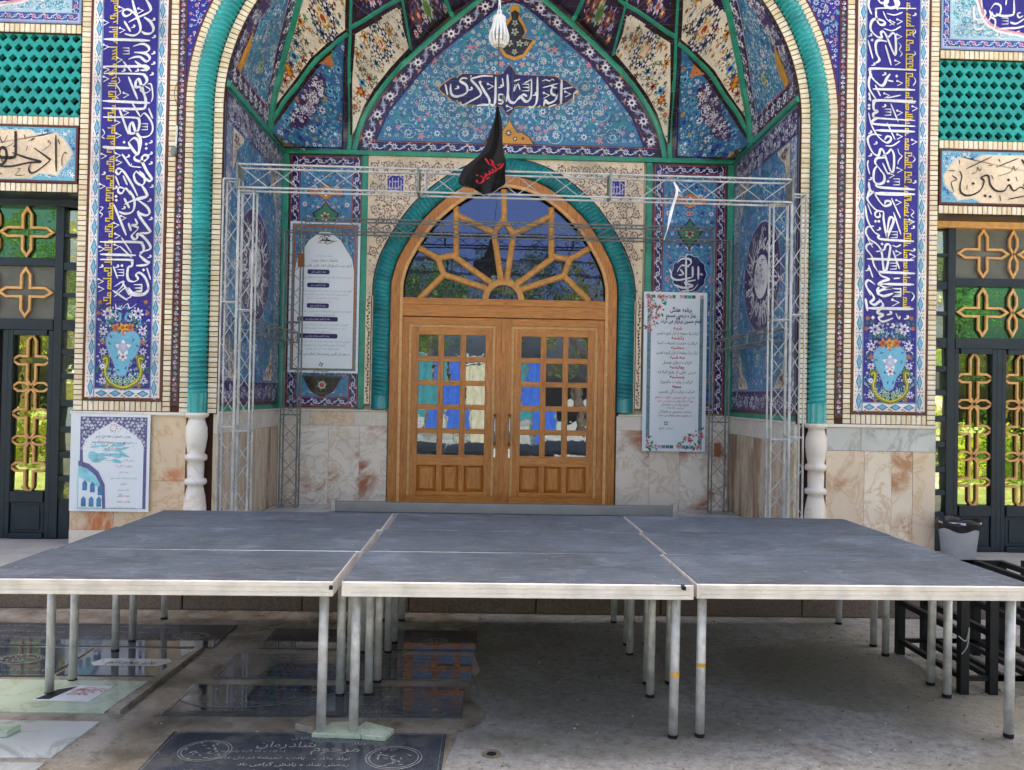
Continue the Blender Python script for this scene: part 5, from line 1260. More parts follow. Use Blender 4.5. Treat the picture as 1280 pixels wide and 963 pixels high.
# ================================================================== side bays
SILL = [5.86, 5.835, 5.74, 4.85, 4.745, 4.145, 4.04]
def bay(s):
    T = thing('bay_wall', 'upper wall of the %s bay with turquoise pierced grille and cream inscription panel' % ('left' if s < 0 else 'right'), 'wall', (s*6, YF, 4.04), group='upper walls of the side bays')
    x0, x1 = sorted((s*4.635, s*7.35))
    MB().box((x0, YF+.014, 5.745), (x1, 9.35, 5.86), 'mortar').box((x0, YF+.014, 4.74), (x1, 9.35, 4.85), 'mortar').box((x0, YF+.014, 4.045), (x1, 9.35, 4.145), 'mortar').box((x0, YF+.1, 4.145), (x1, 9.35, 4.74), 'mortar').build('backing', T)
    MB().box((x0, YF+.03, 5.86), (x1, 9.35, ZTOP), 'plaster').build('upper_wall', T); MB().box((x0, 9.30, 4.85), (x1, 9.36, 5.745), 'painted_dark').build('grille_dark_board', T)  # black board carries the shade behind the grille as colour
    for z0, z1 in ((5.745, 5.838), (4.757, 4.85), (4.045, 4.135)): brick_row(T, s*4.64, s*7.34, z0, z1)
    # grille
    p = .1105; n = int(2.70/p); rows = 8; ph = (5.745-4.85)/rows; mb = MB(); q8 = 24
    for j in range(rows):
        for i in range(-1, n+1):
            cx = s*(4.64+(i+.5+(.5 if j % 2 else 0))*p+.02); cz = 5.745-(j+.35)*ph
            sq = []; ho = []
            for k in range(q8):
                a = 2*math.pi*k/q8; r_ = min(p/2/max(1e-6, abs(math.cos(a))), ph/2/max(1e-6, abs(math.sin(a)))); sq.append((cx+r_*math.cos(a), cz+r_*math.sin(a)))
                dl = (a+math.pi/4) % (math.pi/2)-math.pi/4; rh = .0435*max(.83, math.cos(dl*1.0)) if abs(abs(dl)-math.pi/4) > .12 else .031; ho.append((cx+rh*math.cos(a), cz+rh*math.sin(a)))
            if min(a[0] for a in sq) < x0-.005-.06 or max(a[0] for a in sq) > x1+.06: continue
            cl = lambda P_: [(min(max(a, x0), x1), min(max(b_, 4.852), 5.743)) for a, b_ in P_]
            sq, ho = cl(sq), cl(ho)
            vs_ = [(a, YF+.05, b_) for a, b_ in sq]+[(a, YF+.05, b_) for a, b_ in ho]+[(a, YF+.12, b_) for a, b_ in ho]
            mb.add(vs_, [(k, (k+1) % q8, q8+(k+1) % q8, q8+k) for k in range(q8)]+[(q8+k, q8+(k+1) % q8, 2*q8+(k+1) % q8, 2*q8+k) for k in range(q8)], 'teal_grille')
    mb.build('pierced_grille', T)
    # inscription panel
    frame_bars(T, x0+.008, x1-.008, 4.145, 4.755, .022, YF, 't_maroon')
    o = Orn(front(YF+.006)); z0, z1 = 4.167, 4.733; o.poly(rect(x0+.03, x1-.03, z0, z1), 't_sky', 1); xm = (x0+x1)/2
    R1 = [(1.0*s*-1, 0)]
    if s < 0: E = [at(0+x/7.408, 130+y/7.408, YF) for x, y in ((0, 232), (290, 235), (370, 292), (430, 285), (520, 258), (600, 315), (655, 400), (682, 460), (650, 525), (600, 590), (540, 668), (380, 650), (290, 695), (0, 700))]
    else: E = [at(1150+x/6.877, 150+y/6.877, YF) for x, y in ((894, 305), (520, 298), (450, 345), (330, 310), (250, 385), (190, 480), (205, 560), (260, 620), (320, 700), (450, 680), (530, 730), (894, 735))]
    E = E+[(2*xm-x, z) for x, z in E[::-1]]
    fill_floral(o, rect(x0+.04, x1-.04, z0+.01, z1-.01), .055, [('t_pale', 't_cobalt'), ('l', 't_cobalt'), ('l', 't_white'), ('t_white', 't_cobalt')], ['t_cobalt', 't_pale', 't_white', 't_midblue'], None, r=(.014, .024), margin=.002, dart_l=.03, ndart=4, h=2)
    o.shape(E, 't_pale', 4, (xm, 4.45)); o.shape([(xm+(x-xm)*.988, 4.45+(z-4.45)*.96) for x, z in E], 't_cream', 6, (xm, 4.45))
    o.build('inscription_ground', T)
    o = Orn(front(YF-.006))
    if s < 0:
        strokes(o, '''26:522,290 525,632;24:320,412 450,505 462,532 350,622 290,642 273,600 295,550;26:118,455 250,502 385,540 270,548 100,582 -40,575
12:600,452 628,462;12:605,450 580,500 580,580;10:470,338 448,352 475,365 450,400 390,440;10:160,298 138,306 152,332 110,380 50,410
10:165,605 192,603 165,640 148,660 200,666 242,655;12:0,290 30,362 78,292;12:5,485 35,540 72,482;12:265,352 325,318 288,350;10:228,288 242,330;10:262,388 246,442;d:142,395;12:-10,640 25,655
12:540,330 560,380''', 0, 130, 7.408, YF, 't_ink', 3, .9, None, .78); text_into(o, 'لوها بسلام', -5.95, 4.38, .42, 't_ink', 3, 1.35)
    else:
        strokes(o, '''24:335,440 355,490 340,560 345,620 390,652 460,642 520,600 545,530 520,500 580,482 600,560 650,612 720,612 760,562 800,612 860,582 900,602
16:390,425 612,320;16:650,410 842,333;16:750,686 900,655;10:440,470 480,450 490,410 510,440 525,405;10:665,486 770,452 800,400 810,440 842,405
12:242,440 295,440;12:270,480 312,515 265,540 287,622;10:680,650 690,702;10:400,560 398,606;10:608,478 626,512;10:818,490 832,532;10:335,345 336,382;10:672,340 684,365;10:578,392 618,394
24:868,342 905,395;d:452,550;d:755,520;d:555,655;d:598,662;22:900,602 940,560 905,540 880,580''', 1150, 150, 6.877, YF, 't_ink', 3, .9, None, .78); text_into(o, 'آم', 6.05, 4.38, .42, 't_ink', 3, .5)
    o.build('calligraphy', T)
    # medallion panel above
    frame_bars(T, x0+.008, x1-.008, 5.845, 7.6, .014, YF, 't_slate')
    o = Orn(front(YF+.01)); o.poly(rect(x0+.02, x1-.02, 5.86, 7.58), 't_lilac', 1)
    ms = motif_scroll('t_white', ('t_pink', 't_cobalt'), ('t_pale', 't_cobalt'), 't_cobalt', .13); band(o, [(x0+.05, 5.92), (x1-.05, 5.92)], .09, 't_cobalt', 't_pale', ms, h=2)
    for xx in (x0+.07, x1-.07): band(o, [(xx, 5.97), (xx, 7.55)], .09, 't_cobalt', 't_pale', ms, h=2)
    I = rect(x0+.12, x1-.12, 5.97, 7.55); o.poly(I, 't_pale', 3)
    fill_floral(o, rect(x0+.13, x1-.13, 5.98, 6.9), .06, [('t_sky', 't_white'), ('l', 't_turq'), ('t_white', 't_sky')], ['t_turq', 't_sky', 't_midblue', 't_white'], 't_turq', .006, (.014, .026), .004, .16, .07, .034, None, 4, h=4)
    cm = (xm, 6.72); n = 64; ro = 1.06; P_ = [(cm[0]+ro*(1+.05*math.cos(8*a))*math.cos(a)*1.0, cm[1]+.78*(1+.05*math.cos(8*a))*math.sin(a)) for a in (2*math.pi*i/n for i in range(n))]
    o.shape([(cm[0]+(x-cm[0])*1.06, cm[1]+(z-cm[1])*1.07) for x, z in P_], 't_white', 7, cm); o.shape([(cm[0]+(x-cm[0])*1.03, cm[1]+(z-cm[1])*1.035) for x, z in P_], 't_pink', 8, cm); o.shape(P_, 't_navy', 9, cm)
    if s > 0: strokes(o, '''22:590,90 602,130 560,182 510,178 492,120 500,55;20:650,90 690,40 742,60 736,130 682,152 660,112;24:866,-20 866,120 840,146 760,152 700,132
22:640,100 652,160 600,230 560,272 510,272 498,228;18:620,180 545,216 530,200;20:640,160 692,190 682,262 642,250;22:720,272 830,266 900,262 980,240;20:830,210 890,222 980,165
18:560,-20 572,72;18:800,-20 790,52;18:930,120 900,132 912,166 952,150;12:740,318 762,310 738,340 728,360 770,366 805,358;16:600,322 662,294;12:888,302 922,290;w:785,200;v:450,120;c:480,190;c:700,320;c:825,320''', 1150, 0, 7.408, YF, 't_white', 11, .9); text_into(o, 'الامام', 6.1, 6.75, .45, 't_white', 11)
    else: strokes(o, '14:190,38 150,45 162,70 138,80 200,86;12:80,25 58,72;12:310,8 332,32;14:-10,30 60,15;d:395,10;12:225,30 235,55', 0, 0, 7.408, YF, 't_white', 11, .9); text_into(o, 'الامام جعفر الصادق', -6.0, 6.55, .42, 't_white', 11, 1.5)
    o.build('medallion_panel', T)
    return T
bay(-1); bay(1)

# ---- glazed steel screens with wooden cross ornaments
def outline(mb, P, w_, y0, y1, m):      # closed bar along a polygon
    n = len(P); V_ = [Vector(p) for p in P]
    o_, i_ = [], []
    for k in range(n):
        a, b_, c = V_[k-1], V_[k], V_[(k+1) % n]; d1 = (b_-a).normalized(); d2 = (c-b_).normalized(); n1 = Vector((-d1.y, d1.x)); n2 = Vector((-d2.y, d2.x)); q = (n1+n2); q = q/max(.35, q.length_squared/2)
        o_.append(b_+q*w_/2); i_.append(b_-q*w_/2)
    vs_ = [(p.x, y0, p.y) for p in o_]+[(p.x, y0, p.y) for p in i_]+[(p.x, y1, p.y) for p in o_]+[(p.x, y1, p.y) for p in i_]
    fs_ = []
    for k in range(n): j = (k+1) % n; fs_ += [(k, j, n+j, n+k), (k, j, 2*n+j, 2*n+k), (n+k, n+j, 3*n+j, 3*n+k)]
    mb.add(vs_, fs_, m)
def cross(c, lx, lz, w_, u=None):
    x, z = c; t_ = w_*1.5
    return [(x-w_, z+w_), (x-w_, z+lz-t_), (x, z+lz), (x+w_, z+lz-t_), (x+w_, z+w_), (x+lx-t_, z+w_), (x+lx, z), (x+lx-t_, z-w_), (x+w_, z-w_), (x+w_, z-lz+t_), (x, z-lz), (x-w_, z-lz+t_), (x-w_, z-w_), (x-lx+t_, z-w_), (x-lx, z), (x-lx+t_, z+w_)]
def lozenge(c, l, w_, vert):
    x, z = c
    return [(x-l, z), (x-l*.35, z+w_), (x+l*.35, z+w_), (x+l, z), (x+l*.35, z-w_), (x-l*.35, z-w_)] if not vert else [(x, z-l), (x-w_, z-l*.35), (x-w_, z+l*.35), (x, z+l), (x+w_, z+l*.35), (x+w_, z-l*.35)]
YG = 9.2
def screen(s):
    T = thing('glazed_screen', 'dark steel doors with wooden crosses and mirrored green panes in the %s bay' % ('left' if s < 0 else 'right'), 'door', (s*5.9, YG, .3), group='glazed steel screens of the side bays')
    X = lambda a: s*a
    def bx(a, b_, z0, z1, y0, y1, m, name, bv=.006): a, b_ = sorted((X(a), X(b_))); return MB().box((a, y0, z0), (b_, y1, z1), m).build(name, T, bevel=bv)
    def pane(a, b_, z0, z1, m, tilt=.01):
        a, b_ = sorted((X(a), X(b_))); mb = MB(); q = random.uniform(-tilt, tilt); r_ = random.uniform(-tilt, tilt)
        mb.add([(a, YG+.045+q+r_, z0), (b_, YG+.045-q+r_, z0), (b_, YG+.045-q-r_, z1), (a, YG+.045+q-r_, z1)], [(0, 1, 2, 3)], m); return mb.build('pane', T)
    bx(4.55, 7.4, 3.97, 4.06, YG-.05, YG+.08, 'steel_dark' if s < 0 else 'wood_trim', 'head_rail'); bx(4.5, 7.4, 4.042, 4.05, 8.83, 9.5, 'steel_dark', 'soffit', 0)
    bx(4.5, 7.4, .30, 4.0, YG+.30, YG+.34, 'painted_dark', 'dark_board', 0)  # flat black board, painted for the darkness behind the panes
    xm = [4.66, 5.0, 5.53, 6.06, 6.59, 7.12]
    # narrow pane column next to the pilaster
    bx(4.60, 4.70, .3, 3.97, YG-.01, YG+.09, 'steel_dark', 'post'); bx(4.965, 5.055, .3, 3.97, YG-.02, YG+.09, 'steel_dark', 'post')
    zr = [3.95, 3.68, 3.64, 3.36, 3.27, 3.02, 2.97, 2.72, 2.60, 2.40, 2.33, 2.13, 2.06, 1.83, 1.76, 1.54, 1.47, 1.26, 1.19, .99, .93, .74]
    for i in range(0, len(zr), 2): pane(4.70, 4.965, zr[i+1], zr[i], 'pane_clear')
    for i in range(1, len(zr)-1, 2): bx(4.70, 4.965, zr[i+1], zr[i], YG-.012, YG+.08, 'steel_dark', 'rail')
    bx(4.70, 4.965, .3, .74, YG, YG+.08, 'steel_dark', 'kick_panel')
    bx(5.055, 7.3, 3.31, 3.40, YG-.02, YG+.09, 'steel_dark', 'rail'); bx(5.055, 7.3, 2.60, 2.72, YG-.03, YG+.09, 'steel_dark', 'rail')
    # transom lights
    for (a, b_) in ((5.055, 6.12), (6.19, 7.3)):
        pane(a, b_, 3.40, 3.97, 'pane_green' if s < 0 else 'pane_grey', .004); pane(a, b_, 2.72, 3.31, 'pane_grey' if s < 0 else 'pane_green', .004)
        for zc in (3.69, 3.02):
            mb = MB(); c0 = a+.33
            outline(mb, cross((X(c0), zc), .285, .265, .048), .026, YG+.004, YG+.032, 'wood_trim'); outline(mb, cross((X(c0+.70), zc), .285, .265, .048), .026, YG+.004, YG+.032, 'wood_trim')
            for e in (-1, 1): outline(mb, lozenge((X(c0+.35), zc+e*.13), .13, .045, True), .024, YG+.004, YG+.032, 'wood_trim')
            mb.build('cross_ornament', T)
    bx(6.12, 6.19, 2.72, 3.97, YG-.02, YG+.09, 'steel_dark', 'post')
    # door leaves
    for i, (a, b_) in enumerate(((5.055, 5.54), (5.60, 6.085), (6.145, 6.63), (6.69, 7.175))):
        bx(b_, b_+.06, .3, 2.60, YG-.02, YG+.09, 'steel_dark', 'post')
        if s < 0 and i == 1: continue            # this leaf stands open; the hall's darkness is a painted black board
        bx(a, a+.05, .3, 2.60, YG-.02, YG+.07, 'steel_dark', 'stile'); bx(b_-.05, b_, .3, 2.60, YG-.02, YG+.07, 'steel_dark', 'stile')
        bx(a+.06, b_-.06, 2.54, 2.60, YG-.035, YG+.07, 'steel_dark', 'rail'); bx(a+.06, b_-.06, .70, .82, YG-.035, YG+.07, 'steel_dark', 'rail'); bx(a+.06, b_-.06, .3, .36, YG-.035, YG+.07, 'steel_dark', 'rail')
        bx(a+.06, b_-.06, .36, .70, YG-.005, YG+.05, 'steel_dark', 'kick_panel'); bx(a+.10, b_-.10, .40, .66, YG-.018, YG, 'steel_dark', 'kick_moulding')
        pane(a+.06, b_-.06, .82, 2.54, 'pane_gold', .012); c = X((a+b_)/2); mb = MB()
        for zc in (2.265, 1.675, 1.085): outline(mb, cross((c, zc), .212, .288, .046), .024, YG+.004, YG+.032, 'wood_trim')
        for zc in (1.97, 1.38):
            for e in (-1, 1): outline(mb, lozenge((c+e*.105, zc), .105, .046, False), .022, YG+.004, YG+.032, 'wood_trim')
        mb.build('cross_ornament', T)
    return T
screen(-1); screen(1)

# ================================================================== lattice frame in the recess
TR = thing('truss_frame', 'white and grey tubular lattice truss frame standing round the portal recess', 'truss frame', (0, 9.6, .3))
def truss(name, p0, p1, u, v, su, sv, r, m, nseg, lad=False):
    p0, p1, u, v = Vector(p0), Vector(p1), Vector(u), Vector(v); C4 = [(-su/2, -sv/2), (su/2, -sv/2), (su/2, sv/2), (-su/2, sv/2)]
    body = MB(); br = r*.42
    for k in range(4):
        a, b_ = C4[k], C4[(k+1) % 4]
        for i in range(nseg if k % 2 == 0 else 0):
            q0, q1 = p0.lerp(p1, i/nseg), p0.lerp(p1, (i+1)/nseg); A_, B_ = (a, b_) if i % 2 else (b_, a)
            body.tube(q0+u*A_[0]+v*A_[1], q1+u*B_[0]+v*B_[1], br, m, n=5, cap=False)
        for t_ in (0, .335, .67, 1): q = p0.lerp(p1, t_); body.tube(q+u*a[0]+v*a[1], q+u*b_[0]+v*b_[1], r*.8, m, n=6, cap=False)
    o = body.build(name, TR)
    for c in C4: MB().tube(p0+u*c[0]+v*c[1], p1+u*c[0]+v*c[1], r, m, n=8).build('chord', o, smooth=False)
    return o
XX, YY, ZZ = (1, 0, 0), (0, 1, 0), (0, 0, 1)
TFy = 8.58; R1 = .011
for (ua, ub, zt_) in ((277, 296, 4.16), (297, 315, 4.04), (962, 984, 4.06), (985, 1002, 4.14)):
    xa_, xb_ = at(ua, 450, TFy)[0], at(ub, 450, TFy)[0]
    truss('front_post', ((xa_+xb_)/2, TFy, .30), ((xa_+xb_)/2, TFy, zt_), XX, YY, xb_-xa_, .13, R1, 'truss_white', 16)
truss('front_beam', (-2.86, TFy, 4.19), (2.92, TFy, 4.17), ZZ, YY, .24, .17, R1, 'truss_white', 18)
for x_ in (-2.86, -1.0, 1.0, 2.92): MB().box((x_-.012, TFy-.10, 4.05), (x_+.012, TFy+.10, 4.32), 'truss_grey').build('coupler_plate', TR, bevel=.004)
for s in (-1, 1):
    truss('rear_post', (s*2.86, 10.95, .44), (s*2.86, 10.95, 4.10), XX, YY, .22, .16, R1, 'truss_grey', 16)
    truss('side_beam', (s*2.86, TFy+.15, 2.68), (s*2.86, 10.84, 2.68), ZZ, XX, .13, .20, R1*.9, 'truss_grey', 10)
truss('rear_beam', (-2.74, 10.95, 4.18), (2.74, 10.95, 4.18), ZZ, YY, .17, .22, R1, 'truss_grey', 20)
for (x_, z_) in ((-2.74, 3.70), (2.80, 1.3)): MB().box((x_-.03, 10.80, z_-.09), (x_+.05, 10.84, z_+.09), 'wood_dark').build('clamp', TR, bevel=.006)
# white ribbon tied to the front beam
o = Orn(lambda x, z, h: (x, TFy-.18+.02*math.sin(z*14), z)); pts = [at(u, v, TFy-.16) for u, v in ((842, 228), (846, 238), (840, 262), (834, 286), (830, 300))]
mb = MB(); P_ = smooth_pts(pts, 5); vs_ = []
for i, p in enumerate(P_): wd = .004+.012*math.sin(math.pi*min(1, i/len(P_)*1.3)); vs_ += [(p[0]-wd, TFy-.17+.02*math.sin(i*.7), p[1]), (p[0]+wd, TFy-.165+.02*math.cos(i*.7), p[1])]
mb.add(vs_, [(2*i, 2*i+1, 2*i+3, 2*i+2) for i in range(len(P_)-1)], 'ribbon_white'); o = mb.build('ribbon'); tag(o, 'white strip of cloth tied to the top truss beam, hanging on the right', 'ribbon')
sd_ = o.modifiers.new('thick', 'SOLIDIFY'); sd_.thickness = .003
MB().tube((pts[0][0], TFy-.17, pts[0][1]), (pts[0][0]+.07, TFy-.16, pts[0][1]-.10), .007, 'ribbon_white', n=5).build('knot_end', o)

# ================================================================== lamp and flag on their wires
Yh = 8.62
bx_, bz_ = at(624, 36, Yh); L_ = thing('hanging_bulb', 'large white ribbed energy saving bulb hanging high in the arch', 'lamp', (bx_, Yh, bz_))
k_ = Yh/F_PX
MB().lathe([(.012, .33), (.016, .20), (.026, .19), (.030, .125)][::-1], (bx_, Yh, bz_), 'plastic_white', 14).build('socket', L_, smooth=True)
MB().lathe([(.055, .085), (.065, .09), (.067, .12), (.06, .128), (.03, .13)], (bx_, Yh, bz_), 'plastic_white', 20).build('collar', L_, smooth=False)
for i in range(14):
    q0 = 2*math.pi*i/14; mb = MB(); pr = [(.052, .09), (.058, .04), (.078, -.02), (.094, -.07), (.096, -.10), (.084, -.145), (.055, -.178), (.02, -.188)]
    for j in range(len(pr)-1):
        p0 = (bx_+pr[j][0]*math.cos(q0), Yh+pr[j][0]*math.sin(q0), bz_+pr[j][1]); p1 = (bx_+pr[j+1][0]*math.cos(q0), Yh+pr[j+1][0]*math.sin(q0), bz_+pr[j+1][1]); mb.tube(p0, p1, .016, 'plastic_white', n=6, cap=False)
    mb.build('glass_tube', L_, smooth=True)
MB().tube((bx_, Yh, bz_+.32), (bx_, Yh+.1, 8.62), .006, 'wire', n=5).build('cable', L_)
YFL = 8.40
fx, fz_ = at(622, 132, YFL)
FL = thing('flag', 'black mourning flag with red lettering hanging limp above the fanlight', 'flag', (fx, YFL, fz_))
rows_ = [(132, 620, 624), (145, 618, 626), (160, 614, 627.5), (175, 610, 629), (188, 604, 630), (198, 594, 631), (206, 583, 632), (214, 577, 632.5), (222, 572, 632), (229, 571, 631), (234, 580, 629), (238, 592, 622)]
mb = MB(); NC = 15; vs_ = []
for i, (v, u0, u1) in enumerate(rows_):
    for j in range(NC):
        t_ = j/(NC-1); x, z = at(u0+(u1-u0)*t_, v+(5*math.sin(t_*3)*(i/len(rows_))), YFL); A_ = .014+.055*i/len(rows_); vs_.append((x+.012*math.sin(i*1.7+t_*5), YFL+A_*math.sin(t_*13+i*.35)+.02*math.sin(i*.9)+.015*math.sin(t_*29+i), z+.02*math.sin(t_*9)*(i/len(rows_))**2))
mb.add(vs_, [(i*NC+j, i*NC+j+1, (i+1)*NC+j+1, (i+1)*NC+j) for i in range(len(rows_)-1) for j in range(NC-1)], 'flag_black'); c_ = mb.build('cloth', FL, smooth=True); m_ = c_.modifiers.new('sub', 'SUBSURF'); m_.levels = 2; m_.render_levels = 2
o = Orn(lambda x, z, h: (x, YFL-.10, z))
fc_ = at(611, 214, YFL-.1); ca_, sa_ = math.cos(.55), math.sin(.55)
for (s_, dx_, dz_, sz_) in (('یا', .055, .045, .12), ('حسین', .0, -.035, .135)):
    for e_ in (0, .006): text_into(o, s_, dx_+e_, dz_-e_, sz_, 'flag_red', 1+e_*60, None, lambda x, y: (fc_[0]+x*ca_-y*sa_, fc_[1]+x*sa_+y*ca_))
o.build('lettering', FL, None)
MB().tube((fx, YFL, fz_), (fx, Yh, bz_+.3), .004, 'wire', n=5).build('cord', FL)
# small lamp on a white stick fixed to the left pilaster
hx, hz = at(218, 188, YF-.03); HK = thing('wall_lamp', 'small grey spotlight on a white stem fixed to the left pilaster brick', 'lamp', (hx, YF, hz))
MB().tube((hx+.012, YF-.03, hz+.0), (hx+.02, YF-.03, hz+.26), .011, 'plastic_white', n=8).build('stem', HK)
MB().lathe([(.012, .06), (.028, .04), (.034, 0), (.03, -.03), (.015, -.05)][::-1], (hx, YF-.045, hz-.02), 'steel_black', 14).build('lamp_head', HK, smooth=True).data.materials[0] = MATS['truss_grey']
mb = MB(); P_ = smooth_pts([(hx+.02, hz+.26), (hx+.04, hz+.4), (hx-.02, hz+.6), (hx+.02, hz+.75)], 4)
for i in range(len(P_)-1): mb.tube((P_[i][0], YF-.02, P_[i][1]), (P_[i+1][0], YF-.02, P_[i+1][1]), .003, 'wire', n=4, cap=False)
mb.build('cable', HK)

# ================================================================== posters
def poster(name, label, x0, x1, z0, z1, Y):
    T = thing(name, label, 'poster', ((x0+x1)/2, Y, z0)); mb = MB(); n = 14; m_ = 20; vs_ = []
    mb.box((x0, Y-.004, z0), (x1, Y+.004, z1), 'paper'); mb.build('sheet', T); return T
# left: rules of the prayer
x0, x1 = -2.985, -2.03; z0, z1 = 2.235, 4.30; Yp = YB-.06
P1 = poster('wall_poster', 'tall pale poster with pointed arch print on the door wall, left of the door', x0, x1, z0, z1, Yp)
o = Orn(front(Yp-.005)); o.poly(rect(x0+.03, x1-.03, z0+.03, z1-.03), 'print_border', 0); o.poly(rect(x0+.055, x1-.055, z0+.05, z1-.055), 'print_orange', 1)
o.poly(rect(x0+.075, x1-.075, z0+.06, z1-.085), 'print_blue', 2)
fill_floral(o, rect(x0+.08, x1-.08, z1-.6, z1-.09), .05, [('print_orange', 'paper'), ('print_sky', 'print_navy'), ('print_leaf', 'paper'), ('print_navy', 'print_orange')], ['print_navy', 'print_sky', 'print_orange', 'print_leaf'], None, r=(.014, .024), margin=.002, dart_l=.03, h=3)
xc = (x0+x1)/2; ar = [(x0+.07, z0+.055), (x1-.07, z0+.055), (x1-.07, z1-.66), (x1-.10, z1-.50), (xc+.22, z1-.25), (xc+.08, z1-.14), (xc, z1-.09), (xc-.08, z1-.14), (xc-.22, z1-.25), (x0+.10, z1-.50), (x0+.07, z1-.66)]
o.shape(ar, 'print_leaf', 5, (xc, 3.0)); o.shape([(xc+(x-xc)*.985, 3.0+(z-3.0)*.992) for x, z in ar], 'paper', 7, (xc, 3.0))
rng = random.Random(2)
for i in range(26): q = rng.random()*6.3; a = rng.random()*.10; c = (xc+.02+a*1.1*math.cos(q), z1-.255+a*.75*math.sin(q)); o.ribbon([c, (c[0]+rng.uniform(-.05, .05), c[1]+rng.uniform(-.01, .03)), (c[0]+rng.uniform(-.07, .07), c[1]+rng.uniform(-.03, .03))], .008, 'print_dark', 8, 3)
for k in range(6): o.ribbon([(xc-.05+k*.02, z1-.27), (xc-.05+k*.022, z1-.15)], .006, 'print_dark', 8, 1)
lines = [('اصول دین پنج بود', .03, 'print_grey', .46), ('واجبات نماز میت', .052, 'print_dark', .40), ('قیام، نیت، استقبال قبله، تکبیر های پنجگانه', .05, 'print_dark', .74)]
zc = z1-.475
for (s_, sz, m, w_) in lines: text_into(o, s_, xc, zc, sz, m, 8, w_); zc -= .07
def pill(zc, w_): o.poly([(xc-.08-w_/2, zc-.005), (xc-.08-w_/2, zc+.03), (xc-.08-w_/2+.015, zc+.045), (xc-.08+w_/2-.015, zc+.045), (xc-.08+w_/2, zc+.03), (xc-.08+w_/2, zc-.005), (xc-.08+w_/2-.015, zc-.018), (xc-.08-w_/2+.015, zc-.018)], 'print_navy', 8)
body = [('p', 'بعد از تکبیر اول', .30), ('اشهد ان لا اله الا الله وحده لا شریک له و اشهد ان محمدا', .74), ('عبده و رسوله', .40), ('p', 'بعد از تکبیر دوم', .30), ('اللهم صل علی محمد و آل محمد و بارک علی محمد و آل محمد', .74), ('و ارحم محمدا و آل محمد کافضل ما صلیت و بارکت', .74), ('و ترحمت علی ابراهیم و آل ابراهیم', .72), ('انک حمید مجید', .45), ('p', 'بعد از تکبیر سوم', .30), ('اللهم اغفر للمومنین و المومنات و المسلمین و المسلمات', .74), ('الاحیاء منهم و الاموات', .55), ('p', 'بعد از تکبیر چهارم برای مرد', .55), ('اللهم ان هذا عبدک و ابن عبدک و ابن امتک نزل بک', .74), ('و انت خیر منزول به اللهم انا لا نعلم منه الا خیرا', .74), ('و انت اعلم به منا', .6), ('p', 'بعد از تکبیر چهارم برای زن', .55), ('اللهم ان هذه امتک و ابنة عبدک نزلت بک و انت خیر منزول به', .74), ('اللهم انا لا نعلم منها الا خیرا و انت اعلم بها منا', .74), ('اللهم اجعلها عندک فی اعلی علیین', .6)]
zc -= .005
for b_ in body:
    if b_[0] == 'p': zc -= .012; pill(zc, b_[2]); text_into(o, b_[1], xc-.08, zc+.004, .032, 'paper', 9, b_[2]*.85); zc -= .072
    else: text_into(o, b_[0], xc, zc, .034, 'print_grey', 8, b_[1]); zc -= .049
zc -= .005; text_into(o, 'و بعد از تکبیر پنجم نماز تمام می شود', xc, zc-.02, .05, 'print_dark', 8, .72)
o.flower((xc-.02, zc-.15), .035, 'print_dark', 'paper', 8, 4, .4); text_into(o, 'مسجد جامع', xc-.02, zc-.25, .045, 'print_dark', 8, .22)
o.build('print', P1)
# right: the weekly programme
x0, x1 = 1.88, 2.755; z0, z1 = 1.245, 3.44
P2 = poster('wall_poster', 'tall white poster with flower corners and red weekday lines, right of the door', x0, x1, z0, z1, Yp)
o = Orn(front(Yp-.005)); o.poly(rect(x0+.05, x0+.10, z0+.06, z1-.06), 'print_border', 0); o.poly(rect(x1-.10, x1-.05, z0+.06, z1-.06), 'print_border', 0)
for zz in (z0+.04, z1-.085): 
    for i in range(14): o.poly(rect(x0+.05+i*.0555, x0+.05+(i+.9)*.0555, zz, zz+.045), ('print_teal', 'print_pink', 'print_leaf', 'print_border', 'paper')[i*7 % 5], 1)
def bouquet(cx, cz, w_, h_, sg1, sg2, n):
    for i in range(n):
        a = random.random()**1.5*w_; b_ = random.random()**1.5*h_
        if a/w_+b_/h_ > 1: continue
        c = (cx+sg1*a, cz+sg2*b_)
        if random.random() < .55: o.flower(c, random.uniform(.02, .045), random.choice(('print_pink', 'paper', 'print_pink')), random.choice(('print_red', 'print_orange')), 3, 5)
        else: o.leaf(c, random.random()*6, .07, .016, random.choice(('print_leaf', 'print_teal', 'wood_dark')), 2)
bouquet(x0+.05, z1-.06, .34, .55, 1, -1, 90); bouquet(x1-.05, z0+.06, .42, .30, -1, 1, 60); bouquet(x0+.05, z0+.05, .18, .16, 1, 1, 20)
xc = (x0+x1)/2+.03
for s_, zc, w_ in (('برنامه هفتگی', z1-.27, .30), ('نماز و دروس مسجد', z1-.345, .42), ('امام حسین برگزار می گردد', z1-.42, .56)): text_into(o, s_, xc+.04, zc, .085, 'print_navy', 4, w_); text_into(o, s_, xc+.042, zc-.003, .085, 'print_navy', 4.5, w_)
days = [('شنبه', 'قرائت یک صفحه از قرآن کریم و تفسیر'), ('یکشنبه', 'قرائت حدیث شریف کسا'), ('دوشنبه', 'قرائت یک صفحه از قرآن کریم و تفسیر'), ('سه شنبه', 'قرائت دعای توسل'), ('چهارشنبه', 'درس هایی از نهج البلاغه'), ('پنجشنبه', 'قرائت زیارت عاشورا'), ('جمعه', 'قرائت زیارت آل یاسین')]
zc = z1-.515
for a, b_ in days:
    text_into(o, a, xc, zc, .062, 'print_red', 4, .2); text_into(o, a, xc+.003, zc-.002, .062, 'print_red', 4.4, .2); zc -= .070; text_into(o, b_, xc, zc, .056, 'print_green', 4, .58); zc -= .064
zc -= .012
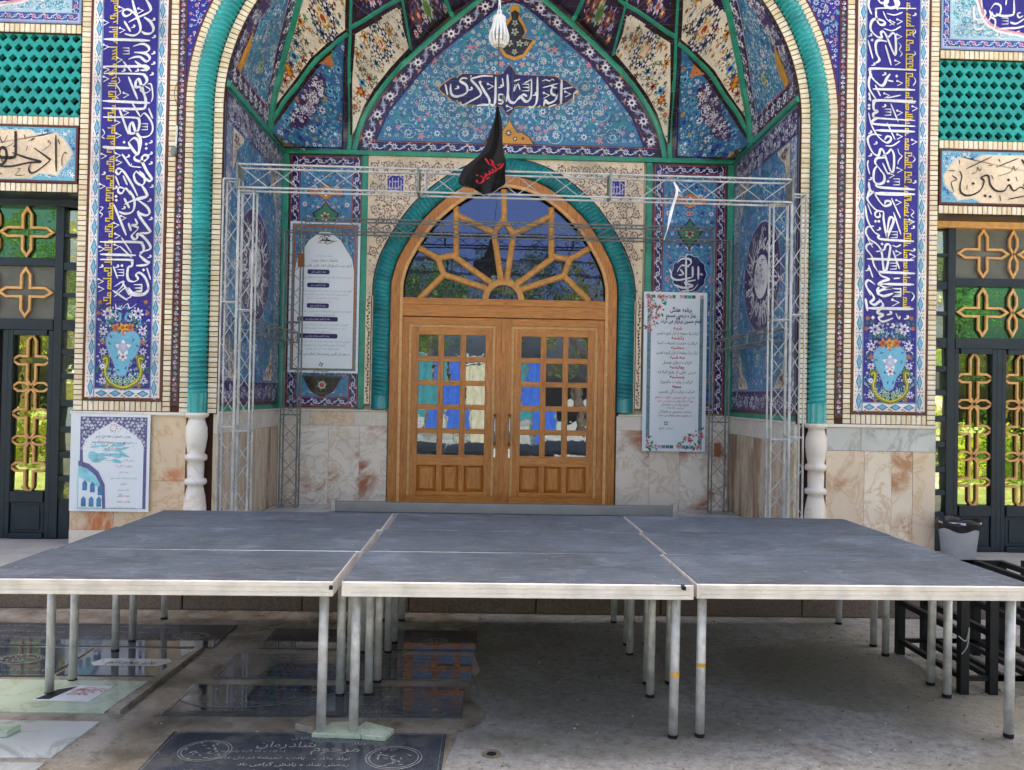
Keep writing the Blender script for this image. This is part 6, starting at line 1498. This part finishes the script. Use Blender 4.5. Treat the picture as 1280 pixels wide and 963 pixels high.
for s_, w_, m in (('کلاس های آموزشی عقاید و احکام', .56, 'print_red'), ('بعد از نماز مغرب و عشا می باشد', .50, 'print_red'), ('عموم برادران و خواهران', .42, 'print_green'), ('ساعت ۱۷ تا ۲۰', .26, 'print_red'), ('مشاوره تحصیلی و خانوادگی', .52, 'print_green'), ('در همین محل انجام می شود', .46, 'print_red')): text_into(o, s_, xc-.02, zc, .042, m, 4, w_); zc -= .049
o.flower((xc-.14, zc-.05), .035, 'print_green', 'paper', 4, 4, .4); text_into(o, 'مسجد جامع', xc-.14, zc-.13, .04, 'print_green', 4, .2); o.build('print', P2)
# poster on the marble foot of the left pilaster
x0, x1 = -4.615, -3.79; z0, z1 = .675, 1.70; Yq = YF-.05
P3 = poster('wall_poster', 'white notice with blue arch and building print on the foot of the left pilaster', x0, x1, z0, z1, Yq)
o = Orn(front(Yq-.005)); xa, xb = x0+.10, x1-.03; o.poly(rect(xa, xb, z0+.03, z1-.03), 'print_lilac', 0)
fill_floral(o, rect(xa, xb, z1-.4, z1-.03), .04, [('paper', 'print_navy'), ('l', 'paper')], ['print_navy', 'paper', 'print_navy'], None, r=(.01, .016), margin=.002, dart_l=.022, h=1)
xc = (xa+xb)/2; ar = [(xa+.06, z0+.035), (xb-.03, z0+.035), (xb-.03, z1-.34), (xb-.06, z1-.27), (xc+.16, z1-.17), (xc, z1-.08), (xc-.16, z1-.17), (xa+.06, z1-.27), (xa+.03, z1-.34)]
o.shape(ar, 'paper', 4, (xc, 1.1)); o.flower((xc, z1-.145), .045, 'print_red', 'paper', 6, 8, .7, 'print_blue')
for i in range(30): c = (random.uniform(xa+.06, xc+.1), random.uniform(z1-.50, z1-.33)); o.leaf(c, random.uniform(-.4, .4), .12, .018, 'print_sky', 5)
b0 = [(xa-.01, z0+.03), (xa+.28, z0+.03), (xa+.27, z0+.28), (xa+.20, z0+.42), (xa+.10, z0+.50), (xa-.01, z0+.53)]; o.poly(b0, 'print_lilac', 6); o.poly([(xa-.01, z0+.03), (xa+.25, z0+.03), (xa+.235, z0+.26), (xa+.17, z0+.38), (xa+.08, z0+.45), (xa-.01, z0+.48)], 'print_sky', 7); o.poly([(xa, z0+.04), (xa+.25, z0+.04), (xa+.24, z0+.24), (xa, z0+.36)], 'paper', 8)
for i, (cx_, cz_) in enumerate(((xa+.03, z0+.05), (xa+.11, z0+.05), (xa+.19, z0+.05), (xa+.04, z0+.22), (xa+.12, z0+.20), (xa+.20, z0+.17))): o.poly([(cx_, cz_), (cx_+.05, cz_), (cx_+.05, cz_+.08), (cx_+.025, cz_+.11), (cx_, cz_+.08)], 'print_blue', 9)
zc = z1-.245
for s_, w_, m, sz in (('معرفی و حضور در حلقه قرآن کریم', .36, 'print_navy', .034), ('در حرم مطهر حضرت معصومه سلام الله علیها', .44, 'print_navy', .034), ('استفاده از کلاس', .26, 'print_red', .03), ('به همراه خانواده', .20, 'print_blue', .03), ('زمان کلاس روز های دوشنبه و چهارشنبه', .44, 'print_grey', .028), ('ساعت ۹ الی ۱۱', .3, 'print_red', .03), ('ثبت نام', .18, 'print_grey', .03), ('همه روزه از ساعت هشت صبح', .28, 'print_grey', .028), ('تا ظهر', .16, 'print_grey', .028), ('دفتر مسجد', .2, 'print_grey', .028), ('ورود رایگان', .13, 'print_red', .034), ('ظرفیت محدود', .14, 'print_red', .034), ('منتظر حضور شما هستیم', .26, 'print_grey', .026)):
    text_into(o, s_, xc+(.0 if zc > 1.2 else .12), zc, sz, m, 6, w_); zc -= .062
o.build('print', P3)

# ================================================================== stage: nine decks on tube legs
def platform(wd, dp):
    T = thing('stage_platform', 'x', 'stage platform', (0, 0, 0), group='stage platforms in front of the portal'); H = .92
    MB().box((.004, .005, H-.018), (wd-.004, dp-.005, H), 'deck').build('deck', T, False, bevel=.003)
    fr = MB().box((0, 0, H-.088), (wd, .035, H-.004), 'aluminium').box((0, dp-.035, H-.088), (wd, dp, H-.004), 'aluminium').box((0, .035, H-.088), (.035, dp-.035, H-.004), 'aluminium').box((wd-.035, .035, H-.088), (wd, dp-.035, H-.004), 'aluminium').build('frame', T, False, bevel=.004)
    for y0, y1 in ((-.007, 0), (dp, dp+.007)):
        MB().box((.02, y0, H-.034), (wd-.02, y1, H-.006), 'aluminium').build('lip', fr, False, bevel=.003); MB().box((.02, y0, H-.086), (wd-.02, y1, H-.062), 'aluminium').build('lip', fr, False, bevel=.003)
    MB().box((.3, .035, H-.07), (.34, dp-.035, H-.018), 'aluminium').box((wd-.34, .035, H-.07), (wd-.3, dp-.035, H-.018), 'aluminium').build('cross_beam', T, False)
    for x in (.062, wd-.075):
        for y in (.13, dp-.10):
            l = MB().tube((x, y, .012), (x+random.uniform(-.008, .008), y+random.uniform(-.008, .008), H-.05), .027, 'leg_tube', n=14).build('leg', T, False, smooth=False); l.data.polygons.foreach_set('use_smooth', [len(p.vertices) == 4 for p in l.data.polygons])
            MB().tube((x, y, 0), (x, y, .022), .029, 'rubber', n=12).build('foot_cap', l, False)
    return T
proto = platform(1.985, .873)
cols = [(-3.04, 4.575, 'left'), (-1.012, 4.615, 'middle'), (.995, 4.655, 'right')]; rowsN = ['front', 'second', 'rear']
for ci, (x_, y_, cn) in enumerate(cols):
    for ri in range(3):
        T = proto if ci == 0 and ri == 0 else copy_tree(proto)
        T.location = (x_+random.uniform(-.004, .004)+ri*.012*(1 if ci < 2 else 1), y_+ri*.884, (.0, -.001, .001)[(ri+ci) % 3]); T.rotation_euler = (random.uniform(-.002, .002), random.uniform(-.002, .002), R(.75)+random.uniform(-.002, .002))
        T['label'] = '%s platform of the %s column of the dark wooden stage, on round metal legs' % (rowsN[ri], cn)
for (u, v, w_) in ((413, 736, .02), (856, 737, .02)):
    x_, z_ = at(u, v, 4.58); o = MB().box((x_-.009, 4.585, z_-.008), (x_+.009, 4.64, z_+.012), 'rubber').build('corner_clamp'); tag(o, 'small black clamp joining the stage fronts at the %s seam' % ('left' if u < 600 else 'right'), 'clamp')
def tape(x_, Y, z_, h_, m, lab):
    o = MB(); n = 8; r_ = .0292
    vs_ = []
    for k in range(n+1):
        a = math.pi*(1.15+.7*k/n); vs_ += [(x_+r_*math.cos(a), Y+r_*math.sin(a), z_-h_), (x_+r_*math.cos(a), Y+r_*math.sin(a), z_+h_)]
    o.add(vs_, [(2*k, 2*k+2, 2*k+3, 2*k+1) for k in range(n)], m); o = o.build('tape_mark'); tag(o, lab, 'tape')
# marble scraps under two of the legs, on the wet pavement
def slab_poly(name, P, z0, z1, m, lab, cat):
    mb = MB(); n = len(P); mb.add([(x, y, z0) for x, y in P]+[(x, y, z1) for x, y in P], [tuple(range(n))[::-1], tuple(range(n, 2*n))]+[(i, (i+1) % n, n+(i+1) % n, n+i) for i in range(n)], m); o = mb.build(name, bevel=.003); tag(o, lab, cat); return o
slab_poly('marble_scrap', [(-1.18, 4.70), (-1.15, 4.86), (-.95, 4.88), (-.90, 4.68)], .012, .036, 'marble_green', 'pale green marble offcut under the front legs of the stage', 'marble piece')
slab_poly('marble_scrap', [(-.895, 4.68), (-.94, 4.78), (-.90, 4.875), (-.72, 4.77), (-.76, 4.655)], .012, .038, 'marble_green', 'pointed pale green marble offcut beside the front stage legs', 'marble piece')
slab_poly('broken_stone', [(-1.30, 4.80), (-1.27, 4.90), (-1.16, 4.95), (-1.10, 4.84), (-1.18, 4.74)], .012, .05, 'cement', 'small broken beige stone lying left of the marble offcuts', 'stone')

# ================================================================== grave slabs and paving in the ground
def grave(x0, x1, y0, y1, m, lab, lines, ovals=(), sweep_=None, lip=True):
    T = thing('grave_slab', lab, 'grave slab', ((x0+x1)/2, (y0+y1)/2, 0), group='grave slabs set in the pavement')
    MB().box((x0, y0, 0), (x1, y1, .012), m).build('stone', T, bevel=.002)
    o = Orn(lambda x, y, h: (x, y, .0125+h)); k = 'engraving'
    for (s_, cx, cy, sz, w_) in lines: text_into(o, s_, x0+(x1-x0)*cx, y0+(y1-y0)*cy, sz, k, 1, w_)
    for (cx, cy, rx_, ry_) in ovals:
        c = (x0+(x1-x0)*cx, y0+(y1-y0)*cy)
        for f_ in (1, .88): o.ribbon([(c[0]+rx_*f_*math.cos(2*math.pi*i/32), c[1]+ry_*f_*math.sin(2*math.pi*i/32)) for i in range(33)], .006, k, 1, 0, False)
        for i in range(26): q = random.random()*6.3; r_ = random.random()**.5*.8; o.leaf((c[0]+rx_*r_*math.cos(q), c[1]+ry_*r_*math.sin(q)), random.random()*6, .035, .006, k, 1)
    if sweep_: o.ribbon([(x0+(x1-x0)*a, y0+(y1-y0)*b_) for a, b_ in sweep_], .012, k, 1, 6)
    if lip:
        for q in ([(x0+.02, y0+.02), (x1-.02, y0+.02), (x1-.02, y1-.02), (x0+.02, y1-.02), (x0+.02, y0+.02)],): o.ribbon(q, .005, k, 1, 0, False)
    o.build('engraved_lettering', T)
    return T
qv = 'انا لله و انا الیه راجعون'
def poem(n, x0_, x1_, sz=.05):
    L = []; W_ = ('ای دریغا که زود رفتی', 'یاد تو همیشه در دل ماست', 'آرام بخواب ای عزیز', 'روحش شاد و یادش گرامی', 'غم تو بر دل ما ماند', 'گلی بودی که پژمردی')
    for i in range(n): L.append((W_[i % 6], x0_, .86-.72*i/max(1, n-1)-.03, sz, .30)); L.append((W_[(i+3) % 6], x1_, .82-.72*i/max(1, n-1)-.03, sz, .30))
    return L
grave(-1.98, -.42, 4.10, 4.77, 'granite_black', 'black grave slab nearest the camera with two engraved ovals and white lettering', [('آرامگاه ابدی', .52, .86, .05, .30), ('شادروان', .44, .70, .10, .42), ('مرحوم', .62, .62, .11, .26), (qv, .33, .60, .042, .40), ('فرزند', .70, .76, .05, .2), ('یادت همیشه در دل ماست', .36, .48, .05, .52), ('تولد وفات', .62, .47, .05, .3), ('روحش شاد و یادش گرامی باد', .5, .36, .05, .7), ('در این خانه ابدی آرمیده است', .5, .24, .05, .8)], [(.17, .62, .14, .13), (.83, .52, .15, .14)])
grave(-2.15, -.34, 5.01, 5.54, 'granite_black', 'wet dark grave slab with a long engraved flourish, second from the camera', poem(4, .26, .40)+poem(4, .72, .86), [], [(.02, .42), (.15, .22), (.35, .32), (.55, .72), (.66, .68)])
grave(-2.06, -.30, 5.67, 6.20, 'granite_black', 'wet dark grave slab with verse columns, third from the camera', poem(5, .25, .42)+poem(5, .7, .86), [])
grave(-1.94, -.28, 6.32, 6.86, 'granite_black', 'wet greenish grave slab nearest the granite kerb, under the stage', [('شهید', .35, .5, .14, .4), (qv, .6, .72, .07, .5)], [(.8, .4, .1, .08)])
grave(-4.35, -2.28, 6.33, 6.94, 'granite_black', 'wide dark grave slab by the kerb at the far left, covered in slanted verse', poem(4, .16, .3)+poem(4, .55, .72), [(.87, .45, .14, .1)])
grave(-4.3, -3.16, 5.66, 6.29, 'granite_black', 'dark polished grave slab left of the marble with an engraved oval portrait', [(qv, .72, .16, .06, .5), ('مادر', .3, .65, .12, .3)], [(.66, .55, .16, .11)])
g_ = grave(-3.13, -2.40, 5.69, 6.28, 'granite_black', 'wet grave slab with a pale stretched hexagon name plate', [], [], None, False)
mbx = MB(); hx_ = [(-3.02, 5.95), (-2.96, 6.04), (-2.50, 6.04), (-2.45, 5.97), (-2.52, 5.88), (-2.97, 5.88)]; mbx.add([(x, y, .0135) for x, y in hx_], [tuple(range(6))], 'marble_floor'); pl = mbx.build('name_plate', g_)
o = Orn(lambda x, y, h: (x, y, .0142+h)); text_into(o, 'پدر مهربانم', -2.73, 5.93, .10, 'print_dark', 1, .34); o.build('name_lettering', pl)
for (P_, lab, m) in (([(-4.4, 5.04), (-2.50, 5.04), (-2.46, 5.58), (-4.4, 5.60)], 'greenish cracked marble slab with a torn picture lying on it', 'marble_green'), ([(-4.2, 4.42), (-2.49, 4.42), (-2.46, 4.90), (-4.2, 4.93)], 'white cracked marble slab at the left edge, in front of the greenish one', 'marble_floor'), ([(-4.2, 3.9), (-2.5, 3.9), (-2.49, 4.36), (-4.2, 4.38)], 'pale marble slab at the bottom left corner', 'marble_floor')):
    slab_poly('paving_slab', P_, .0, .014, m, lab, 'paving slab')
def crack(P_, lab):
    pass
o = slab_poly('gutter', [(-2.475, 5.03), (-2.40, 5.03), (-2.34, 6.30), (-2.40, 6.30)], .0, .030, 'cement', 'narrow raised cement strip along the edge of the greenish slab', 'kerb strip')
o = slab_poly('torn_picture', [(-3.03, 5.22), (-2.67, 5.20), (-2.64, 5.47), (-2.88, 5.48), (-2.98, 5.40)], .0145, .0165, 'paper', 'torn printed picture lying on the greenish marble slab', 'picture')
oo = Orn(lambda x, y, h: (x, y, .0168+h)); oo.poly([(-3.02, 5.23), (-2.93, 5.23), (-2.86, 5.47), (-2.97, 5.40)], 'print_dark', 0)
for i in range(14): c = (random.uniform(-2.88, -2.74), random.uniform(5.29, 5.42)); oo.ribbon([c, (c[0]+.05, c[1]+.03), (c[0]+.09, c[1]-.01)], .012, 'print_pink', 1, 3)
oo.build('print', o)
o = slab_poly('marble_scrap', [(-3.06, 4.66), (-2.86, 4.66), (-2.84, 4.76), (-3.06, 4.78)], .016, .05, 'marble_green', 'green marble block at the left edge on the white slab', 'marble piece')
# drain, its dark hole painted as a black disc, and pebbles
o = MB().lathe([(.055, 0), (.055, .003), (.030, .004), (.028, .001)], (-.16, 4.53, .0), 'cement', 24).build('floor_drain'); tag(o, 'small round drain set in the grey ground before the stage', 'drain')
mbx = MB(); mbx.lathe([(.026, 0), (.026, .0045)], (-.16, 4.53, 0), 'painted_dark', 16); mbx.build('drain_dark_disc', o)
mb = MB()
for i in range(1800):
    x_ = random.uniform(-2.3, 4.4); y_ = random.uniform(3.9, 7.35); r_ = random.uniform(.003, .012)*random.random()+.002; mb.lathe([(r_*.6, 0), (r_, r_*.35), (r_*.4, r_*.8)], (x_, y_, 0), random.choice(('cement', 'ground', 'paving', 'kerb_granite')), 5)
o = mb.build('gravel'); o['kind'] = 'stuff'; o['label'] = 'scattered grit and small stones on the grey ground'

# ================================================================== school desks of black steel, at the right
def desk(x_, label):
    T = thing('steel_desk_frame', label, 'desk frame', (x_, 5.53, 0), group='black steel desk frames'); w_ = .60; d_ = .86; t_ = .028
    def post(x, y, z0, z1, t2=t_): MB().box((x-t2, y-t_, z0), (x+t2, y+t_, z1), 'steel_black').build('leg', T, False, bevel=.003)
    for x in (0, w_):
        for y in (0, d_): post(x, y, 0, .74, .03)
    for x in (0, w_): MB().box((x-.018, t_, .09), (x+.018, d_-t_, .125), 'steel_black').build('stretcher', T, False); MB().box((x-.02, t_, .385), (x+.02, d_-t_, .43), 'steel_black').build('side_rail', T, False); MB().box((x-.02, t_, .70), (x+.02, d_-t_, .74), 'steel_black').build('top_rail', T, False)
    for y in (0, d_): MB().box((.03, y-.018, .70), (w_-.03, y+.018, .74), 'steel_black').build('top_rail', T, False); MB().box((.03, y-.016, .09), (w_-.03, y+.016, .12), 'steel_black').build('stretcher', T, False)
    MB().box((w_*.5-.016, t_, .09), (w_*.5+.016, d_-t_, .12), 'steel_black').build('stretcher', T, False)
    return T
desk(3.045, 'black steel desk frame touching the right end of the stage'); desk(3.245, 'black steel desk frame set slightly farther out to the right'); desk(4.05, 'black steel desk frame standing clear at the far right edge')
mb = MB(); P_ = smooth_pts([(2.99, 5.49, .40), (3.04, 5.485, .37), (3.06, 5.485, .46), (3.05, 5.485, .34), (3.01, 5.485, .28)], 5)
for i in range(len(P_)-1): mb.tube(P_[i], P_[i+1], .004, 'wire', n=5, cap=False)
o = mb.build('twisted_wire'); o.data.materials[0] = MATS['truss_white']; tag(o, 'twisted wire tying a stage leg to the black desk frame', 'wire')
tape(1.056, 4.786, .42, .010, 'tape_yellow', 'yellow tape mark on the front leg right of the right seam'); tape(.898, 4.77, .37, .016, 'tape_yellow', 'orange tape mark on the front leg left of the right seam')
# waste bin by the right screen
bxx, bzz = at(1198, 690, 8.62); B_ = thing('waste_bin', 'grey plastic bin lined with a black bag by the right pilaster', 'bin', (bxx, 8.62, .30))
mb = MB(); n = 28; pr = [(.155, 0), (.20, .40), (.215, .41), (.215, .43), (.195, .43), (.15, .03)]
mb.lathe(pr, (bxx, 8.62, .30), 'bin_grey', n); mb.build('body', B_, smooth=True)
mb = MB(); vs_ = []; n = 30; prb = [(.206, -.10), (.218, -.05), (.222, -.015), (.21, .01), (.18, .012), (.15, -.03), (.10, -.10)]
for j, (r_, z_) in enumerate(prb):
    for i in range(n): q = 2*math.pi*i/n; rr = r_*(1+.035*math.sin(q*5+j)+.02*math.sin(q*11)); vs_.append((bxx+rr*math.cos(q), 8.62+rr*math.sin(q), .74+z_+.018*math.sin(q*4+j*.6)))
mb.add(vs_, [(j*n+i, j*n+(i+1) % n, (j+1)*n+(i+1) % n, (j+1)*n+i) for j in range(len(prb)-1) for i in range(n)], 'bag_black'); mb.build('bag', B_, smooth=True)

# ================================================================== the yard behind the camera, seen in the glass
def tree(x_, y_, h_, cr, leafm, seed, n=3200):
    rng = random.Random(seed); T = thing('yard_tree', 'leafy tree of the yard mirrored in the glass of the doors', 'tree', (x_, y_, 0), group='yard trees mirrored in the glass')
    mb = MB(); p = Vector((0, 0, 0)); r_ = .16+.012*h_; pts = [p.copy()]
    for i in range(5): p = p+Vector((rng.uniform(-.15, .15), rng.uniform(-.15, .15), h_*.13)); pts.append(p.copy())
    for i in range(5): mb.tube(pts[i], pts[i+1], r_*(1-i*.13), 'bark', r_*(1-(i+1)*.13), 9, False)
    tips = []
    for i in range(11):
        a = rng.random()*6.3; b0 = pts[rng.choice((3, 4, 5))]; e = b0+Vector((math.cos(a)*cr*rng.uniform(.3, .75), math.sin(a)*cr*rng.uniform(.3, .75), rng.uniform(.5, h_*.36))); m_ = (b0+e)/2+Vector((0, 0, .2)); mb.tube(b0, m_, r_*.42, 'bark', r_*.25, 6, False); mb.tube(m_, e, r_*.25, 'bark', r_*.07, 6, False); tips += [e, m_]
    mb.build('trunk', T, False)
    mb = MB(); clumps = []
    for i in range(34):
        q = rng.choice(tips); clumps.append((q+Vector((rng.gauss(0, cr*.25), rng.gauss(0, cr*.25), rng.gauss(0, h_*.10))), rng.uniform(.4, .95)*cr*.32))
    for i in range(n):
        c, R_ = rng.choice(clumps); d = Vector((rng.gauss(0, 1), rng.gauss(0, 1), rng.gauss(0, 1))).normalized()*R_*rng.random()**.4; q = c+d; s_ = rng.uniform(.08, .17); a = Vector((rng.gauss(0, 1), rng.gauss(0, 1), rng.gauss(0, .5))).normalized(); b_ = a.orthogonal().normalized()
        mb.add([q-a*s_, q+b_*s_*.45, q+a*s_, q-b_*s_*.45], [(0, 1, 2, 3)], leafm)
    mb.build('crown', T, False)
    return T
protos = [tree(-4.5, -12, 8.0, 3.2, 'leaf', 1), tree(4.0, -14, 9.0, 3.4, 'leaf_yellow', 2), tree(0.5, -19, 10, 3.2, 'leaf_pine', 3)]
for i, (x_, y_, k) in enumerate(((-12, -8, 0), (-17, -13, 1), (-9.5, -16, 1), (11.5, -9, 1), (17, -12, 0), (8.5, -16, 2), (-24, -9, 0), (24, -8, 1), (-3, -22, 2), (13, -20, 0), (-14, -22, 2))):
    c = copy_tree(protos[k]); c.location = (x_, y_, 0); c.rotation_euler = (0, 0, i*1.3)
def shrub(x_, y_, r_, leafm, seed):
    rng = random.Random(seed); T = thing('yard_shrub', 'sunlit shrub of the yard mirrored in the steel doors', 'shrub', (x_, y_, 0), group='yard shrubs mirrored in the glass'); mb = MB()
    for i in range(1500):
        d = Vector((rng.gauss(0, 1), rng.gauss(0, 1), abs(rng.gauss(0, 1)))).normalized()*r_*(.55+.45*rng.random())*(1+.25*math.sin(6*rng.random())); q = Vector((d.x*1.2, d.y, d.z*.95+.1)); s_ = rng.uniform(.06, .16); a = Vector((rng.gauss(0, 1), rng.gauss(0, 1), rng.gauss(0, .6))).normalized(); b_ = a.orthogonal().normalized(); mb.add([q-a*s_, q+b_*s_*.4, q+a*s_, q-b_*s_*.4], [(0, 1, 2, 3)], leafm)
    mb.build('foliage', T, False); mb = MB()
    for i in range(7): a = i*.9; mb.tube((0, 0, 0), (math.cos(a)*r_*.5, math.sin(a)*r_*.5, r_*.6), .03, 'bark', .01, 5, False)
    mb.build('stem', T, False); return T
sh = [shrub(-12.5, -5.5, 1.5, 'leaf_yellow', 4), shrub(13, -6, 1.7, 'leaf', 5)]
for i, (x_, y_) in enumerate(((-15.5, -7), (-18.5, -8), (16, -7.5), (19, -8.5), (11, -4.5), (-21, -6), (22, -7), (-10.5, -9), (10, -10.5), (-14, -10.5), (17.5, -11))): c = copy_tree(sh[i % 2]); c.location = (x_, y_, 0); c.rotation_euler = (0, 0, i*1.1)
def awning(x0, x1, y, z0, z1, m, lab):
    T = thing('cloth_awning', lab, 'awning', ((x0+x1)/2, y, 0)); mb = MB(); n = 16; vs_ = []
    for j in range(7):
        for i in range(n+1): t_ = i/n; vs_.append((x0+(x1-x0)*t_, y+.06*math.sin(t_*17)*(1-j/9), z1-(z1-z0)*j/6))
    mb.add(vs_, [(j*(n+1)+i, j*(n+1)+i+1, (j+1)*(n+1)+i+1, (j+1)*(n+1)+i) for j in range(6) for i in range(n)], m); mb.build('cloth', T, smooth=True)
    for x in (x0, x1): MB().tube((x, y-.05, 0), (x, y-.05, z1+.1), .03, 'truss_grey', n=8).build('pole', T)
    MB().tube((x0, y-.05, z1+.05), (x1, y-.05, z1+.05), .03, 'truss_grey', n=8).build('pole', T)
awning(-2.1, -1.2, -6.5, 0.9, 2.9, 'tarp_blue', 'blue cloth awning of the yard mirrored in the left door leaf'); awning(1.0, 1.9, -6.5, .2, 3.1, 'tarp_blue', 'blue cloth awning of the yard mirrored in the right door leaf'); awning(.2, .95, -6.6, .8, 2.9, 'tarp_teal', 'teal cloth awning of the yard mirrored next to the blue one'); awning(-3.3, -2.2, -6.6, 1.4, 3.4, 'tarp_teal', 'teal cloth awning of the yard mirrored at the left'); awning(-1.15, -.3, -9, 0, 3.6, 'tarp_white', 'white cloth awning of the yard mirrored between the door leaves')
